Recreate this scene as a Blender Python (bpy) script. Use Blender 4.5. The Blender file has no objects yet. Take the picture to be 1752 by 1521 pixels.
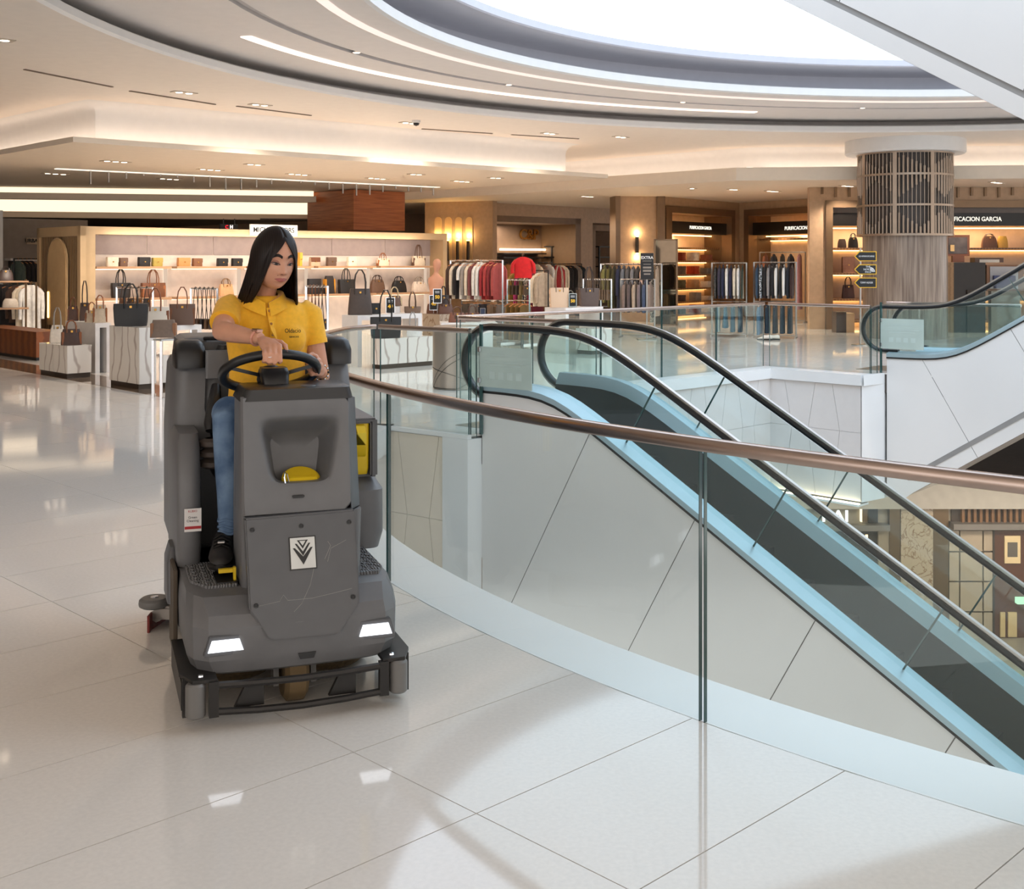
import bpy, bmesh, math, random
from math import sin, cos, pi, radians, sqrt, atan2
from mathutils import Vector, Matrix
random.seed(7)
scene = bpy.context.scene
COL = scene.collection
# ------------------------------------------------------------------ camera
FPX, HY, H = 2010.0, 450.0, 1.65          # focal length in pixels, horizon row, eye height (image 1752x1521)
cam_d = bpy.data.cameras.new('camera')
cam_d.sensor_width = 36.0
cam_d.lens = FPX / 1752 * 36.0
cam_d.shift_y = (HY - 760.5) / 1752
cam_d.clip_start = 0.05
cam_d.clip_end = 200
cam = bpy.data.objects.new('camera', cam_d)
cam.location = (0, 0, H)
cam.rotation_euler = (pi / 2, 0, 0)
COL.objects.link(cam)
scene.camera = cam
# ------------------------------------------------------------------ world, exposure
w = bpy.data.worlds.new('mall_surroundings')
scene.world = w
w.use_nodes = True
w.node_tree.nodes['Background'].inputs[0].default_value = (1.0, 0.97, 0.945, 1)
w.node_tree.nodes['Background'].inputs[1].default_value = 1.5
scene.view_settings.view_transform = 'Standard'
scene.view_settings.look = 'None'
scene.view_settings.gamma = 1.0
scene.view_settings.use_curve_mapping = False
scene.view_settings.exposure = 0.42
try:
    scene.cycles.use_light_tree = False
    scene.cycles.max_bounces = 6
    scene.cycles.diffuse_bounces = 3
    scene.cycles.glossy_bounces = 3
    scene.cycles.transparent_max_bounces = 14
    scene.cycles.caustics_reflective = False
    scene.cycles.caustics_refractive = False
except Exception:
    pass
DOME_LIGHT = 2.1                          # backlit skylight over the void
COVE = 6.0                                # warm cove tubes
SPOT = 1.3
WARM = (1.0, 0.86, 0.71)

def lamp(name, kind, loc, power, color=WARM, size=0.1, direction=(0, 0, -1), spot=100, size_y=None):
    d = bpy.data.lights.new(name, kind)
    d.energy = power
    d.color = color
    if kind == 'AREA':
        d.size = size
        if size_y:
            d.shape = 'RECTANGLE'
            d.size_y = size_y
    else:
        d.shadow_soft_size = size
    if kind == 'SPOT':
        d.spot_size = radians(spot)
        d.spot_blend = 0.6
    o = bpy.data.objects.new(name, d)
    o.location = loc
    o.rotation_euler = Vector(direction).to_track_quat('-Z', 'Y').to_euler()
    COL.objects.link(o)
    return o

# ------------------------------------------------------------------ geometry from the camera model
def P(px, py, d):
    "point at depth d along the view ray of a photo pixel"
    return Vector(((px - 876) / FPX * d, d, H + (HY - py) / FPX * d))
def F(px, py, z=0.0):
    "point at height z along the view ray of a photo pixel"
    return P(px, py, (H - z) * FPX / (py - HY))
TH = radians(44.1)                        # floor tile / shop grid
UB = Vector((cos(TH), sin(TH), 0)); UA = Vector((sin(TH), -cos(TH), 0))
PH = radians(50.5)                        # escalator grid
EA = Vector((sin(PH), -cos(PH), 0)); EB = Vector((cos(PH), sin(PH), 0))
def ES(s, t, z=0.0):
    "escalator grid: s along the run towards the camera, t across"
    return EA * s + EB * t + Vector((0, 0, z))
def onplane(px, py, n, c):
    r = P(px, py, 1.0) - Vector((0, 0, H))
    d = c / (r.x * n.x + r.y * n.y)
    return r * d + Vector((0, 0, H))

# ------------------------------------------------------------------ materials
def lin(c):
    r = []
    for v in c[:3]:
        v = v / 255.0
        r.append(v / 12.92 if v <= 0.04045 else ((v + 0.055) / 1.055) ** 2.4)
    return (*r, 1.0)
MATS = {}
def mat(name, rgb, rough=0.5, metal=0.0, spec=0.5, coat=0.0, emit=None, estr=0.0, var=0.06, vscale=6.0,
        kind='noise', bump=0.0, rgb2=None, stretch=(1, 1, 1), sheen=0.0, distortion=2.0, sharp=None):
    if name in MATS:
        return MATS[name]
    m = bpy.data.materials.new(name)
    m.use_nodes = True
    nt = m.node_tree
    b = nt.nodes['Principled BSDF']
    b.inputs['Roughness'].default_value = rough
    b.inputs['Metallic'].default_value = metal
    b.inputs['Specular IOR Level'].default_value = spec
    b.inputs['Coat Weight'].default_value = coat
    b.inputs['Coat Roughness'].default_value = 0.03
    b.inputs['Sheen Weight'].default_value = sheen
    base = lin(rgb)
    b.inputs['Base Color'].default_value = base
    tc = nt.nodes.new('ShaderNodeTexCoord')
    mp = nt.nodes.new('ShaderNodeMapping')
    mp.inputs['Scale'].default_value = stretch
    nt.links.new(tc.outputs['Object'], mp.inputs[0])
    if kind == 'wave':
        t = nt.nodes.new('ShaderNodeTexWave')
        t.inputs['Scale'].default_value = vscale
        t.inputs['Distortion'].default_value = distortion
        t.inputs['Detail'].default_value = 3
    else:
        t = nt.nodes.new('ShaderNodeTexNoise')
        t.inputs['Scale'].default_value = vscale
        t.inputs['Detail'].default_value = 4
        t.inputs['Distortion'].default_value = distortion if kind == 'marble' else 0.0
    nt.links.new(mp.outputs[0], t.inputs['Vector'])
    rp = nt.nodes.new('ShaderNodeValToRGB')
    if rgb2 is None:
        c1 = [max(0, v * (1 - var)) for v in base[:3]] + [1]
        c2 = [min(1, v * (1 + var)) for v in base[:3]] + [1]
        rp.color_ramp.elements[0].position = 0.3
        rp.color_ramp.elements[1].position = 0.7
    else:
        c1, c2 = base, lin(rgb2)
        lo, hi = sharp or (0.35, 0.65)
        rp.color_ramp.elements[0].position = lo
        rp.color_ramp.elements[1].position = hi
        if kind == 'marble':          # thin veins: ramp up and back down
            e = rp.color_ramp.elements.new(hi + (hi - lo))
            e.color = base
    rp.color_ramp.elements[0].color = c1
    rp.color_ramp.elements[1].color = c2
    nt.links.new(t.outputs[0], rp.inputs[0])
    nt.links.new(rp.outputs[0], b.inputs['Base Color'])
    if bump:
        bn = nt.nodes.new('ShaderNodeBump')
        bn.inputs['Strength'].default_value = bump
        bn.inputs['Distance'].default_value = 0.01
        nt.links.new(t.outputs[0], bn.inputs['Height'])
        nt.links.new(bn.outputs[0], b.inputs['Normal'])
    if emit:
        b.inputs['Emission Color'].default_value = lin(emit)
        b.inputs['Emission Strength'].default_value = estr
    MATS[name] = m
    return m
def glass(name, tint=(225, 240, 238), rough=0.0, ior=1.45, opacity=0.0, film=(200, 225, 222)):
    if name in MATS:
        return MATS[name]
    m = bpy.data.materials.new(name)
    m.use_nodes = True
    nt = m.node_tree
    nt.nodes.clear()
    out = nt.nodes.new('ShaderNodeOutputMaterial')
    tr = nt.nodes.new('ShaderNodeBsdfTransparent')
    tr.inputs[0].default_value = lin(tint)
    gl = nt.nodes.new('ShaderNodeBsdfGlossy')
    gl.inputs['Roughness'].default_value = rough
    lw = nt.nodes.new('ShaderNodeLayerWeight')
    lw.inputs['Blend'].default_value = 0.5
    pw = nt.nodes.new('ShaderNodeMath'); pw.operation = 'POWER'; pw.inputs[1].default_value = 4.0
    fr = nt.nodes.new('ShaderNodeMath'); fr.operation = 'MULTIPLY_ADD'
    fr.inputs[1].default_value = 0.9; fr.inputs[2].default_value = ior - 1.42
    nt.links.new(lw.outputs['Facing'], pw.inputs[0])
    nt.links.new(pw.outputs[0], fr.inputs[0])
    tc = nt.nodes.new('ShaderNodeTexCoord')
    nz = nt.nodes.new('ShaderNodeTexNoise')
    nz.inputs['Scale'].default_value = 3.0
    mr = nt.nodes.new('ShaderNodeMapRange')
    mr.inputs[1].default_value = 0.0; mr.inputs[2].default_value = 1.0
    mr.inputs[3].default_value = opacity * 0.8; mr.inputs[4].default_value = opacity * 1.2
    nt.links.new(tc.outputs['Object'], nz.inputs['Vector'])
    nt.links.new(nz.outputs[0], mr.inputs[0])
    df = nt.nodes.new('ShaderNodeBsdfDiffuse')
    df.inputs[0].default_value = lin(film)
    m0 = nt.nodes.new('ShaderNodeMixShader')
    nt.links.new(mr.outputs[0], m0.inputs[0])
    nt.links.new(tr.outputs[0], m0.inputs[1])
    nt.links.new(df.outputs[0], m0.inputs[2])
    mx = nt.nodes.new('ShaderNodeMixShader')
    nt.links.new(fr.outputs[0], mx.inputs[0])
    nt.links.new(m0.outputs[0], mx.inputs[1])
    nt.links.new(gl.outputs[0], mx.inputs[2])
    nt.links.new(mx.outputs[0], out.inputs[0])
    MATS[name] = m
    return m
def glow(name, rgb, strength):
    if name in MATS:
        return MATS[name]
    m = bpy.data.materials.new(name)
    m.use_nodes = True
    nt = m.node_tree
    nt.nodes.clear()
    out = nt.nodes.new('ShaderNodeOutputMaterial')
    e = nt.nodes.new('ShaderNodeEmission')
    e.inputs[0].default_value = lin(rgb)
    e.inputs[1].default_value = strength
    nt.links.new(e.outputs[0], out.inputs[0])
    if not any(k in name for k in ('skylight', 'cove', 'beam', 'shelf', 'uplight', 'slot')):
        try:
            m.cycles.emission_sampling = 'NONE'
        except Exception:
            pass
    MATS[name] = m
    return m

# ------------------------------------------------------------------ mesh building
class MB:
    def __init__(self):
        self.v = []; self.f = []
    def add(self, vs, fs):
        n = len(self.v)
        self.v += [Vector(p) for p in vs]
        self.f += [tuple(i + n for i in q) for q in fs]
        return self
    def box(self, c, size, rz=0.0, taper=1.0, R=None):
        "box by centre and size; taper scales the top; R an optional rotation matrix"
        x, y, z = (k / 2 for k in size)
        vs = []
        for sz, k in ((-1, 1.0), (1, taper)):
            for sx, sy in ((-1, -1), (1, -1), (1, 1), (-1, 1)):
                p = Vector((sx * x * k, sy * y * k, sz * z))
                if R is not None:
                    p = R @ p
                elif rz:
                    p = Vector((p.x * cos(rz) - p.y * sin(rz), p.x * sin(rz) + p.y * cos(rz), p.z))
                vs.append(p + Vector(c))
        return self.add(vs, [(3, 2, 1, 0), (4, 5, 6, 7), (0, 1, 5, 4), (1, 2, 6, 5), (2, 3, 7, 6), (3, 0, 4, 7)])
    def bar(self, p, q, w, h, up=(0, 0, 1)):
        "rectangular bar from p to q"
        p, q = Vector(p), Vector(q)
        d = (q - p).normalized()
        s = d.cross(Vector(up))
        if s.length < 1e-5:
            s = d.cross(Vector((0, 1, 0)))
        s.normalize()
        u = s.cross(d)
        vs = [e + s * (i * w / 2) + u * (j * h / 2) for e in (p, q) for i, j in ((-1, -1), (1, -1), (1, 1), (-1, 1))]
        return self.add(vs, [(3, 2, 1, 0), (4, 5, 6, 7), (0, 1, 5, 4), (1, 2, 6, 5), (2, 3, 7, 6), (3, 0, 4, 7)])
    def prism(self, poly, z0, z1):
        n = len(poly)
        vs = [(p[0], p[1], z0) for p in poly] + [(p[0], p[1], z1) for p in poly]
        fs = [tuple(reversed(range(n))), tuple(range(n, 2 * n))]
        fs += [(i, (i + 1) % n, n + (i + 1) % n, n + i) for i in range(n)]
        return self.add(vs, fs)
    def extrude(self, poly, off):
        "closed 3d polygon pushed along off"
        n = len(poly)
        vs = [Vector(p) for p in poly] + [Vector(p) + Vector(off) for p in poly]
        fs = [tuple(reversed(range(n))), tuple(range(n, 2 * n))]
        fs += [(i, (i + 1) % n, n + (i + 1) % n, n + i) for i in range(n)]
        return self.add(vs, fs)
    def loft(self, rings, cap=True, closed=True):
        "rings: equal-length lists of points"
        n = len(rings[0])
        vs = [p for r in rings for p in r]
        fs = []
        for i in range(len(rings) - 1):
            for j in range(n if closed else n - 1):
                k = (j + 1) % n
                fs.append((i * n + j, i * n + k, (i + 1) * n + k, (i + 1) * n + j))
        if cap and closed:
            fs.append(tuple(reversed(range(n))))
            m = (len(rings) - 1) * n
            fs.append(tuple(range(m, m + n)))
        return self.add(vs, fs)
    def tube(self, path, r, n=8, cap=True, up=None):
        path = [Vector(p) for p in path]
        rs = r if isinstance(r, (list, tuple)) else [r] * len(path)
        rings = []
        ref = None
        for i, p in enumerate(path):
            d = (path[min(i + 1, len(path) - 1)] - path[max(i - 1, 0)]).normalized()
            if ref is None:
                ref = Vector((0, 0, 1)) if abs(d.z) < 0.9 else Vector((1, 0, 0))
            s = d.cross(ref).normalized()
            u = s.cross(d).normalized()
            ref = u
            rings.append([p + (s * cos(2 * pi * k / n) + u * sin(2 * pi * k / n)) * rs[i] for k in range(n)])
        return self.loft(rings, cap)
    def sweep(self, path, prof, cap=True, closed_path=False):
        "prof: list of (side, up) offsets; path mostly horizontal or in a vertical plane"
        path = [Vector(p) for p in path]
        rings = []
        m = len(path)
        for i, p in enumerate(path):
            if closed_path:
                d = (path[(i + 1) % m] - path[(i - 1) % m]).normalized()
            else:
                d = (path[min(i + 1, m - 1)] - path[max(i - 1, 0)]).normalized()
            s = d.cross(Vector((0, 0, 1)))
            if s.length < 1e-4:
                s = getattr(self, 'side', Vector((1, 0, 0)))
            s.normalize()
            if hasattr(self, 'fix_side'):
                s = self.fix_side
            u = s.cross(d).normalized()
            rings.append([p + s * a + u * c for a, c in prof])
        if closed_path:
            rings.append(rings[0]); cap = False
        return self.loft(rings, cap)
    def lathe(self, prof, c=(0, 0, 0), n=24, a0=0.0, a1=2 * pi, axis=None):
        c = Vector(c)
        full = abs(a1 - a0 - 2 * pi) < 1e-6
        k = n if full else n + 1
        rings = []
        for r, z in prof:
            ring = []
            for i in range(k):
                a = a0 + (a1 - a0) * i / n
                q = Vector((r * cos(a), r * sin(a), z))
                if axis is not None:
                    q = axis @ q
                ring.append(q + c)
            rings.append(ring)
        return self.loft(rings, cap=False, closed=full)
    def disc(self, c, r, n=20, R=None, z=0.0, ry=None):
        ry = ry or r
        vs = []
        for i in range(n):
            q = Vector((r * cos(2 * pi * i / n), ry * sin(2 * pi * i / n), z))
            vs.append((R @ q if R is not None else q) + Vector(c))
        return self.add(vs, [tuple(range(n))])
    def ball(self, c, r, n=12, m=8):
        rx, ry, rz = r if isinstance(r, (tuple, list)) else (r, r, r)
        rings = []
        for i in range(m + 1):
            ph = -pi / 2 + pi * i / m
            k = max(cos(ph), 0.01)
            rings.append([Vector((rx * k * cos(2 * pi * j / n), ry * k * sin(2 * pi * j / n), rz * sin(ph))) + Vector(c) for j in range(n)])
        return self.loft(rings)
    def xform(self, M):
        self.v = [M @ p for p in self.v]
        return self
    def mesh(self, name, smooth=False, bevel=0.0):
        me = bpy.data.meshes.new(name)
        me.from_pydata([tuple(p) for p in self.v], [], self.f)
        me.validate()
        bm = bmesh.new(); bm.from_mesh(me)
        bmesh.ops.recalc_face_normals(bm, faces=bm.faces)
        if bevel:
            ed = [e for e in bm.edges if len(e.link_faces) == 2 and e.calc_face_angle(0) > 0.6]
            bmesh.ops.bevel(bm, geom=ed, offset=bevel, segments=2, affect='EDGES', clamp_overlap=True)
        bm.to_mesh(me); bm.free()
        if smooth:
            for p in me.polygons:
                p.use_smooth = True
            try:
                me.set_sharp_from_angle(angle=radians(smooth if smooth > 1 else 45))
            except Exception:
                pass
        return me

def link(name, me, m, parent=None, loc=None):
    o = bpy.data.objects.new(name, me)
    COL.objects.link(o)
    if m is not None and not me.materials:
        me.materials.append(m)
    if parent is not None:
        o.parent = parent
    if loc is not None:
        o.location = loc
    return o
def obj(name, mb, m, parent=None, smooth=False, bevel=0.0, label=None, cat=None, group=None, kind=None):
    o = link(name, mb.mesh(name, smooth, bevel), m, parent)
    return tag(o, label, cat, group, kind)
def tag(o, label=None, cat=None, group=None, kind=None):
    if label: o['label'] = label
    if cat: o['category'] = cat
    if group: o['group'] = group
    if kind: o['kind'] = kind
    return o
def struct(name, mb, m, label=None, cat=None, **k):
    o = obj(name, mb, m, kind='structure', **k)
    return tag(o, label, cat)
def thing(name, label, cat, loc=(0, 0, 0), rz=0.0, group=None):
    o = bpy.data.objects.new(name, None)
    o.empty_display_size = 0.1
    COL.objects.link(o)
    o.location = loc
    o.rotation_euler = (0, 0, rz)
    return tag(o, label, cat, group)
def copy_tree(o, parent=None):
    c = o.copy(); COL.objects.link(c)
    c.parent = parent
    for ch in list(o.children):
        copy_tree(ch, c)
    return c
ORD = ['first', 'second', 'third', 'fourth', 'fifth', 'sixth', 'seventh', 'eighth', 'ninth', 'tenth', 'eleventh', 'twelfth',
       'thirteenth', 'fourteenth', 'fifteenth', 'sixteenth', 'seventeenth', 'eighteenth', 'nineteenth', 'twentieth']
def text_mesh(name, body, size, m, parent, M, depth=0.004, sx=1.0, align='CENTER', bold=0.0):
    cu = bpy.data.curves.new(name, 'FONT')
    cu.body = body
    cu.size = size
    cu.align_x = align
    cu.align_y = 'CENTER'
    cu.extrude = depth
    cu.offset = bold
    cu.resolution_u = 3
    o = bpy.data.objects.new(name, cu)
    COL.objects.link(o)
    dg = bpy.context.evaluated_depsgraph_get()
    me = bpy.data.meshes.new_from_object(o.evaluated_get(dg))
    bpy.data.objects.remove(o)
    me.transform(M @ Matrix.Diagonal((sx, 1, 1, 1)))
    me.materials.clear()
    return link(name, me, m, parent)
def frame3(origin, xdir, up=(0, 0, 1)):
    "matrix whose local x runs along xdir, local y along up, local z towards the viewer side"
    x = Vector(xdir).normalized(); y = Vector(up).normalized()
    z = x.cross(y)
    M = Matrix((x, y, z)).transposed().to_4x4()
    M.translation = Vector(origin)
    return M
# ================================================================== common materials
white_paint = mat('white_paint', (226, 222, 218), 0.45, var=0.02)
cool_white = mat('white_lacquer', (242, 243, 243), 0.22, var=0.015, vscale=2)
warm_paint = mat('warm_ceiling_paint', (238, 226, 213), 0.6, var=0.02)
ring_paint = mat('ring_ceiling_paint', (228, 221, 216), 0.5, var=0.02)
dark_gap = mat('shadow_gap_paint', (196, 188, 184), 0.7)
tile_mat = mat('polished_porcelain_tile', (236, 231, 225), 0.06, spec=0.5, var=0.035, vscale=60)
grout = mat('dark_grout', (90, 84, 80), 0.8)
chrome = mat('chrome', (215, 215, 218), 0.12, 1.0, var=0.02)
steel = mat('brushed_steel', (176, 170, 164), 0.3, 1.0, var=0.05, stretch=(1, 1, 30))
rail_steel = mat('satin_rail_steel', (182, 164, 154), 0.26, 1.0, var=0.05)
black_rubber = mat('black_rubber', (22, 22, 24), 0.35, var=0.1)
black_metal = mat('black_metal', (26, 24, 23), 0.4, var=0.1)
pane_glass = glass('balustrade_glass', (249, 253, 252), opacity=0.01)
edge_glass = mat('green_glass_edge', (38, 74, 72), 0.1, spec=0.8)
cove_light = glow('warm_cove_light', (255, 236, 218), COVE)
white_strip = glow('white_light_strip', (255, 226, 205), 1.5)
downlight = glow('downlight_lens', (255, 232, 205), 6.0)

class PL:
    "vertical plane through o along x; n points to the viewer"
    def __init__(self, o, x):
        self.o = Vector((o[0], o[1], 0)); x = Vector((x[0], x[1], 0)).normalized()
        n = Vector((x.y, -x.x, 0))
        if n.dot(self.o) > 0:
            n = -n
        self.x, self.n = x, n
        self.c = self.o.dot(n)
    def pt(self, px, py, out=0.0):
        return onplane(px, py, self.n, self.c + out)
    def uz(self, px, py, out=0.0):
        p = self.pt(px, py, out)
        return (p - self.o).dot(self.x), p.z
    def w(self, u, z, out=0.0):
        return self.o + self.x * u + self.n * out + Vector((0, 0, z))
    def box(self, mb, u0, u1, z0, z1, n0, n1):
        vs = [self.w(u, z, n) for n in (n0, n1) for u, z in ((u0, z0), (u1, z0), (u1, z1), (u0, z1))]
        return mb.add(vs, [(3, 2, 1, 0), (4, 5, 6, 7), (0, 1, 5, 4), (1, 2, 6, 5), (2, 3, 7, 6), (3, 0, 4, 7)])
    def rect(self, mb, x0, y0, x1, y1, n0, n1):
        "box whose front face (at n1) covers the pixel rectangle, measured on its middle row / column"
        xm, ym = (x0 + x1) / 2, (y0 + y1) / 2
        u0, u1 = self.uz(x0, ym, n1)[0], self.uz(x1, ym, n1)[0]
        z0, z1 = self.uz(xm, y1, n1)[1], self.uz(xm, y0, n1)[1]
        return self.box(mb, u0, u1, z0, z1, n0, n1)
    def frame(self, px, py, out=0.0):
        x = self.x if self.x.cross(Vector((0, 0, 1))).dot(self.n) > 0 else -self.x
        return frame3(self.pt(px, py, out), x)

# ================================================================== the void in the floor
CV = Vector((7.35, 10.37, 0)); RV = 9.07
C1 = F(642, 724.6); C2 = F(803.8, 743.5); E0 = F(834, 740)
FL = ES(-9.52, 10.46); FLE = ES(-7.43, 10.47)
VV = F(1308.9, 625.8); RR = F(1489.6, 639.2); R2 = ES(-6.91, 17.19)
a_start = atan2((C1 - CV).y, (C1 - CV).x)
a_end = radians(350)
def arc(r, a0, a1, n, z=0.0, c=CV):
    return [Vector((c.x + r * cos(a0 + (a1 - a0) * i / n), c.y + r * sin(a0 + (a1 - a0) * i / n), z)) for i in range(n + 1)]
edge_arc = arc(RV, a_start, a_end, 60)
QR = ES(3.2, 17.19)
void = [C2, C1] + edge_arc[1:] + [QR, R2, RR, VV, FL, FLE, E0]
void2 = [Vector((p.x, p.y)) for p in void]
def in_void(x, y):
    c = False
    n = len(void2)
    for i in range(n):
        p, q = void2[i], void2[i - 1]
        if (p.y > y) != (q.y > y) and x < (q.x - p.x) * (y - p.y) / (q.y - p.y) + p.x:
            c = not c
    return c
from mathutils.geometry import delaunay_2d_cdt
def minus_void(cell):
    "triangles of a convex cell outside the void"
    vs = [Vector((p[0], p[1])) for p in cell] + void2
    n = len(cell)
    es = [(i, (i + 1) % n) for i in range(n)] + [(n + i, n + (i + 1) % len(void2)) for i in range(len(void2))]
    ov, oe, of, *_ = delaunay_2d_cdt(vs, es, [], 0, 1e-5)
    out = []
    for t in of:
        c = sum((ov[i] for i in t), Vector((0, 0))) / 3
        inside = all((Vector(cell[(i + 1) % n][:2]) - Vector(cell[i][:2])).cross(c - Vector(cell[i][:2])) > 0 for i in range(n))
        if inside and not in_void(c.x, c.y):
            out.append([ov[i] for i in t])
    return out
def slab_from_tris(mb, tris, z0, z1):
    edges = {}
    for t in tris:
        k = [(round(p.x, 5), round(p.y, 5)) for p in t]
        mb.add([(p[0], p[1], z1) for p in k], [(0, 1, 2)])
        mb.add([(p[0], p[1], z0) for p in k], [(2, 1, 0)])
        for i in range(3):
            e = (k[i], k[(i + 1) % 3])
            if (e[1], e[0]) in edges:
                del edges[(e[1], e[0])]
            else:
                edges[e] = 1
    for p, q in edges:
        mb.add([(p[0], p[1], z0), (q[0], q[1], z0), (q[0], q[1], z1), (p[0], p[1], z1)], [(0, 1, 2, 3)])
    return mb
big = [(-24, -4), (22, -4), (22, 46), (-24, 46)]
floor = struct('floor', slab_from_tris(MB(), minus_void(big), -0.3, -0.022), grout,
               'polished beige tiled mall floor around the open void', 'floor')
# tiles: long side along UB 1.312, short side 0.6145 across
TL, TW, TC = 1.312, 0.6145, 2.374
VB = Vector((-UB.y, UB.x, 0))
tile_me = MB().box((0, 0, -0.011), (TL - 0.004, TW - 0.004, 0.022)).mesh('tile')
full, cut = [], []
for i in range(-26, 36):
    for j in range(-30, 60):
        u0 = TC + i * TL; v0 = 3.218 + j * TW
        cs = [UB * u + VB * v for u, v in ((u0, v0), (u0 + TL, v0), (u0 + TL, v0 + TW), (u0, v0 + TW))]
        c = sum(cs, Vector()) / 4
        if not (-21 < c.x < 19 and -3 < c.y < 44):
            continue
        ins = [in_void(p.x, p.y) for p in cs]
        if c.y > 0.3:
            d = max(c.y, 0.3)
            vis = abs(c.x / d) < 0.50 and FPX * H / d < 1200
        else:
            vis = False
        near = any((p - CV).length < RV + 1e-3 for p in cs) or any(ins) or any(
            (c - q).length < 1.2 for q in (C1, C2, E0, FL, FLE, VV, RR, R2))
        if all(ins):
            continue
        if any(ins) or (near and c.y < 22):
            cut.append((d if c.y > 0.3 else 99, vis, cs, c))
        else:
            full.append((d if c.y > 0.3 else 99, vis, cs, c))
full.sort(key=lambda k: (not k[1], k[0]))
cut.sort(key=lambda k: (not k[1], k[0]))
rest = MB()
g2 = 0.002
for k, (d, vis, cs, c) in enumerate(full):
    if vis and k < 230:
        o = link('tile', tile_me, tile_mat, floor, c)
        o.rotation_euler = (0, 0, TH)
    else:
        rest.box((c.x, c.y, -0.011), (TL - 0.004, TW - 0.004, 0.022), rz=TH)
for k, (d, vis, cs, c) in enumerate(cut):
    q = [p + (UB * (1 if (p - c).dot(UB) < 0 else -1) + VB * (1 if (p - c).dot(VB) < 0 else -1)) * g2 for p in cs]
    tr = minus_void(q)
    if not tr:
        continue
    if vis and k < 70:
        obj('tile', slab_from_tris(MB(), tr, -0.022, 0.0), tile_mat, floor)
    else:
        slab_from_tris(rest, tr, -0.022, 0.0)
obj('far_tiles', rest, tile_mat, floor, kind='stuff')
# darker marble border of the shop carpet line
brown_marble = mat('brown_marble_border', (122, 100, 84), 0.06, coat=0.6, kind='marble', rgb2=(168, 146, 124), vscale=3, distortion=3)
bm_ = MB().prism([F(-60, 618)[:2], F(68, 641)[:2], F(300, 684)[:2], F(300, 664)[:2], F(70, 626)[:2], F(-60, 604)[:2]], 0.0, 0.003)
struct('trim_1', bm_, brown_marble, 'dark brown marble border strip in the floor by the handbag displays', 'border')

# ---- white ledge and slab edge
def ring_sector(mb, r0, r1, a0, a1, n, z0, z1):
    A, B = arc(r0, a0, a1, n), arc(r1, a0, a1, n)
    rings = [[Vector((p.x, p.y, z0)), Vector((q.x, q.y, z0)), Vector((q.x, q.y, z1)), Vector((p.x, p.y, z1))] for p, q in zip(A, B)]
    return mb.loft(rings)
struct('trim_2', ring_sector(MB(), RV - 0.006, RV - 0.36, a_start, a_end, 90, -0.26, 0.0), cool_white,
       'white curved ledge outside the near glass balustrade', 'ledge', smooth=40)
def off_quad(p, q, d, ext=(0, 0)):
    "strip along pq, d wide towards the void"
    x = (q - p).normalized()
    n = Vector((-x.y, x.x, 0))
    m = (p + q) / 2 + n * 0.2
    if not in_void(m.x, m.y):
        n = -n
    p, q = p - x * ext[0], q + x * ext[1]
    return [p, q, q + n * d, p + n * d], x, n
for k, (p, q, d, e, lab) in enumerate(((FL, VV, 0.32, (0.0, -0.32), 'white ledge along the receding far edge of the void'),
                                    (VV, RR, 0.32, (0, 0.02), 'white ledge of the far right void edge below the shops'),
                                    (C2, C1, 0.06, (0.02, 0.0), 'white ledge under the escalator landing glass'))):
    qd, x, n = off_quad(p, q, d, e)
    struct('trim_%d' % (3 + k), MB().prism([v[:2] for v in qd], -0.16 if k < 2 else -0.04, 0.0), cool_white, lab, 'ledge')
# fascias with slanted panels
fascia_mat = mat('fascia_panel_white', (229, 226, 224), 0.3, var=0.02)
joint_mat = mat('fascia_joint', (196, 194, 194), 0.6)
FZ = -1.88
def fascia(name, p, q, setback, label, cream=None, ext=(0, 0), zt=-0.16):
    qd, x, n = off_quad(p, q, setback, ext)
    a, b_ = qd[3], qd[2]
    L = (b_ - a).length
    core = MB().extrude([a + Vector((0, 0, zt)), b_ + Vector((0, 0, zt)), b_ + Vector((0, 0, FZ)), a + Vector((0, 0, FZ))], -n * 0.12)
    o = struct(name, core, joint_mat, label, 'wall')
    zm = -0.86; step = 0.42; k = 0
    m = cream or fascia_mat
    N = max(2, round(L / step)); step = L / N
    sl = step * 0.30
    for i in range(N):
        sgn = 1 if i % 2 == 0 else -1
        for (z0, z1, flip) in ((zt - 0.01, zm, 1), (zm - 0.004, FZ + 0.01, -1)):
            u0, u1 = i * step, (i + 1) * step
            t0 = 0 if i == 0 else sl * sgn * flip * 0.5
            t1 = 0 if i == N - 1 else -sl * sgn * flip * 0.5
            g = 0.003
            pts = [a + x * (u0 + t0 + g) + Vector((0, 0, z0)), a + x * (u1 + t1 - g) + Vector((0, 0, z0)),
                   a + x * (u1 - t1 - g) + Vector((0, 0, z1)), a + x * (u0 - t0 + g) + Vector((0, 0, z1))]
            obj('panel', MB().extrude(pts, n * 0.012), m, o)
    return o
fascia('wall_void_left', FL, VV, 0.27, 'white slanted panel fascia receding along the far side of the void', ext=(0, -0.25))
fascia('wall_void_right', VV, RR, 0.27, 'white slanted panel fascia under the far right balustrade', ext=(-0.2, 0.0))
fascia('wall_void_landing', C2, C1, 0.03, 'cream slanted panel fascia under the escalator landing glass',
       mat('fascia_panel_cream', (240, 226, 206), 0.3, var=0.02), zt=-0.04)
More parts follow.
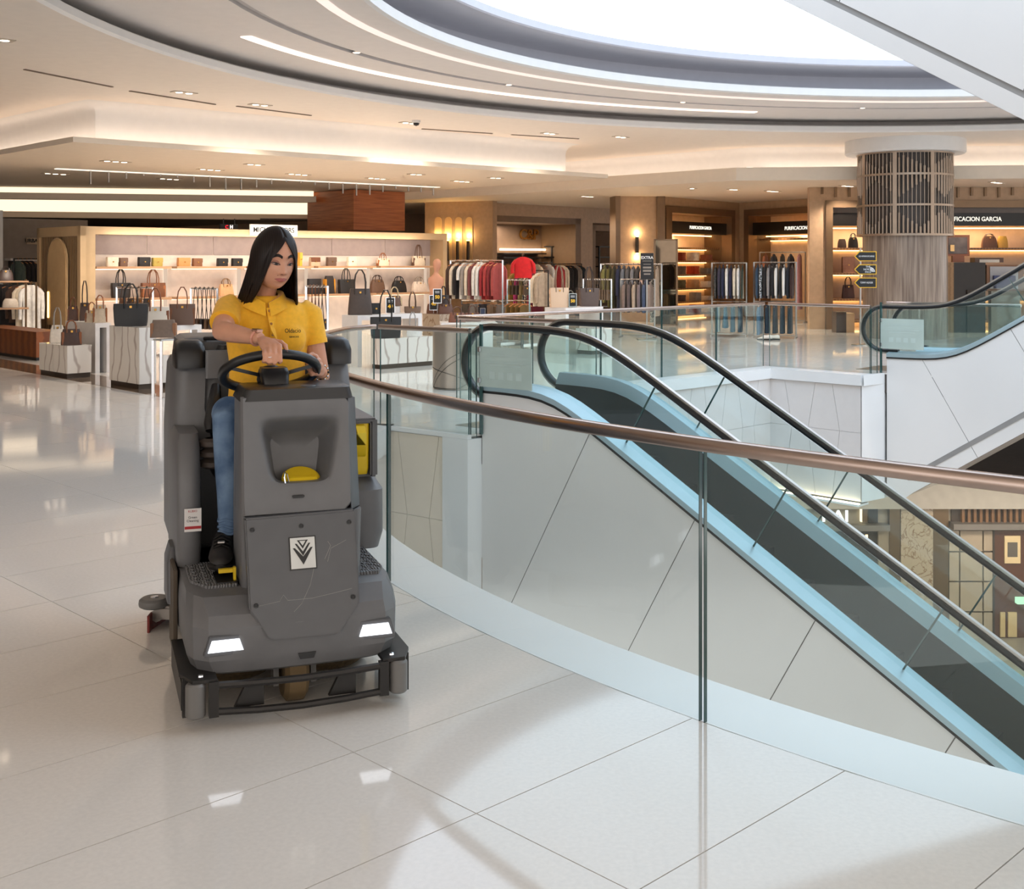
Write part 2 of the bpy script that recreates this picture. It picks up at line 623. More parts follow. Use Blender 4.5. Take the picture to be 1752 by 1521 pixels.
# short white return at the fascia ends
rq = RR + (VV - RR).normalized() * 0.012
struct('wall_return_right', MB().prism([v[:2] for v in (rq - EB * 0.30, R2 - EB * 0.015, R2 + EB * 0.3, rq + EB * 0.1)], FZ, -0.161)
       .prism([v[:2] for v in (RR - EB * 0.315 + EA * 0.025, R2 - EB * 0.013, R2 + EB * 0.05, RR + EA * 0.025)], -0.16, 0.0), cool_white,
       'white end face between fascia panels and rising escalator', 'wall')
struct('wall_return_landing', MB().prism([(C2 - EB * 0.065 + EA * 0.03)[:2], (E0 + EA * 0.012 - EB * 0.1)[:2], (E0 - EA * 0.3 - EB * 0.1)[:2], (C2 - EA * 0.3 - EB * 0.065)[:2]], FZ - 3, -0.041), cool_white,
       'white corner face beside the descending escalator', 'wall')
struct('wall_void_curve', MB().loft([[Vector((p.x, p.y, -0.2)), Vector((q.x, q.y, -0.2)), Vector((q.x, q.y, FZ)), Vector((p.x, p.y, FZ))]
       for p, q in zip(arc(RV - 0.22, a_start, a_end, 60), arc(RV - 0.30, a_start, a_end, 60))]), cool_white,
       'curved white fascia below the near ledge', 'wall', smooth=40)

# ================================================================== ceiling and rings
CR = Vector((7.2, 12.2, 0))
ZC = 4.35
def ringl(name, prof, m, label, n=128, sm=30):
    return struct(name, MB().lathe(prof, CR, n), m, label, 'ceiling', smooth=sm)
ringl('ceiling', [(44, ZC), (12.1, ZC)], warm_paint, 'flat warm white mall ceiling outside the round recess')
ringl('trim_6', [(12.1, ZC), (12.06, ZC + 0.03), (12.06, ZC + 0.12), (12.12, ZC + 0.15), (12.6, ZC + 0.15)], white_paint, 'rounded white lip around the ceiling recess')
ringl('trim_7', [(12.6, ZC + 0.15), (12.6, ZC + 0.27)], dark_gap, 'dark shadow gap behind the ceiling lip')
ringl('ceiling_ring', [(12.6, 4.62), (10.46, 4.62)], ring_paint, 'outer grey ring soffit of the round ceiling recess')
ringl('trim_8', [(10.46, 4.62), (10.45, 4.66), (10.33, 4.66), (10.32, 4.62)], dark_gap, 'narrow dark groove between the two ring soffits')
ringl('ceiling_ring_inner', [(10.32, 4.62), (8.95, 4.62)], ring_paint, 'inner grey ring soffit of the round ceiling recess')
ringl('trim_9', [(8.95, 4.62), (8.9, 4.64), (8.9, 4.76), (8.95, 4.78), (9.6, 4.78)], white_paint, 'white upstand ring facing the skylight')
ringl('trim_10', [(9.6, 4.78), (9.6, 5.0), (9.56, 5.08), (9.48, 5.12), (8.62, 5.12), (8.6, 5.14), (8.6, 5.24)], mat('lavender_grey_paint', (196, 194, 202), 0.5, var=0.02), 'pale grey stepped ring below the skylight')
sky_m = glow('backlit_skylight', (222, 238, 255), DOME_LIGHT)
dome_prof = [(8.6, 5.24), (8.4, 5.6), (7.6, 6.3), (6.2, 7.0), (4.2, 7.5), (2.0, 7.75), (0.02, 7.8)]
sk = struct('ceiling_skylight', MB().lathe([(r + 0.06, z + 0.06) for r, z in dome_prof], CR, 48), white_paint, 'bright backlit skylight dome over the void', 'skylight')
for i in range(24):
    a0, a1 = 2 * pi * i / 24, 2 * pi * (i + 1) / 24
    obj('pane', MB().lathe(dome_prof, CR, 3, a0 + 0.002, a1 - 0.002), sky_m, sk, smooth=40)
def arc_strip(name, r0, r1, a0, a1, z, m, label, n=60, th=0.015):
    A = arc(r0, a0, a1, n, z, CR); B = arc(r1, a0, a1, n, z, CR)
    mb = MB().loft([[p + Vector((0, 0, 0.0)), q, q - Vector((0, 0, th)), p - Vector((0, 0, th))] for p, q in zip(A, B)])
    return obj(name, mb, m, label=label, cat='light')
arc_strip('light_strip', 11.22, 11.06, radians(102.5), radians(163.5), 4.618, glow('soft_white_strip', (255, 232, 214), 1.6), 'long curved white light strip in the outer ceiling ring')
arc_strip('light_strip', 9.46, 9.34, radians(60), radians(250), 4.618, glow('rosy_white_strip', (255, 226, 214), 0.95), 'curved rosy light strip in the inner ceiling ring')
for k, (x, y, side) in enumerate(((620, 90, 'left of the four'), (890, 143, 'second from the left'), (1180, 173, 'second from the right'), (1480, 184, 'nearest the round column'))):
    p = F(x, y, 4.62)
    r = CR + (Vector((p.x, p.y, 0)) - CR).normalized() * 10.39
    t = thing('ring_downlight', 'glowing downlight in the ceiling groove, %s' % side, 'downlight', (r.x, r.y, 4.66), group='downlights in the ring groove')
    obj('housing', MB().lathe([(0.001, 0.01), (0.06, 0.01), (0.06, -0.035), (0.052, -0.035), (0.052, -0.005)], n=14), chrome, t)
    obj('lens', MB().lathe([(0.001, -0.008), (0.052, -0.008)], n=14), glow('groove_lens', (255, 224, 190), 14), t)
    lamp('ring_spot', 'SPOT', (r.x, r.y, 4.60), 60 * SPOT, (1, 0.9, 0.78), 0.05, spot=110)
# ================================================================== escalators
def sp(x):
    return x if x > 30 else math.log1p(math.exp(x))
clad_mat = mat('escalator_cladding_white', (234, 232, 230), 0.16, spec=0.45, var=0.015, vscale=1.5)
clad_core = mat('cladding_joint_grey', (150, 146, 142), 0.6)
deck_mat = mat('satin_aluminium_deck', (170, 192, 200), 0.42, 0.5, var=0.03)
skirt_mat = mat('dark_skirt_panel', (62, 64, 66), 0.3, 0.4, var=0.05)
step_mat = mat('dark_step_metal', (44, 46, 48), 0.4, 0.4, var=0.05, vscale=8)
esc_glass = glass('escalator_glass', (243, 250, 250), opacity=0.015)
frost = glass('frosted_notice_glass', (160, 190, 186), 0.2, opacity=0.8, film=(206, 222, 214))

def escalator(name, label, t0, t1, hr, deck, step, bottom, s0, s1, loop, slope_dir, joints, clad_t, far_clad=True):
    """t0/t1 near and far balustrade planes; hr(s) handrail height, deck(s) lower deck edge, step(s) tread line,
    bottom(s) cladding underside; s0..s1 run; loop=(s,z,r) newel; slope_dir direction of panel joints (ds,dz)"""
    root = thing(name, label, 'escalator', ES(s0, (t0 + t1) / 2, 0))
    inv = Matrix.Translation(-root.location)
    def part(nm, mb, m, parent=root, **k):
        if parent is root:
            mb.xform(inv)
        return obj(nm, mb, m, parent, **k)
    N = 60
    ss = [s0 + (s1 - s0) * i / N for i in range(N + 1)]
    # cladding: core, panels between slanted joints
    for (tc, sgn, nm) in ((clad_t, -1, 'cladding'), (t1 + (t0 - clad_t), 1, 'far_cladding')):
        top = [ES(s, tc, deck(s)) for s in ss]
        bot = [ES(s, tc, bottom(s)) for s in ss]
        core = part(nm, MB().extrude(top + bot[::-1], EB * (0.1 * -sgn)), clad_core)
        if sgn == 1:
            continue
        js = [s0] + [j for j in joints] + [None]
        def foot(sj):
            if sj is None: return s1
            s, z = sj, deck(sj)
            for _ in range(400):
                s += slope_dir[0] * 0.01; z += slope_dir[1] * 0.01
                if z <= bottom(s) or s <= s0:
                    break
            return max(s, s0)
        for i in range(len(js) - 1):
            a0 = js[i] if js[i] is not None else s0
            a1 = js[i + 1] if js[i + 1] is not None else s1
            b0 = s0 if i == 0 else foot(a0); b1 = foot(js[i + 1])
            g = 0.004
            K = 10
            up = [(a0 + g + (a1 - a0 - 2 * g) * k / K) for k in range(K + 1)]
            lo = [(b0 + g + (b1 - b0 - 2 * g) * k / K) for k in range(K + 1)]
            poly = [ES(s, tc, deck(s) - 0.004) for s in up]
            if i + 1 < len(js) - 1 and b1 <= s0 + 1e-3:
                pass
            poly += [ES(s, tc, bottom(s) + 0.004) for s in reversed(lo)]
            mb = MB().extrude(poly, -EB * 0.012).xform(inv)
            obj('panel', mb, clad_mat, root)
    soff = MB().loft([[ES(s, clad_t + 0.02, bottom(s)), ES(s, t1 + t0 - clad_t - 0.02, bottom(s)), ES(s, t1 + t0 - clad_t - 0.02, bottom(s) + 0.05), ES(s, clad_t + 0.02, bottom(s) + 0.05)] for s in ss])
    part('soffit', soff, clad_mat)
    # decks and skirts
    for tg, to in ((t0, clad_t - 0.012), (t1, t1 + t0 - clad_t)):
        d = -1 if to < tg else 1
        prof = lambda s: [ES(s, to - d * 0.0, deck(s) - 0.02), ES(s, to + d * 0.012, deck(s)), ES(s, to + d * 0.012, deck(s) + 0.055),
                          ES(s, tg, deck(s) + 0.085), ES(s, tg - d * 0.10, deck(s) + 0.085), ES(s, tg - d * 0.16, deck(s) - 0.03), ES(s, tg - d * 0.16, deck(s) - 0.06), ES(s, tg, deck(s) - 0.06)]
        part('deck', MB().loft([prof(s) for s in ss]), deck_mat, smooth=30)
        sk_ = MB().loft([[ES(s, tg - d * 0.165, deck(s) - 0.03), ES(s, tg - d * 0.15, deck(s) - 0.03), ES(s, tg - d * 0.15, step(s) - 0.3), ES(s, tg - d * 0.165, step(s) - 0.3)] for s in ss])
        part('skirt', sk_, skirt_mat)
        lineb = MB().loft([[ES(s, to + d * 0.014, deck(s) - 0.022), ES(s, to + d * 0.014, deck(s) + 0.002), ES(s, to, deck(s) + 0.002), ES(s, to, deck(s) - 0.022)] for s in ss])
        part('deck_trim', lineb, black_metal)
    # handrails
    for tg in (t0, t1):
        ls, lz, lr = loop
        path = [ES(ls + 0.22, tg, lz - lr)]
        for k in range(15):
            a = radians(275 - 185 * k / 14)
            path.append(ES(ls + lr * cos(a), tg, lz + lr * sin(a)))
        s = ls + 0.12
        while s < s1:
            path.append(ES(s, tg, hr(s))); s += 0.12
        path.append(ES(s1, tg, hr(s1)))
        mb = MB(); mb.fix_side = EB
        prof = [(-0.04, -0.01), (-0.034, -0.022), (0.034, -0.022), (0.04, -0.01), (0.04, 0.012), (0.028, 0.024), (-0.028, 0.024), (-0.04, 0.012)]
        mb.sweep(path, prof)
        part('handrail', mb, black_rubber, smooth=50)
        mb = MB(); mb.fix_side = EB
        mb.sweep(path, [(-0.02, -0.045), (0.02, -0.045), (0.02, -0.02), (-0.02, -0.02)])
        part('handrail_guide', mb, steel)
        # glass: newel piece then panes with slanted joints
        gj = [ls + 0.08] + [s for s in [-5.55 + (1.25 * k) for k in range(8)] if s0 < s < s1] if slope_dir[0] < 0 else \
             [ls + 0.08] + [s for s in [-5.15 + 1.3 * k for k in range(8)] if s0 < s < s1]
        head = [ES(ls + (lr - 0.045) * cos(radians(a)), tg, lz + (lr - 0.045) * sin(radians(a))) for a in range(90, 276, 15)]
        s2 = ls + 0.08
        head = [ES(s2, tg, hr(s2) - 0.045)] + head + [ES(s2, tg, deck(s2) + 0.0)]
        part('pane', MB().extrude(head, EB * 0.012), esc_glass)
        k_ = slope_dir[0] / slope_dir[1]
        def low(sj):
            s, z = sj, hr(sj)
            for _ in range(300):
                s += slope_dir[0] * 0.005; z += slope_dir[1] * 0.005
                if z <= deck(s) + 0.08: break
            return s
        for i in range(len(gj)):
            a0 = gj[i]; a1 = gj[i + 1] if i + 1 < len(gj) else s1
            b0 = a0 if i == 0 else low(a0); b1 = low(a1) if i + 1 < len(gj) else s1
            K = 8; g = 0.004
            poly = [ES(a0 + g + (a1 - a0 - 2 * g) * k / K, tg, hr(a0 + (a1 - a0) * k / K) - 0.045) for k in range(K + 1)]
            poly += [ES(b0 + g + (b1 - b0 - 2 * g) * k / K, tg, deck(b0 + (b1 - b0) * k / K) + 0.07) for k in range(K, -1, -1)]
            part('pane', MB().extrude(poly, EB * 0.012), esc_glass)
            if i:
                part('pane_edge', MB().bar(ES(a0, tg + 0.006, hr(a0) - 0.045), ES(b0, tg + 0.006, deck(b0) + 0.08), 0.014, 0.009, up=EB), edge_glass)
    # steps
    s = s0 + 0.4
    tread = MB().box((0, 0, -0.1), (0.40, t1 - t0 - 0.34, 0.2)).mesh('step')
    part('floor_plate', MB().extrude([ES(s0 - 0.6, t0 + 0.17, 0.004), ES(s0 + 0.5, t0 + 0.17, 0.004), ES(s0 + 0.5, t1 - 0.17, 0.004), ES(s0 - 0.6, t1 - 0.17, 0.004)], (0, 0, -0.05)), steel)
    s = s0 + 0.7
    while s < s1:
        o = link('step', tread, step_mat, root, (ES(s, (t0 + t1) / 2, step(s)) - root.location))
        o.rotation_euler = (0, 0, PH - pi / 2)
        s += 0.4
    return root
# --- descending escalator
sl = 0.585
dn_hr = lambda s: 1.02 - sl * 0.18 * sp((s + 6.25) / 0.18)
dn_deck = lambda s: 0.42 - sl * 0.15 * sp((s + 6.61) / 0.15)
dn_step = lambda s: 0.0 - sl * 0.15 * sp((s + 6.72) / 0.15)
dn_bot = lambda s: -1.8 - sl * 0.1 * sp((s + 5.25) / 0.1)
down_esc = escalator('escalator', 'descending escalator with black handrails running down through the void', 8.68, 9.9, dn_hr, dn_deck, dn_step, dn_bot, -7.44, 1.4,
          (-7.42, 0.685, 0.335), (-0.46, -0.86), [-6.15 + 1.08 * k for k in range(7)], 8.58)
# --- rising escalator on the far right
up_hr = lambda s: 0.985 + 0.62 * 0.16 * sp((s + 5.95) / 0.16)
up_deck = lambda s: 0.24 + 0.62 * 0.16 * sp((s + 5.9) / 0.16)
up_step = lambda s: 0.62 * 0.16 * sp((s + 5.7) / 0.16)
up_bot = lambda s: -1.86 if s < -6.6 else -0.72 + 0.66 * (s + 4.913)
up_esc = escalator('escalator', 'rising escalator with white sides in front of the wood column', 17.3, 18.5, up_hr, up_deck, up_step, up_bot, -6.88, 2.0,
          (-6.96, 0.655, 0.33), (0.5, -0.86), [-6.35 + 1.25 * k for k in range(6)], 17.2)
gl = MB().loft([[ES(s_, 17.187, up_bot(s_) + 0.30), ES(s_, 17.187, up_bot(s_) + 0.22), ES(s_, 17.178, up_bot(s_) + 0.22), ES(s_, 17.178, up_bot(s_) + 0.30)] for s_ in (-6.55, -5, -3, -1, 1, 2.0)])
obj('groove', gl.xform(Matrix.Translation(-up_esc.location)), mat('groove_grey', (150, 148, 146), 0.4), up_esc)
# --- escalator passing overhead, upper right
ov_bot = lambda s: 2.644 - 0.6 * (s + 2.445)
def overhead():
    root = thing('escalator', 'white clad escalator passing overhead in the upper right corner', 'escalator', ES(-2.4, 9.2, 0))
    inv = Matrix.Translation(-root.location)
    t0, t1 = 8.58, 10.1
    sA, sB = -7.4, 0.6
    q = lambda s, dz, t: ES(s, t, ov_bot(s) + dz)
    obj('core', MB().extrude([q(sA, 0.02, t0), q(sB, 0.02, t0), q(sB, 1.5, t0), q(sA, 1.5, t0)], EB * (t1 - t0)).xform(inv), clad_core, root)
    obj('lower_band', MB().extrude([q(sA, 0.0, t0), q(sB, 0.0, t0), q(sB, 0.15, t0), q(sA, 0.15, t0)], -EB * 0.03).xform(inv), clad_mat, root)
    obj('groove', MB().extrude([q(sA, 0.15, t0), q(sB, 0.15, t0), q(sB, 0.2, t0), q(sA, 0.2, t0)], -EB * 0.004).xform(inv), mat('groove_grey', (170, 176, 180), 0.4), root)
    js = [sA] + [-5.85, -3.80, -2.45, -1.1] + [sB]
    for i in range(len(js) - 1):
        a0, a1 = js[i], js[i + 1]
        k0 = 0 if i == 0 else 0.5; k1 = 0 if i == len(js) - 2 else 0.5
        g = 0.004
        pts = [q(a0 + g, 0.2, t0), q(a1 - g, 0.2, t0), ES(a1 + k1 - g, t0, ov_bot(a1) + 1.35), ES(a0 + k0 + g, t0, ov_bot(a0) + 1.35)]
        obj('panel', MB().extrude(pts, -EB * 0.02).xform(inv), clad_mat, root)
    obj('soffit', MB().extrude([q(sA, -0.004, t0), q(sB, -0.004, t0), q(sB, -0.004, t1), q(sA, -0.004, t1)], (0, 0, 0.02)).xform(inv), clad_mat, root)
    for t in (t0 + 0.12, t1 - 0.12):
        mb = MB(); mb.fix_side = EB
        obj('handrail', mb.sweep([q(sA, 2.4, t), q(sB, 2.4, t)], [(-0.04, -0.02), (0.04, -0.02), (0.04, 0.02), (-0.04, 0.02)]).xform(inv), black_rubber, root)
        obj('pane', MB().extrude([q(sA, 1.5, t), q(sB, 1.5, t), q(sB, 2.37, t), q(sA, 2.37, t)], EB * 0.012).xform(inv), esc_glass, root)
overhead()
# frosted notices at the escalator heads
def notice(t, s0, s1, z0, z1, label, zbase):
    root = thing('notice_panel', label, 'sign', ES(s0, t, zbase))
    inv = Matrix.Translation(-root.location)
    obj('plate', MB().extrude([ES(s0, t, z0), ES(s1, t, z0), ES(s1, t, z1), ES(s0, t, z1)], -EB * 0.008).xform(inv), frost, root)
    obj('fin', MB().extrude([ES(s0 - 0.02, t + 0.01, zbase), ES(s0 + 0.01, t + 0.01, zbase), ES(s0 + 0.01, t + 0.01, 1.06), ES(s0 - 0.02, t + 0.01, 1.06)], EB * 0.02).xform(inv), edge_glass, root)
    for z in (z0 + 0.06, z1 - 0.03):
        obj('clamp', MB().box(ES(s0 - 0.0, t - 0.012, z), (0.04, 0.03, 0.05), rz=PH - pi / 2).xform(inv), chrome, root, bevel=0.006)
    tx = mat('etched_grey_print', (190, 206, 200), 0.4)
    for j, wd in ((0.8, 0.5), (0.62, 0.8), (0.55, 0.6)):
        zz = z0 + (z1 - z0) * j
        sm = (s0 + s1) / 2; L = (s1 - s0) * wd / 2
        obj('printed_line', MB().extrude([ES(sm - L, t - 0.0085, zz - 0.006), ES(sm + L, t - 0.0085, zz - 0.006), ES(sm + L, t - 0.0085, zz + 0.006), ES(sm - L, t - 0.0085, zz + 0.006)], -EB * 0.001).xform(inv), tx, root)
    for j in range(4):
        c = s0 + (s1 - s0) * (0.25 + 0.17 * j); zz = z0 + (z1 - z0) * 0.3; r = 0.035
        obj('pictogram', MB().extrude([ES(c - r, t - 0.0085, zz - r), ES(c + r, t - 0.0085, zz - r), ES(c + r, t - 0.0085, zz + r), ES(c - r, t - 0.0085, zz + r)], -EB * 0.001).xform(inv), tx, root)
notice(8.52, -7.42, -6.78, 0.465, 0.85, 'frosted notice plate at the head of the descending escalator', 0.0)
notice(17.14, -6.95, -6.30, 0.37, 0.82, 'frosted notice plate at the foot of the rising escalator', 0.0)

# ================================================================== glass balustrades
RH = 1.0
rail_prof = [(-0.026, -0.018), (-0.02, -0.026), (0.02, -0.026), (0.026, -0.018), (0.026, 0.012), (0.018, 0.021), (-0.018, 0.021), (-0.026, 0.012)]
def rail(label, paths, rail_path, gap=0.022, edges=True, z0=-0.1, post=None):
    base = rail_path[0]
    root = thing('glass_balustrade', label, 'balustrade', (base.x, base.y, 0), group='balustrades around the void')
    inv = Matrix.Translation(-root.location)
    th = 0.016
    for pp in paths:
        rings = []
        # trim the ends for the joint gap
        pp = [p.copy() for p in pp]
        d0 = (pp[1] - pp[0]).normalized(); d1 = (pp[-1] - pp[-2]).normalized()
        pp[0] += d0 * gap / 2; pp[-1] -= d1 * gap / 2
        for i, p in enumerate(pp):
            d = (pp[min(i + 1, len(pp) - 1)] - pp[max(i - 1, 0)]).normalized()
            n = Vector((-d.y, d.x, 0)) * th / 2
            rings.append([p - n + Vector((0, 0, z0)), p + n + Vector((0, 0, z0)), p + n + Vector((0, 0, RH - 0.025)), p - n + Vector((0, 0, RH - 0.025))])
        pane = obj('pane', MB().loft(rings).xform(inv), pane_glass, root)
        if edges:
            for p, d in ((pp[0], d0), (pp[-1], d1)):
                obj('polished_edge', MB().bar(p + Vector((0, 0, z0)), p + Vector((0, 0, RH - 0.025)), 0.003, th * 1.02, up=Vector((-d.y, d.x, 0))).xform(inv), edge_glass, pane)
    rp = [p + Vector((0, 0, RH)) for p in rail_path]
    obj('handrail', MB().sweep(rp, rail_prof).xform(inv), rail_steel, root, smooth=50)
    return root
def ang_for_px(px):
    "angle on the near void edge that shows at image column px"
    a0, a1 = a_start, radians(275)
    best = min((abs(876 + FPX * (CV.x + RV * cos(a)) / max(CV.y + RV * sin(a), .1) - px), a) for a in [radians(178 + k * 0.02) for k in range(5000)])
    return best[1]
aj = ang_for_px(1200); ak = ang_for_px(662)
st_ = aj - ak
js = [a_start, ak, aj, aj + st_, aj + 2 * st_, min(aj + 3 * st_, a_end)]
seg = [[p for p in arc(RV - 0.01, js[i] + (0.05 if i == 0 else 0), js[i + 1], 14)] for i in range(len(js) - 1)]
seg[0] = [C1 - EA * 0.01] + seg[0]
rail('curved glass balustrade with satin handrail sweeping across the foreground', seg, [C1 - EA * 0.012] + arc(RV - 0.01, a_start + 0.05, js[-1], 90))
def lerp(p, q, k): return p + (q - p) * k
mid = lerp(C1, C2, 0.9)
rail('glass balustrade along the near side of the escalator landing', [[C1.lerp(C2, 0.05), C2], [C2, C2.lerp(E0, 0.42)]], [C1.lerp(C2, 0.05), C2])
rail('short glass balustrade along the far side of the escalator landing', [[lerp(FL, FLE, 0.04), lerp(FL, FLE, 0.5)], [lerp(FL, FLE, 0.5), FLE]], [lerp(FL, FLE, 0.04), FLE])
K5 = [lerp(FL, VV, k / 5) for k in range(6)]
K5[0] = lerp(FL, VV, 0.004); K5[5] = lerp(VV, FL, 0.006)
rail('glass balustrade receding along the far void edge below the clothes racks', [[K5[i], K5[i + 1]] for i in range(5)], [FL.lerp(VV, 0.004), VV.lerp(FL, 0.006)])
rail('glass balustrade at the far right void edge in front of the white shoes', [[lerp(VV, RR, 0.04), RR], [RR, lerp(RR, R2, 0.5)]], [lerp(VV, RR, 0.04), RR])
U0, U1, U2 = F(1505, 514, 1.0), F(1634, 518.5, 1.0), F(1790, 510.5, 1.0)
for q in (U0, U1, U2): q.z = 0
U1 = ES(-5.4, 18.75)
U0 = ES(-7.5, 18.75)
U2 = U0 + (U2 - U0)
rail('glass balustrade behind the rising escalator next to the wood column', [[U0, U1]], [U0, U1])
for px in (1045 / 1.0,):
    pass

# ================================================================== lower level seen through the void
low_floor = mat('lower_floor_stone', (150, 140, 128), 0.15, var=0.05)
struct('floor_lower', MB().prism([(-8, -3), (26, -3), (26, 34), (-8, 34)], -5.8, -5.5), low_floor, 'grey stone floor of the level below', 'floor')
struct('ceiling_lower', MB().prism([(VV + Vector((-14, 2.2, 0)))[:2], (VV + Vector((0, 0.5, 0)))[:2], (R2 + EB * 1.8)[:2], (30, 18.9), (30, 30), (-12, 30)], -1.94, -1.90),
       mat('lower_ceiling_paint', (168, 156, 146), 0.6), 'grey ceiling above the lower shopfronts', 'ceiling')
LW = PL((0, 22.5), (1, 0))
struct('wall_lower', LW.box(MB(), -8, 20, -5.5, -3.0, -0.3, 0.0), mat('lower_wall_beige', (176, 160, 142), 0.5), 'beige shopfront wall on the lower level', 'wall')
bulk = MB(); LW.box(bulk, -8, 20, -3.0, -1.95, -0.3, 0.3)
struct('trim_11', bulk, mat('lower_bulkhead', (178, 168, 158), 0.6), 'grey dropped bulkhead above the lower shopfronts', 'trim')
low_bronze = mat('bronze_metal', (104, 82, 58), 0.35, 0.6, var=0.06)
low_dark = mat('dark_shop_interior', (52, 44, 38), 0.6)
veined = mat('veined_beige_marble', (178, 158, 136), 0.25, kind='marble', rgb2=(128, 96, 70), vscale=1.6, distortion=4, sharp=(0.47, 0.5))
wood_red = mat('red_brown_wood', (98, 58, 38), 0.35, kind='wave', rgb2=(70, 40, 26), vscale=6, distortion=1.2, stretch=(6, 6, 0.3))
def lowpart(name, rects, m, label, cat, n0=0.0, n1=0.06):
    mb = MB()
    for r in rects:
        LW.rect(mb, *r, n0, n1)
    return obj(name, mb, m, label=label, cat=cat)
t = thing('shopfront', 'lit shop entrance below with RAI lettering and bronze frame', 'shopfront', LW.w(LW.uz(1450, 900)[0], -5.5, 0.1))
def kid(root, name, plane, rects, m, n0, n1, **k):
    mb = MB()
    for r in rects:
        plane.rect(mb, *r, n0, n1)
    mb.xform(Matrix.Translation(-root.location))
    return obj(name, mb, m, root, **k)
kid(t, 'sign_board', LW, [(1330, 862, 1475, 900)], mat('grey_stone_sign', (140, 128, 114), 0.5), 0.0, 0.08)
kid(t, 'lintel', LW, [(1330, 899, 1523, 909)], mat('grey_lintel', (120, 112, 106), 0.4), 0.0, 0.25)
kid(t, 'bronze_pier', LW, [(1522, 868, 1540, 1150)], low_bronze, 0.0, 0.12)
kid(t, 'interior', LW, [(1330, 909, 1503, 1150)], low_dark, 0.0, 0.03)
kid(t, 'door_frame', LW, [(1503, 909, 1522, 1150)], mat('beige_jamb', (150, 132, 112), 0.4), 0.0, 0.1)
kid(t, 'lit_shelf', LW, [(1462, 917, 1478, 919), (1481, 915, 1485, 935)], glow('lower_lit_shelf', (255, 210, 160), 2.5), 0.03, 0.05)
text_mesh('lettering', 'RAI', 0.30, glow('lower_sign_letters', (255, 250, 240), 1.8), t, Matrix.Translation(-t.location) @ LW.frame(1429, 884, 0.1), bold=0.008, sx=1.15)
kid(t, 'wall_lamp', LW, [(1473, 870, 1481, 893)], glow('lower_wall_lamp', (255, 226, 180), 2), 0.08, 0.16)
kid(t, 'lamp_cover', LW, [(1476, 870, 1484, 893)], low_bronze, 0.1, 0.2)
kid(t, 'glass_fin', LW, [(1486, 868, 1502, 895)], mat('dark_mirror', (60, 56, 52), 0.1, 0.6), 0.0, 0.1)
lowpart('marble_pier', [(1541.5, 866, 1596.5, 1200)], veined, 'veined beige marble pier on the lower level', 'pier', 0, 0.14)
lowpart('bronze_pier', [(1597, 866, 1623, 1200)], low_bronze, 'narrow bronze pier beside the veined marble below', 'pier', 0, 0.1)
t = thing('shopfront', 'lower wood shop entrance with framed picture and slatted frieze', 'shopfront', LW.w(LW.uz(1690, 900)[0], -5.5, 0.1))
kid(t, 'frieze', LW, [(1628, 866, 1800, 899)], mat('dark_frieze', (64, 48, 38), 0.5), 0.0, 0.04)
for k in range(15):
    x = 1646 + k * 10.2
    kid(t, 'slat', LW, [(x, 869, x + 4.5, 897)], mat('slat_wood', (132, 92, 58), 0.5), 0.04, 0.12)
kid(t, 'lintel', LW, [(1632, 897, 1800, 907)], MATS['grey_lintel'], 0.0, 0.28)
stone = mat('beige_stone_block', (170, 152, 132), 0.45, var=0.05)
for (x0, x1) in ((1624, 1641), (1643, 1681), (1683, 1699)):
    for (y0, y1) in ((908, 943), (945, 994), (996, 1046), (1048, 1110)):
        kid(t, 'stone_block', LW, [(x0 + .4, y0 + .4, x1 - .2, y1 - .4)], stone, 0.0, 0.10)
kid(t, 'wood_door', LW, [(1700, 908, 1800, 1110)], wood_red, 0.0, 0.08)
kid(t, 'door_jamb', LW, [(1699, 908, 1702, 1110)], low_dark, 0.0, 0.12)
kid(t, 'exit_sign', LW, [(1741, 1024, 1764, 1034)], glow('exit_green', (190, 240, 190), 1.2), 0.08, 0.2)
for (x0, x1) in ((1712, 1720), (1725, 1740)):
    kid(t, 'light_panel', LW, [(x0, 1048, x1, 1090)], mat('pale_panel', (206, 176, 128), 0.4), 0.08, 0.12)
p = thing('framed_picture', 'framed grey sketch on a cream mount hung on red-brown wood below', 'picture', LW.pt(1732, 966, 0.1))
kid(p, 'mount', LW, [(1719, 917, 1746, 964)], mat('cream_mount', (222, 196, 152), 0.6), 0.081, 0.11)
kid(p, 'print', LW, [(1724, 928, 1741, 953)], mat('grey_print', (96, 88, 80), 0.6), 0.11, 0.116)
lamp('lower_light', 'AREA', (9.5, 20.2, -2.0), 120, WARM, 4.0, size_y=1.0)
lamp('lower_light', 'POINT', (10.5, 15.5, -3.4), 100, WARM, 0.3)  # added point light without a fixture, brightens the dark escalator underside
lamp('lower_light', 'AREA', (4.0, 20.2, -2.0), 120, WARM, 4.0, size_y=1.0)
# uplight trough along the foot of the right fascia
for nm, p_, q_ in (('trim_12', VV, RR),):
    qd, x, n = off_quad(p_, q_, 0.36, (-0.3, 0.0))
    a_, b_ = qd[3], qd[2]
    struct(nm, MB().extrude([a_ + Vector((0, 0, FZ - 0.06)), b_ + Vector((0, 0, FZ - 0.06)), b_ + Vector((0, 0, FZ - 0.03)), a_ + Vector((0, 0, FZ - 0.03))], -n * 0.3), cool_white,
           'white trough along the foot of the right fascia', 'trim')
    obj('light_strip', MB().extrude([a_ - n * 0.02 + Vector((0, 0, FZ - 0.026)), b_ - n * 0.02 + Vector((0, 0, FZ - 0.026)), b_ - n * 0.05 + Vector((0, 0, FZ - 0.026)), a_ - n * 0.05 + Vector((0, 0, FZ - 0.026))], (0, 0, 0.012)), glow('fascia_uplight', (255, 222, 180), 9), label='warm uplight strip at the foot of the right white fascia', cat='light')
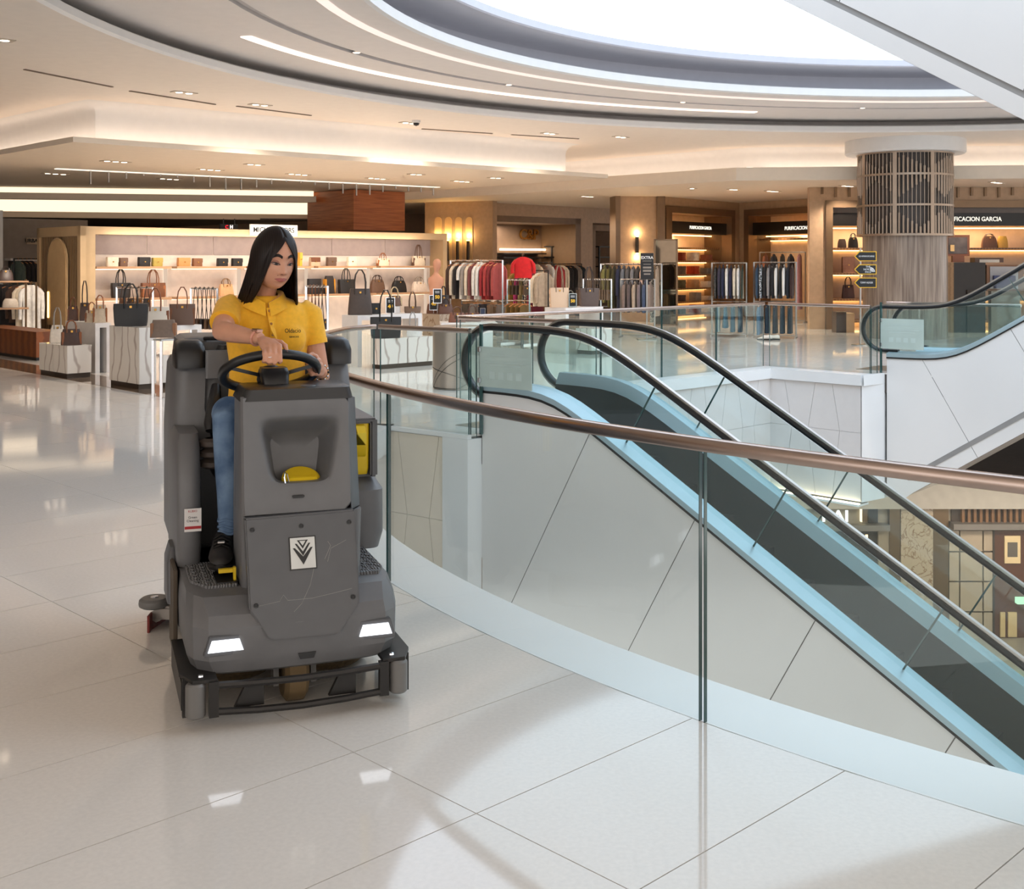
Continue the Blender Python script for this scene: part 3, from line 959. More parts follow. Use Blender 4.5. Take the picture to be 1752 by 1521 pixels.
# ================================================================== dropped canopies and their coves
canopy_paint = mat('canopy_paint', (234, 219, 200), 0.55, var=0.02)
beige_fascia = mat('beige_fascia', (226, 208, 184), 0.5, var=0.02)
NA = -UA                                    # away from the camera, to the left
def canopy(name, pts, z, label, edge=0.09):
    return struct(name, MB().prism([p[:2] for p in pts], z, z + edge), canopy_paint, label, 'ceiling')
Z1 = 3.58
K1, K2 = F(125, 243, Z1), F(1040, 305, Z1)
K1n, K2n = K1 + NA * 14, K2 + NA * 14
canopy('ceiling_canopy', [K1, K2, K2n, K1n], Z1, 'dropped warm canopy over the handbag shop')
def bulkhead(name, path, z0, z1, label, out, r=0.22):
    "lit wall above a canopy with a curved top; path listed with 'out' pointing to the open side per vertex"
    rings = []
    prof = [(0.0, z0), (0.0, z1 - r)] + [(r - r * cos(radians(a)), z1 - r + r * sin(radians(a))) for a in (20, 40, 60, 80, 90)] + [(r + 0.01, z1)]
    for p, n in zip(path, out):
        rings.append([Vector((p.x, p.y, 0)) + n * a_ + Vector((0, 0, z)) for a_, z in prof])
    mb = MB().loft(rings, cap=False, closed=False)
    return struct(name, mb, white_paint, label, 'wall', smooth=40)
sb = 0.62
b1 = K1 + UB * sb + NA * sb; b2 = K2 - UB * sb + NA * sb
diag1 = (UA - UB); diag2 = (UA + UB)
bulkhead('wall_bulkhead', [b1 + NA * 13, b1 + NA * 0.25, b1 + (NA + UB) * 0.06, b1 + UB * 0.25, b2 - UB * 0.25, b2 + (NA - UB) * 0.06, b2 + NA * 0.25, b2 + NA * 12], Z1 + 0.09, ZC - 0.002,
         'curved white bulkhead glowing above the dropped canopy', [-UB, -UB, diag1, UA, UA, diag2, UB, UB])
def cove(path, label, z, wid=0.05, st=None):
    mb = MB()
    for p, q in zip(path[:-1], path[1:]):
        p, q = Vector((p.x, p.y, z)), Vector((q.x, q.y, z))
        mb.bar(p, q, wid, 0.03)
    return obj('cove_light', mb, st or cove_light, label=label, cat='light', group='hidden cove light strips')
c1 = K1 + UB * 0.45 + NA * 0.45; c2 = K2 - UB * 0.45 + NA * 0.45
cove([c1 + NA * 12, c1, c2, c2 + NA * 12], 'hidden warm cove light on top of the handbag shop canopy', Z1 + 0.115)
# light slot with hanging rods in the canopy
SL0, SL1 = F(95, 288, Z1), F(750, 320, Z1)
slot = thing('slot_light', 'long white ceiling slot with a wave of hanging rods', 'light', (SL0 + SL1) / 2)
obj('diffuser', MB().bar(SL0 - slot.location + Vector((0, 0, -0.009)), SL1 - slot.location + Vector((0, 0, -0.009)), 0.16, 0.014), glow('slot_diffuser', (255, 236, 214), 1.1), slot)
for k in range(24):
    q = SL0.lerp(SL1, 0.075 + k * 0.0395)
    L = 0.17 + 0.13 * cos(k * 0.72 + 0.3) + (0.1 if k > 20 else 0)
    obj('rod', MB().tube([q - slot.location - Vector((0, 0, 0.016)), q - slot.location - Vector((0, 0, max(L, 0.05)))], 0.022, 6), steel, slot)
# far cove beams behind the canopy
def beam(label, y_l, y_r, hpx, x_r, z_l, fz):
    q0, q1 = F(-60, y_l, fz), F(x_r, y_r, fz)
    t = thing('cove_beam', label, 'ceiling beam', q0)
    hh = hpx / FPX * q1.y
    l = q0
    obj('fascia', MB().extrude([q0 - l, q1 - l, q1 - l + Vector((0, 0, 0.16)), q0 - l + Vector((0, 0, 0.16))], NA * 0.5), beige_fascia, t)
    obj('diffuser', MB().extrude([q0 - l + NA * 0.12 + Vector((0, 0, 0.16)), q1 - l + NA * 0.12 + Vector((0, 0, 0.16)), q1 - l + NA * 0.12 + Vector((0, 0, 0.16 + hh)), q0 - l + NA * 0.12 + Vector((0, 0, 0.16 + hh))], NA * 0.1),
        glow('beam_glow', (255, 228, 192), 1.15), t)
beam('upper glowing cove beam across the far handbag shop ceiling', 339, 346, 14, 541, 0, 3.28)
beam('lower glowing cove beam above the handbag wall', 371, 377, 24, 546, 0, 2.86)
struct('ceiling_far', MB().prism([F(-90, 371, 2.86)[:2], F(552, 377, 2.86)[:2], (F(552, 377, 2.86) + NA * 9)[:2], (F(-90, 371, 2.86) + NA * 9)[:2]], 2.86, 2.9), mat('dark_plenum', (92, 84, 78), 0.8), 'dark open ceiling behind the handbag wall', 'ceiling')
# canopy over the right shops
Z2 = 3.54
R1_, R2_, R3_ = F(1260, 309, Z2), F(525, 352, Z2), F(1800, 305, Z2)
struct('ceiling_canopy_right', MB().prism([R2_[:2], R1_[:2], R3_[:2], (R3_.x + 8, R3_.y), (R3_.x + 8, 46), (R2_.x, 46)], Z2, Z2 + 0.3), canopy_paint, 'dropped beige canopy over the right shops', 'ceiling')
e1 = (R1_ - R2_).normalized()
n1 = Vector((e1.y, -e1.x, 0))
if n1.dot(R1_) > 0: n1 = -n1
bb = [R2_ - n1 * 0.6, R1_ - n1 * 0.5 + Vector((0.1, 0.35, 0)), R1_ + Vector((0.9, 0.62, 0)), R3_ + Vector((6, 0.62, 0))]
nb = [n1, (n1 + Vector((0, -1, 0))).normalized(), Vector((0, -1, 0)), Vector((0, -1, 0))]
bulkhead('wall_bulkhead_right', bb, Z2 + 0.3, ZC - 0.002, 'curved white bulkhead glowing above the right shop canopy', nb, r=0.2)
cove([R2_ - n1 * 0.45, R1_ - n1 * 0.42 + Vector((0.05, 0.1, 0)), R1_ + Vector((0.8, 0.44, 0)), R3_ + Vector((6, 0.44, 0))], 'hidden warm cove light on top of the right shop canopy', Z2 + 0.32)
# ---------------- ceiling fixtures
def down(px, py, z, n, name_l, spot=0.0):
    p = F(px, py, z)
    t = thing('recessed_spot', name_l, 'downlight', p, group='recessed ceiling spots')
    obj('trim', MB().prism([(UB * (sx * (0.09 * n + 0.02)) + UA * (sy * 0.08))[:2] for sx, sy in ((-1, -1), (1, -1), (1, 1), (-1, 1))], -0.012, 0.004), mat('spot_trim', (196, 178, 158), 0.4), t)
    for k in range(n):
        q = UB * ((k - (n - 1) / 2) * 0.17)
        obj('lens', MB().lathe([(0.001, -0.014), (0.055, -0.014), (0.06, -0.002)], q, 12), downlight, t)
    if spot:
        lamp('spot_lamp', 'SPOT', p - Vector((0, 0, 0.05)), spot * SPOT, WARM, 0.08, spot=125)
dl = [(8, 68, ZC, 1, 60, 'alone at the far left of the main ceiling'), (315, 158, ZC, 2, 110, 'pair in the main ceiling left of the long slots'), (445, 179, ZC, 2, 110, 'second pair in the main ceiling from the left'),
      (700, 210, ZC, 2, 110, 'pair in the main ceiling by the small camera'), (940, 228, ZC, 2, 110, 'pair in the main ceiling above the arched lamps'), (1062, 234, ZC, 2, 90, 'right pair in the main ceiling'),
      (1180, 263, ZC, 2, 60, 'pair beside the right bulkhead'),
      (198, 276, Z1, 3, 120, 'triple at the front left of the handbag shop canopy'), (360, 290, Z1, 3, 120, 'second triple from the left under the handbag shop canopy'), (510, 298, Z1, 3, 120, 'third triple from the left under the handbag shop canopy'),
      (435, 281, Z1, 2, 0, 'pair near the canopy edge above the woman'), (645, 305, Z1, 3, 120, 'fourth triple from the left under the canopy'), (712, 298, Z1, 2, 0, 'pair near the canopy edge right of the rods'),
      (790, 310, Z1, 3, 100, 'last triple under the handbag shop canopy'), (848, 304, Z1, 2, 0, 'pair near the right tip of the handbag shop canopy'), (95, 297, Z1, 3, 0, 'triple left of the rod slot'), (290, 306, Z1, 3, 0, 'triple behind the rod slot'),
      (1255, 324, Z2, 2, 120, 'pair by the right shop canopy edge'), (1184, 322, Z2, 1, 0, 'single in the right canopy left of the corner'), (1322, 327, Z2, 3, 120, 'triple under the right canopy beside the column'),
      (1450, 318, Z2, 3, 120, 'triple under the right canopy touching the column'), (1705, 312, Z2, 3, 120, 'triple under the right canopy at the frame edge'), (1005, 336, Z2, 3, 140, 'triple before the gilded letters')]
for x, y, z, n, s, l in dl:
    down(x, y, z, n, 'recessed ceiling spot, ' + l, s)
for k, (x0, y0, x1, y1) in enumerate(((42, 118, 192, 148), (222, 155, 368, 178), (405, 181, 532, 197), (602, 215, 648, 219), (722, 220, 842, 228), (875, 230, 990, 237))):
    p, q = F(x0, y0, ZC), F(x1, y1, ZC)
    obj('air_slot', MB().bar(p - Vector((0, 0, 0.008)), q - Vector((0, 0, 0.008)), 0.05, 0.012), mat('slot_dark', (120, 100, 84), 0.7),
        label='thin dark air slot in the main ceiling, %s from the left' % ORD[k], cat='vent', group='linear air slots')
p = F(712, 206, ZC)
t = thing('ceiling_camera', 'small white dome camera on the main ceiling', 'camera', p)
obj('base', MB().lathe([(0.001, 0), (0.08, 0), (0.08, -0.04), (0.06, -0.05)], n=16), white_paint, t)
obj('dome', MB().lathe([(0.06, -0.05), (0.05, -0.09), (0.001, -0.11)], n=16), black_metal, t, smooth=50)

# ================================================================== round column with lattice
cc = P(1548, 450, 26.05); cc.z = 0
col = thing('column', 'round wood-grain column wrapped in a bronze lattice below its white cap', 'column', cc)
grain = mat('grey_wood_grain_stone', (118, 100, 88), 0.3, rgb2=(166, 148, 132), vscale=7, stretch=(3, 3, 0.14))
obj('shaft', MB().lathe([(0.001, 0), (0.9, 0), (0.9, 4.3)], n=48), grain, col, smooth=40)
obj('cap', MB().lathe([(0.9, 4.05), (1.25, 4.05), (1.28, 4.08), (1.28, ZC), (0.5, ZC)], n=48), white_paint, col, smooth=30)
bronze = mat('satin_bronze', (168, 148, 130), 0.35, 0.7, var=0.05)
obj('dark_liner', MB().lathe([(0.93, 2.3), (0.93, 4.05)], n=48), mat('smoked_liner', (72, 62, 56), 0.5), col, smooth=40)
for z in (2.24, 2.88, 3.54, 4.02):
    obj('hoop', MB().lathe([(0.985, z), (1.03, z), (1.03, z + 0.045), (0.985, z + 0.045), (0.985, z)], n=48), bronze, col, smooth=30)
for k in range(72):
    a = 2 * pi * k / 72
    q = Vector((cos(a), sin(a), 0)) * 1.0
    if k % 9 == 3:
        obj('upright', MB().box(q + Vector((0, 0, 3.14)), (0.05, 0.09, 1.8), rz=a), bronze, col)
        continue
    mb = MB()
    for i, (z0, z1) in enumerate(((2.28, 2.88), (2.92, 3.54), (3.58, 4.02))):
        ph = abs(((k + i * 5) % 12) - 6) / 6
        zs = z0 + (z1 - z0) * (0.25 + 0.6 * ph)
        if i % 2: mb.tube([q + Vector((0, 0, z0)), q + Vector((0, 0, zs))], 0.01, 5); mb.tube([q + Vector((0, 0, zs)), q + Vector((0, 0, z1))], 0.023, 6)
        else: mb.tube([q + Vector((0, 0, z0)), q + Vector((0, 0, zs))], 0.023, 6); mb.tube([q + Vector((0, 0, zs)), q + Vector((0, 0, z1))], 0.01, 5)
    obj('slat', mb, bronze, col)
# direction signs on a pole in front of the column
sp0 = P(1472, 450, 23.6); sp0.z = 0
ds = thing('direction_sign', 'pole with three black and yellow arrow signs before the round column', 'sign', sp0)
obj('pole', MB().tube([(0, 0, 0), (0, 0, 1.95)], 0.02, 8), steel, ds)
obj('foot', MB().lathe([(0.001, 0.02), (0.18, 0.02), (0.18, 0)], n=20), steel, ds)
yel = mat('sign_yellow', (232, 180, 40), 0.5); blk = mat('sign_black', (28, 26, 26), 0.5); wht = mat('sign_white', (236, 236, 236), 0.5)
ck = 23.55 / FPX
for (y0, y1, txt, sz, dx) in ((430, 447, 'A|X ARMANI EXCHANGE', 0.045, 0.02), (452.5, 469.5, 'THE\nNORTH\nFACE', 0.052, 0.05), (475, 492.5, 'TOMMY HILFIGER', 0.052, 0.02)):
    z1, z0 = H + (HY - y0) * ck, H + (HY - y1) * ck
    x0, x1 = (1461 - 1472) * ck, (1499 - 1472) * ck
    zm = (z0 + z1) / 2
    def arrow(g): return [Vector((x0 + g * 1.3, 0, zm)), Vector((x0 + 0.10 + g * 0.4, 0, z0 + g)), Vector((x1 - g, 0, z0 + g)), Vector((x1 - g, 0, z1 - g)), Vector((x0 + 0.10 + g * 0.4, 0, z1 - g))]
    pl = obj('arrow_plate', MB().extrude([p + Vector((0, -0.03, 0)) for p in arrow(0)], (0, 0.02, 0)), yel, ds)
    obj('arrow_face', MB().extrude([p + Vector((0, -0.034, 0)) for p in arrow(0.016)], (0, 0.006, 0)), blk, pl)
    text_mesh('lettering', txt, sz, wht, pl, frame3((dx + (x0 + x1) / 2, -0.037, zm), (1, 0, 0)), depth=0.001, sx=0.62 if '\n' not in txt else 1.0)
    if 'NORTH' in txt:
        for r0, r1 in ((0.030, 0.045), (0.055, 0.07), (0.08, 0.095)):
            obj('emblem', MB().loft([[Vector((x1 - 0.13 + r * cos(radians(a)), -0.0375, zm - 0.05 + r * sin(radians(a)))) for a in range(0, 91, 15)] for r in (r0, r1)], cap=False, closed=False), wht, pl)

# ================================================================== shop walls on the right
stone_wall = mat('warm_limestone', (196, 164, 132), 0.42, var=0.07, vscale=9, bump=0.05)
frame_metal = mat('champagne_metal', (138, 112, 86), 0.35, 0.5, var=0.05)
sign_black = mat('fascia_black', (24, 20, 18), 0.35)
peach = mat('peach_back_panel', (240, 208, 176), 0.5)
shelf_wood = mat('shelf_oak', (150, 108, 70), 0.4, kind='wave', rgb2=(124, 86, 54), vscale=4, stretch=(1, 1, 6))
shelf_glow = glow('shelf_edge_light', (255, 200, 128), 4.5)
letter_glow = glow('lit_letters', (255, 246, 228), 1.0)
ZW = Z2
cw = P(1265, 450, 36.9); q1 = P(1135, 450, 33.4); q2 = P(1388, 450, 34.4)
N1 = PL(cw, q1 - cw); N2 = PL(cw, q2 - cw)
def niche(plane, name, wl, xr, xo, y_ft, y_top, y_s0, y_s1, label, shelves, txt_x, txt, wall_x, depth=0.9, tsize=0.2):
    """wall with an opening: wall_x pixel ends of wall, xr outer frame, xo opening"""
    u = lambda x: plane.uz(x, 450)[0]
    za = lambda y, x: plane.uz(x, y)[1]
    xm = (xo[0] + xo[1]) / 2
    zf, zt = za(y_ft, xm), za(y_top, xm)
    wm = MB()
    plane.box(wm, u(wall_x[0]), u(xr[0]), 0, ZW, -0.2, 0)
    plane.box(wm, u(xr[1]), u(wall_x[1]), 0, ZW, -0.2, 0)
    plane.box(wm, u(xr[0]), u(xr[1]), zf, ZW, -0.2, 0)
    struct('wall_' + name, wm, stone_wall, 'warm limestone wall ' + wl, 'wall')
    t = thing('shop_niche', label, 'shop niche', plane.w(u(xm), 0, -0.4))
    def kb(nm, boxes, m, par=None):
        mb = MB()
        for b_ in boxes: plane.box(mb, *b_)
        return obj(nm, mb.xform(Matrix.Translation(-t.location)), m, par or t)
    L, R_ = u(xo[0]), u(xo[1])
    kb('frame', [(u(xr[0]), L, 0, zf, -0.3, 0.06), (R_, u(xr[1]), 0, zf, -0.3, 0.06), (L, R_, zt, zf, -0.3, 0.06)], frame_metal)
    kb('side_panel', [(L - 0.01, L, 0, zt, -depth, -0.3), (R_, R_ + 0.01, 0, zt, -depth, -0.3), (L, R_, zt, zt + 0.02, -depth, -0.3)], mat('bronze_reveal', (120, 92, 64), 0.4))
    kb('back_panel', [(L, R_, 0, zt, -depth - 0.03, -depth)], peach)
    z0, z1 = za(y_s1, xm), za(y_s0, xm)
    sg = kb('fascia_sign', [(L, R_, z0, z1, -0.32, -0.12)], sign_black)
    kb('cove_tube', [(L + 0.05, R_ - 0.05, z0 - 0.05, z0 - 0.02, -depth + 0.2, -depth + 0.26)], shelf_glow)
    text_mesh('lettering', txt, tsize, letter_glow, sg, Matrix.Translation(-t.location) @ plane.frame(txt_x, (y_s0 + y_s1) / 2, -0.11), sx=0.9, bold=0.0015)
    for ys in shelves:
        z = plane.uz(xm, ys, -0.5)[1]
        sh = kb('shelf', [(L + 0.02, R_ - 0.02, z - 0.05, z, -depth, -0.35)], shelf_wood)
        kb('shelf_light', [(L + 0.05, R_ - 0.05, z - 0.075, z - 0.055, -depth + 0.03, -depth + 0.07)], shelf_glow, sh)
    return t, u, kb
niche(N1, 'niche_left', 'left of the inner corner', (1137, 1255), (1147, 1249), 356, 367, 380, 400,
      'lit shop niche of folded clothes left of the inner corner', (424, 446, 469, 492, 514, 535), 1199, 'PURIFICACION GARCIA', (1135, 1265), tsize=0.135)
niche(N2, 'niche_right', 'right of the inner corner', (1275, 1386), (1283, 1384), 356, 367, 379, 401,
      'lit shop niche with one high shelf right of the inner corner', (408,), 1373, 'PURIFICACION GARCIA', (1265, 1392), tsize=0.15)
SWP = PL((0, 29.3), (1, 0))
nt_, uS, kbS = niche(SWP, 'front_right', 'beside the round column', (1412, 1860), (1424, 1850), 343, 355, 364, 386,
      'wide lit handbag shopfront behind the round column', (424, 467, 511, 548), 1663, 'PURIFICACION GARCIA', (1385, 1900), depth=1.3, tsize=0.155)
kbS('grey_strip', [(uS(1424), uS(1850), SWP.uz(1600, 364)[1], SWP.uz(1600, 355)[1], -0.3, -0.1)], mat('strip_grey', (110, 100, 94), 0.5))
fr = thing('frieze_bars', 'row of short bronze bars along the top of the right shopfront', 'frieze', SWP.w(uS(1560), 3.1, 0))
for k in range(15):
    x = 1405 + k * 23.3
    mb = MB(); SWP.rect(mb, x, 319, x + 4, 332 + 6 * abs(sin(k * 1.1)), 0.003, 0.05)
    obj('bar', mb.xform(Matrix.Translation(-fr.location)), frame_metal, fr)
# end of the projecting wall left of the front shop
struct('wall_front_end', MB().prism([(SWP.w(uS(1385), 0))[:2], (SWP.w(uS(1387), 0, -0.2))[:2], (q2.x + 0.4, q2.y), (q2.x - 0.1, q2.y)], 0, ZW), stone_wall, 'limestone return between niche and front shop', 'wall')
# pier with sconce and metal strip
PP = PL(P(1060, 450, 33.2), P(1135, 450, 33.4) - P(1060, 450, 33.2))
m = MB(); PP.rect(m, 1056, 200, 1135, 700, -0.6, 0); m = MB(); PP.box(m, PP.uz(1058, 450)[0], PP.uz(1124, 450)[0], 0, ZW, -0.5, 0)
struct('wall_pier', m, stone_wall, 'limestone pier carrying a slim wall sconce', 'wall')
m = MB(); PP.box(m, PP.uz(1123, 450)[0], PP.uz(1136, 450)[0], 0, ZW, -0.4, 0.12)
struct('trim_13', m, frame_metal, 'bronze strip between sconce pier and lit niche', 'trim')
m = MB(); PP.box(m, PP.uz(1052, 450)[0], PP.uz(1060, 450)[0], 0, ZW, -0.6, 0.1)
struct('trim_14', m, frame_metal, 'bronze strip on the left edge of the sconce pier', 'trim')
t = thing('wall_sconce', 'slim bronze up-and-down sconce on the limestone pier', 'wall lamp', PP.pt(1091, 435, 0.0))
kid(t, 'body', PP, [(1089, 405, 1093, 433)], mat('dark_bronze', (74, 62, 52), 0.4, 0.5), 0.0, 0.12)
kid(t, 'lens', PP, [(1089.4, 404, 1092.6, 405), (1089.4, 433, 1092.6, 434)], glow('sconce_lens', (255, 200, 120), 25), 0.02, 0.1)
for y in (398, 440):
    lamp('sconce_lamp', 'POINT', PP.pt(1091, y, 0.1), 5, (1, 0.72, 0.4), 0.03)
# gilded-letter shop
CP0, CP1 = P(843, 450, 36.9), P(1003, 450, 40.0)
CP = PL(CP0, CP1 - CP0)
uc = lambda x, o=0.0: CP.uz(x, 450, o)[0]
m = MB()
CP.box(m, uc(843), uc(994), CP.uz(918, 371)[1], ZW, -0.2, 0); CP.box(m, uc(994), uc(1014), 0, ZW, -0.2, 0); CP.box(m, uc(1014), uc(1062), CP.uz(1030, 382)[1], ZW, -0.2, 0)
struct('wall_back', m, stone_wall, 'limestone wall around the gilded-letter shop', 'wall')
t = thing('shop_niche', 'taupe shop bay with gilded C and P letters and black shelving', 'shop niche', CP.w(uc(918), 0, -0.8))
def kc(nm, boxes, mm, par=None):
    mb = MB()
    for b_ in boxes: CP.box(mb, *b_)
    return obj(nm, mb.xform(Matrix.Translation(-t.location)), mm, par or t)
zt = CP.uz(918, 371)[1]
taupe = mat('taupe_plaster', (128, 102, 80), 0.6)
kc('reveal', [(uc(843), uc(994), zt - 0.2, zt, -1.6, -0.01), (uc(985), uc(994), 0, zt, -1.6, -0.01), (uc(1014), uc(1019), 0, zt - .2, -1.6, 0), (uc(1014), uc(1062), zt - 0.4, zt - 0.2, -1.6, 0)], mat('reveal_bronze', (136, 106, 76), 0.45))
kc('back_wall', [(uc(835), uc(1070), 0, zt, -1.65, -1.6)], taupe)
kc('light_bar', [(uc(858, -1.4), uc(938, -1.4), CP.uz(900, 428.5, -1.4)[1], CP.uz(900, 425.5, -1.4)[1], -1.5, -1.4)], glow('bar_light', (255, 230, 196), 5))
gold = mat('gilded_metal', (212, 160, 84), 0.25, 1.0)
text_mesh('gilded_letters', 'C&P', 0.5, gold, t, Matrix.Translation(-t.location) @ CP.frame(905, 402, -1.52), depth=0.03, bold=0.006)
sh = None
for (x0, x1, y0, y1) in ((945, 997, 422, 505), (1026, 1060, 422, 505)):
    boxes = []
    for xx in (x0, (x0 + x1) / 2 + 8, x1):
        boxes.append((uc(xx, -1) - 0.02, uc(xx, -1) + 0.02, 0, CP.uz(x0, y0, -1)[1], -1.05, -1.0))
    for yy in (y0, 440, 456, 488):
        z = CP.uz(x0, yy, -1)[1]
        boxes.append((uc(x0, -1), uc(x1, -1), z - 0.02, z + 0.02, -1.4, -1.0))
    kc('black_shelf_frame', boxes, black_metal)
kc('black_shelf', [(uc(862, -1.2), uc(935, -1.2), CP.uz(900, yy, -1.2)[1] - 0.02, CP.uz(900, yy, -1.2)[1] + 0.02, -1.6, -1.2) for yy in (434, 441, 455)], black_metal)
lamp('shop_lamp', 'AREA', CP.w(uc(918), zt - 0.25, -0.8), 45, WARM, 2.5, size_y=0.6)
lamp('niche_lamp', 'AREA', N1.w(N1.uz(1199, 450)[0], N1.uz(1199, 402)[1], -0.5), 14, (1, 0.7, 0.42), 1.6, size_y=0.3)
lamp('niche_lamp', 'AREA', N2.w(N2.uz(1333, 450)[0], N2.uz(1333, 402)[1], -0.5), 14, (1, 0.7, 0.42), 1.6, size_y=0.3)
lamp('niche_lamp', 'AREA', SWP.w(uS(1560), SWP.uz(1600, 388)[1], -0.7), 50, (1, 0.72, 0.45), 5.0, size_y=0.4)
# arched lamps wall
AW0, AW1 = P(727, 450, 36.6), P(843, 450, 35.6)
AW = PL(AW0, AW1 - AW0)
m = MB(); AW.box(m, AW.uz(727, 450)[0], AW.uz(843, 450)[0], 0, ZW, -0.3, 0)
struct('wall_arches', m, stone_wall, 'limestone wall with a row of arched lamps', 'wall')
for k, x in enumerate((750, 767.5, 785, 803)):
    t = thing('arched_lamp', 'arched glowing wall niche with a bronze rod, %s from the left' % ORD[k], 'wall lamp', AW.pt(x, 452, 0), group='arched lamps on the limestone wall')
    inv = Matrix.Translation(-t.location)
    u0, u1 = AW.uz(x - 6, 450)[0], AW.uz(x + 6, 450)[0]
    zb, zt2 = AW.uz(x, 412)[1], AW.uz(x, 378)[1]
    r = (u1 - u0) / 2
    pts = [AW.w(u0, zb - 0.6, 0.004), AW.w(u1, zb - 0.6, 0.004)] + [AW.w((u0 + u1) / 2 + r * cos(radians(a)), zt2 + r * sin(radians(a)), 0.004) for a in range(0, 181, 20)]
    obj('arch_panel', MB().extrude(pts, AW.n * 0.02).xform(inv), mat('arch_plaster', (236, 196, 140), 0.5), t)
    obj('rod', MB().tube([AW.w((u0 + u1) / 2, zb - 0.62, 0.09), AW.w((u0 + u1) / 2, zb, 0.09)], 0.05, 8).xform(inv), MATS['dark_bronze'], t)
    obj('lens', MB().tube([AW.w((u0 + u1) / 2, zb, 0.09), AW.w((u0 + u1) / 2, zb + 0.02, 0.09)], 0.045, 8).xform(inv), glow('arch_lens', (255, 190, 90), 30), t)
    lamp('arch_lamp', 'POINT', AW.w((u0 + u1) / 2, zb + 0.16, 0.12), 5, (1, 0.68, 0.3), 0.03)
# hanging wood volume
wc = P(605, 450, 30.5); wl_ = wc + NA * 2.1; wr = wc + UB * 1.7
zt, zb = H + (HY - 357) / FPX * 30.5, H + (HY - 393) / FPX * 30.5
struct('ceiling_wood_box', MB().prism([wl_[:2], wc[:2], wr[:2], (wr + NA * 2.1)[:2]], zb, zt + 0.5), mat('walnut_veneer', (188, 108, 58), 0.4, rgb2=(156, 84, 42), vscale=3, stretch=(0.5, 0.5, 9)), 'hanging walnut box under the canopy', 'ceiling')
# closing walls far away
struct('wall_far', MB().add([(-34, 45, 0), (30, 45, 0), (30, 45, 4.4), (-34, 45, 4.4)], [(0, 1, 2, 3)]), mat('far_wall_taupe', (168, 140, 116), 0.6), 'taupe wall at the far end of the shops', 'wall')
struct('wall_left_far', MB().add([(-23, -3, 0), (-23, 45, 0), (-23, 45, 4.4), (-23, -3, 4.4)], [(0, 1, 2, 3)]), MATS['far_wall_taupe'], 'taupe wall far to the left', 'wall')
# ================================================================== ride-on floor scrubber
YAW = radians(20.0)
mach = thing('floor_scrubber', 'grey ride-on floor scrubber with lit headlamps and yellow caps driven by the woman', 'scrubber', (-0.762, 4.265, 0), YAW)
plastic = mat('grey_scrubber_plastic', (104, 104, 106), 0.42, var=0.05, vscale=14, bump=0.03)
plastic_d = mat('charcoal_scrubber_plastic', (89, 90, 93), 0.4, var=0.05, vscale=14)
blackp = mat('black_scrubber_plastic', (30, 30, 32), 0.35, var=0.06)
bumper_m = mat('black_bumper_steel', (42, 40, 39), 0.4, 0.3, var=0.12, vscale=30)
roller_m = mat('grey_roller_plastic', (112, 110, 108), 0.4, var=0.06)
yellow = mat('yellow_plastic', (236, 200, 30), 0.38, var=0.03)
lampw = glow('headlamp_white', (244, 248, 255), 1.8)
def rr(u0, u1, v0, v1, z, r=0.05, n=4):
    pts = []
    for cx, cy, a0 in ((u1 - r, v0 + r, -90), (u1 - r, v1 - r, 0), (u0 + r, v1 - r, 90), (u0 + r, v0 + r, 180)):
        for k in range(n + 1):
            a = radians(a0 + 90 * k / n)
            pts.append(Vector((cx + r * cos(a), cy + r * sin(a), z)))
    return pts
def mp(name, mb, m, parent=mach, smooth=35, **k):
    return obj(name, mb, m, parent, smooth=smooth, **k)
# chassis nose and platform
def nose(z, f, w, back=0.92, ch=0.07):
    return [Vector(p) for p in ((-w + ch, f, z), (-w * 0.5, f - 0.012, z), (0, f - 0.018, z), (w * 0.5, f - 0.012, z), (w - ch, f, z), (w - 0.02, f + 0.05, z), (w, f + 0.12, z), (w, back, z), (-w, back, z), (-w, f + 0.12, z), (-w + 0.02, f + 0.05, z))]
ch = mp('chassis', MB().loft([nose(0.155, 0.11, 0.345), nose(0.172, 0.075, 0.375), nose(0.22, 0.058, 0.392), nose(0.335, 0.062, 0.395), nose(0.375, 0.085, 0.392), nose(0.425, 0.16, 0.385, ch=0.05), nose(0.43, 0.2, 0.37, ch=0.04)]), plastic, smooth=22)
# foot plates
plate = mat('textured_step_plate', (128, 128, 130), 0.45, kind='wave', rgb2=(108, 108, 110), vscale=30, distortion=6, bump=0.6)
for pts in (((-0.365, 0.62), (-0.365, 0.36), (-0.31, 0.25), (-0.2, 0.25), (-0.2, 0.62)), ((0.265, 0.25), (0.345, 0.25), (0.375, 0.32), (0.375, 0.72), (0.265, 0.72))):
    sp_ = mp('step_plate', MB().prism(pts, 0.430, 0.441), plate, smooth=False)
    sgn = 1 if pts[0][0] > 0 else -1
    rib = MB()
    us = [min(p[0] for p in pts), max(p[0] for p in pts)]
    nv = 14
    for i in range(nv):
        for j in range(4):
            uu = us[0] + (us[1] - us[0]) * (j + 0.6) / 4.3; vv = 0.29 + i * ((max(p[1] for p in pts) - 0.31) / nv)
            rib.box((uu, vv, 0.4425), (0.022, 0.006, 0.004), rz=radians(40 if (i + j) % 2 else -40))
    mp('tread_rib', rib, plate, sp_, smooth=False, kind='stuff')
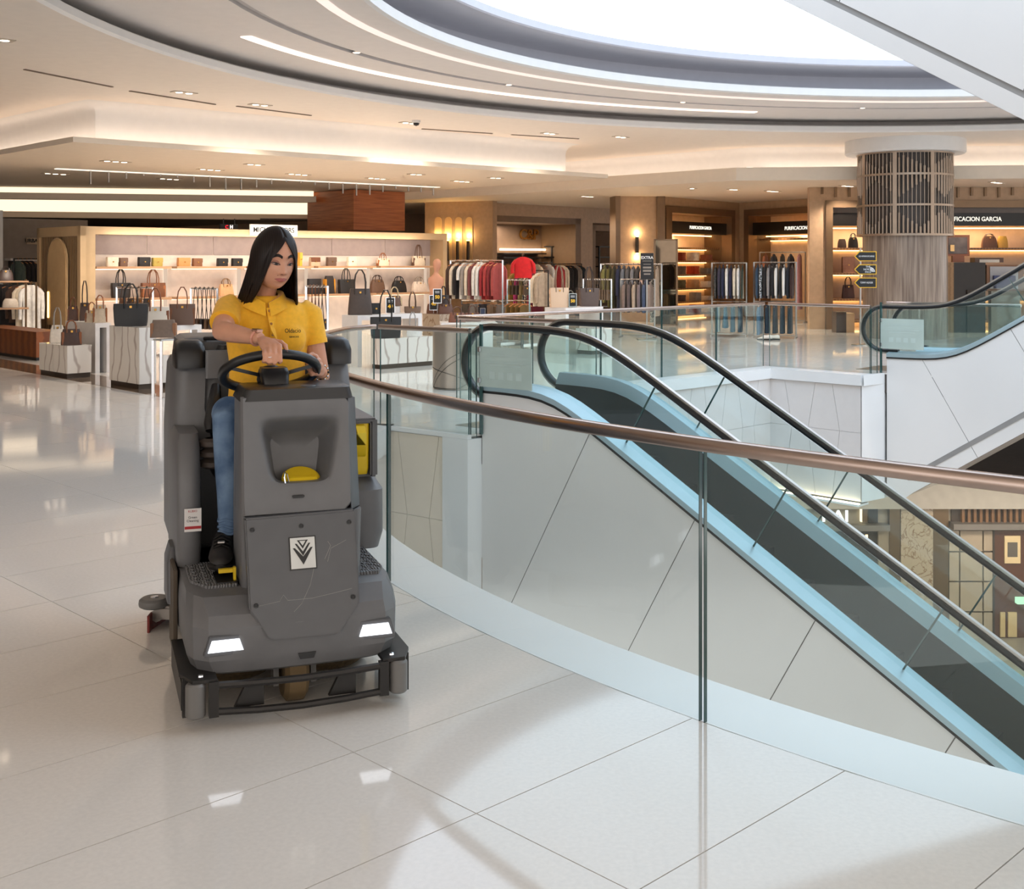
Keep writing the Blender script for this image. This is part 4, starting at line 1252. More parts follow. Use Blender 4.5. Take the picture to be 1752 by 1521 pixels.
# headlamps
for (u0, u1, tilt) in ((-0.328, -0.203, 0.0), (0.222, 0.347, 0.0)):
    um = (u0 + u1) / 2
    fv = 0.047
    def trap(g, v): return [Vector((u0 - g, v, 0.255 - g)), Vector((u1 + g, v, 0.255 - g)), Vector((u1 - 0.014 + g * .6, v, 0.296 + g)), Vector((u0 + 0.014 - g * .6, v, 0.296 + g))]
    hl = mp('headlamp', MB().extrude(trap(0.016, fv + 0.004), (0, 0.03, 0)), plastic_d, smooth=False, bevel=0.003)
    mp('lens', MB().extrude(trap(0.0, fv - 0.002), (0, 0.02, 0)), lampw, hl, smooth=False)
mp('tow_slot', MB().extrude([Vector((0.0, 0.036, 0.20)), Vector((0.05, 0.036, 0.20)), Vector((0.058, 0.036, 0.222)), Vector((-0.008, 0.036, 0.222))], (0, 0.02, 0)), blackp, smooth=False)
# front service panel with screws and emblem
pan = [(-0.184, 0.70), (-0.184, 0.385), (-0.165, 0.36), (-0.125, 0.292), (-0.10, 0.28), (0.13, 0.278), (0.155, 0.288), (0.222, 0.365), (0.232, 0.385), (0.232, 0.705)]
def pv(z): return 0.168 - (0.70 - z) / 0.42 * 0.142
fp = mp('front_panel', MB().extrude([Vector((x * (1 - (0.70 - z) * 0.07), pv(z), z)) for x, z in pan], (0, 0.05, 0)), plastic_d, smooth=False, bevel=0.006)
for u, z in ((-0.159, 0.661), (0.023, 0.662), (0.206, 0.663), (-0.159, 0.404), (0.206, 0.402)):
    mp('screw', MB().lathe([(0.001, 0), (0.0085, 0), (0.0085, 0.004)], (u * (1 - (0.70 - z) * 0.07), pv(z) - 0.002, z), 10, axis=Matrix.Rotation(pi / 2, 3, 'X')), blackp, fp)
scr = mat('pale_scratch', (150, 148, 144), 0.6)
for pts in (((0.19, 0.60), (0.13, 0.575), (0.115, 0.53), (0.105, 0.54), (0.13, 0.585), (0.12, 0.60)), ((0.065, 0.52), (0.045, 0.455), (0.01, 0.395), (-0.02, 0.37)), ((-0.15, 0.40), (-0.07, 0.41), (-0.055, 0.43), (-0.04, 0.41), (0.05, 0.41), (0.13, 0.42), (0.2, 0.43))):
    mp('scratch', MB().tube([(x, pv(z) - 0.0002, z) for x, z in pts], 0.0009, 4), scr, fp)
EMT = Matrix.Translation((0, pv(0.567), 0.567)) @ Matrix.Rotation(-0.326, 4, 'X') @ Matrix.Translation((0, -0.165, -0.567))
em = mp('emblem_plate', MB().box((0.024, 0.1625, 0.567), (0.092, 0.004, 0.113)).xform(EMT), mat('emblem_white', (214, 214, 210), 0.5), fp, smooth=False)
mp('emblem_border', MB().box((0.024, 0.1635, 0.567), (0.100, 0.004, 0.121)).xform(EMT), blackp, fp, smooth=False)
def vee(w_, h_, zt, t_, s_, y):
    return [Vector((0.024 + x, y, zt + z)) for x, z in ((-w_, 0), (-w_ + t_, 0), (0, -h_ + s_), (w_ - t_, 0), (w_, 0), (0, -h_))]
def vee_mesh(w_, h_, zt, t_, s_, y):
    p = vee(w_, h_, zt, t_, s_, y)
    return MB().extrude([p[0], p[1], p[2], p[5]], (0, 0.001, 0)).extrude([p[2], p[3], p[4], p[5]], (0, 0.001, 0)).xform(EMT)
for k, (w_, h_, zt, t_, s_) in enumerate(((0.020, 0.032, 0.614, 0.006, 0.011), (0.029, 0.046, 0.602, 0.007, 0.016), (0.037, 0.062, 0.586, 0.008, 0.030))):
    mp('emblem_chevron', vee_mesh(w_, h_, zt, t_, s_, 0.1600 - k * 0.0003), blackp, em, smooth=False)
mp('emblem_chevron', MB().box((0.024, 0.1603, 0.6125), (0.040, 0.001, 0.003)).xform(EMT), blackp, em, smooth=False)
# steering cowl: core, sides and a dished front
mp('cowl', MB().loft([rr(-0.188, 0.262, 0.21, 0.50, 0.40, 0.03), rr(-0.19, 0.268, 0.195, 0.5, 0.70, 0.03)]).loft([rr(-0.19, 0.268, 0.37, 0.50, 0.70, 0.03), rr(-0.185, 0.262, 0.40, 0.50, 1.13, 0.03)])
   .loft([rr(-0.19, -0.165, 0.21, 0.4, 0.70, 0.01), rr(-0.185, -0.16, 0.25, 0.42, 1.13, 0.01)]), plastic)
mp('cowl_side', MB().extrude([Vector((0.232, 0.195, 0.70)), Vector((0.272, 0.26, 0.70)), Vector((0.272, 0.42, 0.70)), Vector((0.24, 0.42, 0.70))], (0, 0, 0)).loft([
    [Vector((0.225, 0.20, 0.70)), Vector((0.272, 0.27, 0.70)), Vector((0.272, 0.45, 0.70)), Vector((0.23, 0.45, 0.70))],
    [Vector((0.222, 0.252, 1.135)), Vector((0.262, 0.31, 1.12)), Vector((0.262, 0.47, 1.12)), Vector((0.222, 0.47, 1.135))]]), plastic_d)
mp('lower_cowl_side', MB().loft([
    [Vector((0.232, 0.20, 0.42)), Vector((0.276, 0.27, 0.42)), Vector((0.276, 0.5, 0.42)), Vector((0.23, 0.5, 0.42))],
    [Vector((0.228, 0.198, 0.70)), Vector((0.272, 0.268, 0.70)), Vector((0.272, 0.5, 0.70)), Vector((0.228, 0.5, 0.70))]]), plastic_d)
NP = 48
def fv_(z): return 0.195 + (z - 0.70) / 0.44 * 0.055
def outer_ring():
    u0, u1, z0, z1 = -0.188, 0.228, 0.70, 1.145
    out = []
    cu, cz = 0.035, 0.92
    for k in range(NP):
        a = 2 * pi * k / NP
        dx, dz = cos(a), sin(a)
        t_ = min((((u1 if dx > 0 else u0) - cu) / dx) if abs(dx) > 1e-6 else 9, (((z1 if dz > 0 else z0) - cz) / dz) if abs(dz) > 1e-6 else 9)
        out.append((cu + dx * t_, cz + dz * t_))
    return out
def dish(k_, dz=0.0):
    out = []
    for k in range(NP):
        a = 2 * pi * k / NP
        # rounded trapezoid: wide top, narrow bottom
        ca, sa = cos(a), sin(a)
        e = 0.34
        x = math.copysign(abs(ca) ** e, ca); z = math.copysign(abs(sa) ** e, sa)
        zz = 0.935 + 0.118 * z * k_ + dz
        hw = 0.108 + (zz - 0.82) / 0.24 * 0.045
        out.append((0.036 + hw * k_ * x, zz))
    return out
def ringv(pts, off): return [Vector((x, fv_(z) + off, z)) for x, z in pts]
front = MB().loft([ringv(outer_ring(), 0.012), ringv([(0.035 + (x - 0.035) * 0.965, 0.922 + (z - 0.922) * 0.975) for x, z in outer_ring()], 0.0), ringv(dish(1.14), 0.0), ringv(dish(1.04), 0.006), ringv(dish(0.96, -0.008), 0.04), ringv(dish(0.85, -0.03), 0.10), ringv(dish(0.74, -0.05), 0.15), ringv(dish(0.35, -0.05), 0.16)], cap=False)
front.f.append(tuple(range(len(front.v) - NP, len(front.v))))
mp('dished_front', front, plastic, smooth=50)
lidR = Matrix.Rotation(radians(28), 3, 'X')
lid = mp('tank_lid', MB().lathe([(0.001, 0.012), (0.066, 0.012), (0.074, 0.006), (0.076, -0.012), (0.07, -0.02)], (0.046, 0.288, 0.812), 28, axis=lidR), yellow)
mp('grip', MB().add([lidR @ Vector(p) + Vector((0.046, 0.288, 0.812)) for p in ((-0.06, -0.03, 0.012), (0.06, -0.03, 0.012), (0.06, -0.012, 0.012), (-0.06, -0.012, 0.012), (-0.05, -0.025, 0.026), (0.055, -0.025, 0.026), (0.055, -0.016, 0.026), (-0.05, -0.016, 0.026))], [(0, 1, 5, 4), (1, 2, 6, 5), (2, 3, 7, 6), (3, 0, 4, 7), (4, 5, 6, 7)]), yellow, lid, smooth=False)
mp('wire_clip', MB().tube([(-0.022, 0.22, 0.795), (-0.028, 0.23, 0.835), (-0.022, 0.25, 0.85), (-0.012, 0.26, 0.84), (-0.004, 0.24, 0.80)], 0.0025, 6), chrome, lid)
mp('drain_slot', MB().box((0.02, 0.196, 0.765), (0.046, 0.008, 0.012)), blackp, smooth=False, bevel=0.003)
mp('cowl_cap', MB().loft([rr(-0.19, 0.245, 0.245, 0.52, 1.125, 0.03), rr(-0.17, 0.235, 0.25, 0.52, 1.168, 0.03), rr(-0.165, 0.23, 0.27, 0.51, 1.172, 0.03)]), blackp)
mp('cap_slot', MB().lathe([(0.001, 0.003), (0.028, 0.003), (0.032, -0.004)], (0.075, 0.30, 1.172), 16), plastic_d)
# steering column and wheel
hubc = Vector((-0.035, 0.55, 1.207))
Rw = Matrix.Rotation(radians(-27), 3, 'X')
mp('steering_column', MB().loft([rr(-0.075, 0.015, 0.40, 0.50, 1.12, 0.02), rr(-0.08, 0.02, 0.40, 0.50, 1.17, 0.02), rr(-0.085, 0.025, 0.42, 0.52, 1.215, 0.02), rr(-0.08, 0.02, 0.44, 0.54, 1.232, 0.02)]), blackp)
sw = MB()
ring = [hubc + Rw @ Vector((0.188 * cos(2 * pi * k / 40), 0.188 * sin(2 * pi * k / 40), 0)) for k in range(41)]
swo = mp('steering_wheel', sw.tube(ring, 0.0195, 10, cap=False), black_rubber, smooth=60)
for a in (200, 340, 90):
    mp('spoke', MB().bar(hubc + Rw @ Vector((0.03 * cos(radians(a)), 0.03 * sin(radians(a)), -0.02)), hubc + Rw @ Vector((0.182 * cos(radians(a)), 0.182 * sin(radians(a)), 0)), 0.04, 0.014), blackp, swo, smooth=False, bevel=0.003)
mp('hub', MB().lathe([(0.001, 0.012), (0.045, 0.012), (0.055, -0.03), (0.04, -0.07)], hubc, 20, axis=Rw), blackp, swo)
# rear body
mp('recovery_tank', MB().loft([rr(-0.35, 0.36, 1.02, 1.62, 0.32, 0.08), rr(-0.385, 0.40, 0.98, 1.66, 0.42, 0.08), rr(-0.385, 0.415, 0.97, 1.66, 0.9, 0.07), rr(-0.372, 0.395, 1.0, 1.64, 1.18, 0.06), rr(-0.36, 0.385, 1.03, 1.6, 1.215, 0.06)]), plastic)
for (u0, u1) in ((-0.375, -0.245), (0.275, 0.397)):
    mp('corner_cap', MB().loft([rr(u0, u1, 0.965, 1.2, 1.195, 0.035), rr(u0, u1, 0.962, 1.2, 1.26, 0.035), rr(u0 + 0.008, u1 - 0.008, 0.985, 1.2, 1.298, 0.035), rr(u0 + 0.025, u1 - 0.025, 1.02, 1.19, 1.312, 0.03)]), blackp, smooth=60)
mp('tank_top', MB().loft([rr(-0.35, 0.375, 1.06, 1.62, 1.21, 0.05), rr(-0.34, 0.365, 1.08, 1.60, 1.30, 0.05), rr(-0.32, 0.345, 1.11, 1.57, 1.315, 0.05)]), plastic_d)
mp('tank_rim', MB().tube([(-0.24, 1.1, 1.315), (-0.22, 1.05, 1.318), (0.22, 1.05, 1.318), (0.25, 1.1, 1.315)], 0.009, 8), blackp)
mp('tank_front_inset', MB().loft([rr(-0.25, -0.14, 0.955, 1.0, 1.15, 0.01), rr(-0.25, -0.14, 0.955, 1.0, 1.27, 0.01)]), plastic, smooth=False)
# fenders beside the driver
mp('left_fender', MB().loft([rr(-0.392, -0.30, 0.60, 1.2, 0.43, 0.04), rr(-0.395, -0.30, 0.585, 1.2, 0.52, 0.04), rr(-0.395, -0.30, 0.60, 1.2, 0.80, 0.04), rr(-0.39, -0.30, 0.64, 1.2, 0.90, 0.04), rr(-0.378, -0.30, 0.71, 1.15, 0.95, 0.03)]), plastic)
stk = mp('sticker', MB().box((-0.335, 0.584, 0.622), (0.066, 0.003, 0.092)), mat('sticker_white', (232, 228, 226), 0.5), smooth=False)
mp('sticker_band', MB().box((-0.335, 0.582, 0.592), (0.064, 0.002, 0.011)), mat('sticker_red', (178, 34, 40), 0.5), stk, smooth=False)
text_mesh('sticker_print', 'Green\nCleaning', 0.0135, mat('sticker_ink', (70, 66, 70), 0.6), stk, frame3((-0.336, 0.582, 0.626), (1, 0, 0)), depth=0.0004)
text_mesh('sticker_print', 'RUBIO', 0.012, MATS['sticker_red'], stk, frame3((-0.336, 0.582, 0.657), (1, 0, 0)), depth=0.0004)
mp('right_fender', MB().loft([rr(0.30, 0.452, 0.66, 1.2, 0.43, 0.05), rr(0.30, 0.468, 0.645, 1.2, 0.50, 0.05), rr(0.30, 0.468, 0.65, 1.2, 0.68, 0.05), rr(0.30, 0.452, 0.76, 1.2, 0.72, 0.04), rr(0.30, 0.452, 0.76, 1.2, 0.94, 0.04), rr(0.31, 0.445, 0.77, 1.2, 0.978, 0.03)]), plastic)
mp('fender_frame', MB().box((0.435, 0.74, 0.85), (0.032, 0.06, 0.25)).box((0.37, 0.74, 0.968), (0.16, 0.06, 0.022)), plastic_d, smooth=False, bevel=0.008)
yb = mp('yellow_canister', MB().loft([rr(0.325, 0.412, 0.735, 0.79, 0.735, 0.012), rr(0.325, 0.415, 0.725, 0.79, 0.76, 0.012), rr(0.325, 0.418, 0.725, 0.79, 0.955, 0.012), rr(0.33, 0.412, 0.735, 0.79, 0.962, 0.012)]), yellow)
mp('canister_handle', MB().sweep([(0.372, 0.72, 0.945), (0.372, 0.70, 0.94), (0.373, 0.69, 0.92), (0.374, 0.69, 0.87), (0.376, 0.70, 0.83), (0.377, 0.72, 0.82)], [(-0.02, -0.006), (0.02, -0.006), (0.02, 0.008), (-0.02, 0.008)]), yellow, yb, smooth=60)
# seat
mp('seat', MB().loft([rr(-0.235, 0.245, 0.70, 1.10, 0.76, 0.06), rr(-0.245, 0.255, 0.68, 1.10, 0.80, 0.07), rr(-0.245, 0.255, 0.68, 1.10, 0.86, 0.07), rr(-0.22, 0.23, 0.70, 1.08, 0.885, 0.06)]), blackp, smooth=60)
mp('backrest', MB().loft([rr(-0.235, 0.245, 0.96, 1.06, 0.86, 0.04), rr(-0.255, 0.265, 0.95, 1.05, 1.02, 0.045), rr(-0.25, 0.26, 0.97, 1.06, 1.16, 0.045), rr(-0.19, 0.20, 1.0, 1.06, 1.29, 0.03)]), blackp, smooth=60)
mp('armrest', MB().tube([(-0.21, 0.93, 1.12), (-0.225, 0.86, 1.05), (-0.245, 0.78, 0.98), (-0.25, 0.76, 0.95)], [0.02, 0.03, 0.03, 0.02], 8), blackp, smooth=60)
mp('seat_mount', MB().loft([rr(-0.2, 0.2, 0.75, 1.05, 0.43, 0.04), rr(-0.2, 0.2, 0.75, 1.05, 0.78, 0.04)]), blackp)
for k in range(3):
    mp('bellows', MB().lathe([(0.03, 0), (0.055, 0.012), (0.055, 0.03), (0.03, 0.042)], (-0.245, 0.73, 0.80 + 0.042 * k), 14), mat('brown_bellows', (72, 62, 56), 0.6))
# pedal
mp('pedal', MB().loft([rr(-0.275, -0.19, 0.27, 0.44, 0.437, 0.02), rr(-0.275, -0.19, 0.27, 0.44, 0.445, 0.02)]), blackp)
pd = mp('pedal_lever', MB().box((-0.205, 0.30, 0.465), (0.009, 0.02, 0.055)).box((-0.232, 0.325, 0.475), (0.06, 0.02, 0.014)), yellow, smooth=False)
# bumper frame, rollers and brush deck
bf = mp('bumper_frame', MB().tube([(-0.32, 0.0, 0.155), (-0.16, -0.014, 0.152), (0, -0.018, 0.15), (0.16, -0.014, 0.152), (0.31, 0.0, 0.155)], 0.0135, 8).tube([(-0.32, 0.0, 0.062), (-0.16, -0.014, 0.055), (0, -0.018, 0.052), (0.16, -0.014, 0.055), (0.31, 0.0, 0.06)], 0.0135, 8)
        .box((-0.313, 0.0, 0.108), (0.034, 0.03, 0.125)).box((0.303, 0.0, 0.108), (0.034, 0.03, 0.125)), bumper_m)
for (a_, b_) in ((-0.20, -0.135), (0.14, 0.20)):
    mp('gusset', MB().extrude([Vector((a_ - 0.04, 0.01, 0.062)), Vector((b_ + 0.0, 0.01, 0.062)), Vector((b_ + 0.0, 0.01, 0.14)), Vector((a_, 0.01, 0.14))], (0, 0.02, 0)), bumper_m, bf, smooth=False)
for u in (-0.374, 0.362):
    rl = mp('bumper_roller', MB().lathe([(0.001, 0.045), (0.028, 0.045), (0.035, 0.052), (0.035, 0.158), (0.028, 0.166), (0.001, 0.166)], (u, 0.015, 0), 20), roller_m)
    mp('bolt', MB().lathe([(0.001, 0.186), (0.01, 0.184), (0.012, 0.176)], (u + (0.02 if u < 0 else -0.02), 0.04, 0), 8), chrome, rl)
    s_ = -1 if u < 0 else 1
    mp('deck_arm', MB().prism([(s_ * 0.30, -0.005), (s_ * 0.385, 0.0), (s_ * 0.425, 0.10), (s_ * 0.425, 0.5), (s_ * 0.30, 0.5)], 0.166, 0.178), bumper_m, smooth=False)
    mp('side_skirt', MB().box((s_ * 0.412, 0.33, 0.10), (0.012, 0.5, 0.1)), bumper_m, smooth=False)
    mp('side_post', MB().box((s_ * 0.405, 0.075, 0.10), (0.02, 0.03, 0.14)), bumper_m, smooth=False)
for u in (-0.19, 0.19):
    br = mp('brush', MB().lathe([(0.001, 0.14), (0.17, 0.14), (0.18, 0.11), (0.185, 0.03), (0.165, 0.004), (0.001, 0.004)], (u, 0.62, 0), 28), mat('brown_bristle', (92, 74, 48), 0.8, var=0.3, vscale=60))
fw = mp('front_wheel', MB().lathe([(0.001, -0.045), (0.10, -0.045), (0.12, -0.03), (0.12, 0.03), (0.10, 0.045), (0.001, 0.045)], (0.0, 0.2, 0.12), 28, axis=Matrix.Rotation(pi / 2, 3, 'Y')), mat('tan_tyre', (112, 92, 62), 0.7))
mp('wheel_fork', MB().box((-0.07, 0.19, 0.14), (0.02, 0.07, 0.14)).box((0.07, 0.19, 0.14), (0.02, 0.07, 0.14)), roller_m, smooth=False)
for u in (-0.30, 0.30):
    mp('rear_wheel', MB().lathe([(0.001, -0.05), (0.12, -0.05), (0.15, -0.03), (0.15, 0.03), (0.12, 0.05), (0.001, 0.05)], (u, 1.2, 0.15), 28, axis=Matrix.Rotation(pi / 2, 3, 'Y')), black_rubber)
mp('rear_chassis', MB().loft([rr(-0.34, 0.34, 0.5, 1.6, 0.14, 0.05), rr(-0.36, 0.36, 0.5, 1.62, 0.43, 0.05)]), plastic_d)
mp('side_guard', MB().box((-0.405, 0.66, 0.27), (0.016, 0.24, 0.34)), mat('brown_guard', (84, 72, 58), 0.6), smooth=False, bevel=0.004)
mp('guard_cover', MB().loft([rr(-0.425, -0.38, 0.7, 0.95, 0.26, 0.02), rr(-0.425, -0.38, 0.72, 0.93, 0.42, 0.02), rr(-0.41, -0.385, 0.76, 0.9, 0.48, 0.01)]), plastic_d)
# squeegee
sq = mp('squeegee', MB().tube([(-0.44, 1.25, 0.06), (-0.3, 1.5, 0.06), (-0.1, 1.68, 0.06), (0.1, 1.7, 0.06), (0.3, 1.52, 0.06), (0.42, 1.3, 0.06)], 0.028, 8), mat('cast_aluminium', (150, 144, 138), 0.4, 0.6))
mp('squeegee_arm', MB().bar((-0.43, 1.26, 0.075), (-0.25, 1.1, 0.1), 0.05, 0.06), MATS['cast_aluminium'], sq, smooth=False, bevel=0.01)
mp('squeegee_blade', MB().sweep([(-0.475, 1.21, 0.03), (-0.46, 1.26, 0.03), (-0.31, 1.53, 0.03), (-0.1, 1.72, 0.03)], [(-0.005, -0.03), (0.005, -0.03), (0.005, 0.045), (-0.005, 0.045)]), mat('red_blade', (120, 36, 26), 0.5), sq)
rl = mp('squeegee_roller', MB().lathe([(0.001, 0.100), (0.058, 0.100), (0.068, 0.106), (0.07, 0.118), (0.068, 0.132), (0.055, 0.142), (0.001, 0.144)], (-0.445, 1.265, 0), 28), roller_m, sq)
mp('roller_bolt', MB().lathe([(0.001, 0.147), (0.016, 0.146), (0.02, 0.143)], (-0.445, 1.265, 0), 12), chrome, sq)
# ================================================================== the driver
MW = Matrix.Translation(mach.location) @ Matrix.Rotation(YAW, 4, 'Z')
MWI = MW.inverted()
U3 = Vector((cos(YAW), sin(YAW), 0)); V3 = Vector((-sin(YAW), cos(YAW), 0))
def LM(px, py, v):
    "scrubber-local point at distance v behind the bumper on a photo pixel's ray"
    r = P(px, py, 1.0) - Vector((0, 0, H))
    c = mach.location.dot(V3) + v
    p = r * (c / (r.x * V3.x + r.y * V3.y)) + Vector((0, 0, H))
    return MWI @ p
skin = mat('warm_skin', (206, 150, 122), 0.45, var=0.05, vscale=20)
skin.node_tree.nodes['Principled BSDF'].inputs['Subsurface Weight'].default_value = 0.08
polo = mat('yellow_polo_cotton', (246, 184, 36), 0.75, var=0.06, vscale=60, sheen=0.2)
denim = mat('blue_denim', (62, 88, 122), 0.8, rgb2=(112, 138, 168), vscale=9, var=0.1)
hair_m = mat('dark_brown_hair', (20, 13, 11), 0.42, spec=0.25, kind='wave', rgb2=(34, 23, 19), vscale=40, distortion=1.5, stretch=(1, 1, 0.05))
pers = thing('person', 'woman in a yellow polo shirt and jeans seated driving the scrubber', 'person', MW @ Vector((0.0, 0.9, 0.885)), YAW)
PI = Matrix.Translation((0, -0.9, -0.885))
def pp(name, mb, m, parent=pers, smooth=60, remesh=None, it=4, **k):
    mb.xform(PI)
    if remesh:
        me = mb.mesh(name)
        o = bpy.data.objects.new(name, me); COL.objects.link(o)
        r = o.modifiers.new('r', 'REMESH'); r.mode = 'VOXEL'; r.voxel_size = remesh; r.use_smooth_shade = True
        s_ = o.modifiers.new('s', 'SMOOTH'); s_.iterations = it; s_.factor = 0.5
        dg = bpy.context.evaluated_depsgraph_get()
        me2 = bpy.data.meshes.new_from_object(o.evaluated_get(dg))
        bpy.data.objects.remove(o); bpy.data.meshes.remove(me)
        me2.name = name
        for p in me2.polygons: p.use_smooth = True
        me2.materials.clear()
        o = link(name, me2, m, parent)
        return tag(o, **k) if k else o
    return obj(name, mb, m, parent, smooth=smooth, **k)
def ell(c, r, R=None, n=20, m_=14):
    mb = MB().ball((0, 0, 0), r, n, m_)
    return [(R @ p if R is not None else p) + Vector(c) for p in mb.v], mb.f
# ---- joints
Lsh, Rsh = LM(528, 537, 0.87), LM(392, 528, 0.86)
neck = LM(452, 512, 0.86)
headc = LM(469, 443, 0.755)
Relb = LM(379, 566, 0.70); Rwr = LM(446, 580, 0.50)
Lelb = LM(549, 644, 0.84); Lwr = LM(549, 636, 0.665)
hip = Vector((0.0, 0.93, 1.0))
# ---- head frame
fa = radians(-73)
fwd = Vector((cos(fa), sin(fa), 0)); up_ = Vector((0, 0, 1))
pitch = radians(13)
fw = (fwd * cos(pitch) - up_ * sin(pitch)).normalized()
upv = (up_ * cos(pitch) + fwd * sin(pitch)).normalized()
rt = fw.cross(upv)                         # her right in image terms: points to image left
roll = Matrix.Rotation(radians(-3), 3, fw)
upv = roll @ upv; rt = roll @ rt
HM = Matrix((rt, fw, upv)).transposed()
HS = 1.06
def hp(x, y, z): return headc + HM @ (Vector((x, y, z)) * HS)
def gs(x, z, x0, z0, sx, sz): return math.exp(-((x - x0) / sx) ** 2 - ((z - z0) / sz) ** 2)
def half_width(z):
    if z > 0: return 0.0785 * sqrt(max(1 - (z / 0.118) ** 2, 0)) ** 0.9
    t = min(-z / 0.118, 1)
    return 0.0785 * (1 - 0.37 * t ** 1.6) * sqrt(max(1 - t ** 3.4, 0))
def front_y(x, z):
    w = max(half_width(z), 1e-4)
    k = max(1 - (x / w) ** 2, 0)
    dep = 0.094 * sqrt(max(1 - (z / 0.121) ** 2, 0)) ** 0.75 if z > 0 else 0.094 * (1 - 0.06 * min(-z / 0.118, 1)) * sqrt(max(1 - min(-z / 0.119, 1) ** 5, 0))
    y = dep * k ** 0.5
    f_ = k ** 0.5
    y += f_ * (-0.011 * (gs(x, z, 0.031, 0.004, 0.019, 0.014) + gs(x, z, -0.031, 0.004, 0.019, 0.014)))
    y += f_ * 0.005 * (gs(x, z, 0.030, 0.003, 0.013, 0.008) + gs(x, z, -0.030, 0.003, 0.013, 0.008))
    y += f_ * 0.004 * gs(abs(x), z, 0.03, 0.03, 0.03, 0.008)
    if -0.05 < z < 0.02:
        t = (0.015 - z) / 0.05
        t = max(0, min(t, 1))
        y += 0.021 * t ** 1.2 * math.exp(-(x / (0.0075 + 0.005 * t)) ** 2) * (1 if z > -0.038 else max(0, 1 - (-0.038 - z) / 0.008))
    y += 0.004 * gs(abs(x), z, 0.0125, -0.033, 0.006, 0.007)
    y += f_ * 0.004 * gs(abs(x), z, 0.040, -0.028, 0.02, 0.02)
    y += 0.0075 * gs(x, z, 0, -0.058, 0.020, 0.006) + 0.0085 * gs(x, z, 0, -0.068, 0.018, 0.006) - 0.004 * gs(x, z, 0, -0.0632, 0.022, 0.0022)
    y -= 0.003 * gs(x, z, 0, -0.081, 0.02, 0.006)
    y += 0.006 * gs(x, z, 0, -0.098, 0.018, 0.012)
    return y
def head_mesh(mb):
    NA_, NE = 84, 64
    rings = []
    for j in range(NE + 1):
        e = -pi / 2 + pi * j / NE
        z = 0.118 * sin(e)
        w = max(half_width(z), 0.0008)
        ring = []
        for i in range(NA_):
            a = 2 * pi * i / NA_
            x = w * cos(a)
            if sin(a) >= 0:
                y = front_y(x, z)
            else:
                back = 0.094 * sqrt(max(1 - (z / 0.12) ** 2, 0)) ** 0.8 if z > -0.02 else 0.094 * (1 - 0.55 * min((-0.02 - z) / 0.09, 1))
                y = back * sin(a)
            ring.append(hp(x, y, z))
        rings.append(ring)
    return mb.loft(rings)
# ---- fingers
def finger(mb, pts, r0=0.0095, r1=0.0078):
    n = len(pts)
    mb.tube(pts, [r0 + (r1 - r0) * i / (n - 1) for i in range(n)], 8)
    mb.ball(pts[-1], r1 * 1.0, 8, 6)
    for q in pts[:-1]: mb.ball(q, r0 * 1.02, 8, 6)
body = MB()
head_mesh(body)
body.tube([neck + Vector((0, 0.035, -0.06)), neck + Vector((0, 0.02, 0.01)), headc + HM @ Vector((0, -0.03, -0.06)), headc + HM @ Vector((0, -0.02, 0.0))], [0.064, 0.05, 0.049, 0.05], 16)
# right arm
body.tube([Rsh + Vector((0.02, 0.02, 0)), Rsh.lerp(Relb, 0.4), Relb.lerp(Rsh, 0.15), Relb, Relb.lerp(Rwr, 0.25), Relb.lerp(Rwr, 0.6), Rwr], [0.045, 0.047, 0.044, 0.042, 0.041, 0.034, 0.0255], 14)
RK = [LM(452, 597, 0.395), LM(461.5, 594, 0.387), LM(470.5, 592.5, 0.382), LM(479, 593, 0.378)]
palmc = (RK[0] + RK[1] + RK[2] + RK[3]) / 4
for k in RK:
    b0 = Rwr.lerp(k, 0.12)
    body.tube([b0, Rwr.lerp(k, 0.55) + Vector((0, 0, 0.004)), k], [0.017, 0.0165, 0.0125], 10)
for i, (k, tip) in enumerate(zip(RK, ((452.5, 616.5), (461, 619.5), (470, 620.5), (480, 618)))):
    m1 = LM(k and (tip[0] - 0.5), 606, 0.350); m2 = LM(tip[0], tip[1], 0.345)
    m3 = m2 + Vector((0.001, 0.028, -0.006)); m4 = m3 + Vector((0.002, 0.022, 0.008))
    finger(body, [k, m1, m2, m3, m4])
finger(body, [LM(468, 583, 0.46), LM(481, 586, 0.43), LM(488, 592, 0.40), LM(490.5, 601, 0.385)], 0.0115, 0.009)
# left arm
body.tube([Lsh + Vector((-0.02, 0.02, 0)), Lsh.lerp(Lelb, 0.5), Lelb.lerp(Lsh, 0.12), Lelb, Lelb.lerp(Lwr, 0.4), Lwr], [0.045, 0.044, 0.040, 0.039, 0.036, 0.026], 14)
LK = [LM(545, 616, 0.585), LM(547.5, 624, 0.58), LM(547.5, 632, 0.58), LM(545, 640, 0.585)]
for k in LK:
    body.tube([Lwr, Lwr.lerp(k, 0.6), k], [0.018, 0.0165, 0.012], 10)
for i, (k, (tx, ty)) in enumerate(zip(LK, ((531, 618), (529, 626), (530, 633.5), (533, 641)))):
    m1 = LM(tx + 8, ty - 1, 0.53); m2 = LM(tx, ty, 0.525); m3 = m2 + Vector((-0.004, 0.028, 0.006))
    finger(body, [k, m1, m2, m3], 0.009, 0.0075)
finger(body, [LM(546, 622, 0.62), LM(541, 610, 0.60), LM(534, 606, 0.575), LM(529, 607.5, 0.56)], 0.011, 0.0085)
pp('body', body, skin, remesh=0.0042, it=3)
# nails on the visible thumb and fingertips
for q in (LM(491, 602, 0.374), LM(530, 618, 0.515), LM(529, 626, 0.513)):
    pp('nail', MB().ball(q, (0.005, 0.003, 0.005), 8, 6), mat('dark_nail', (92, 50, 50), 0.3))
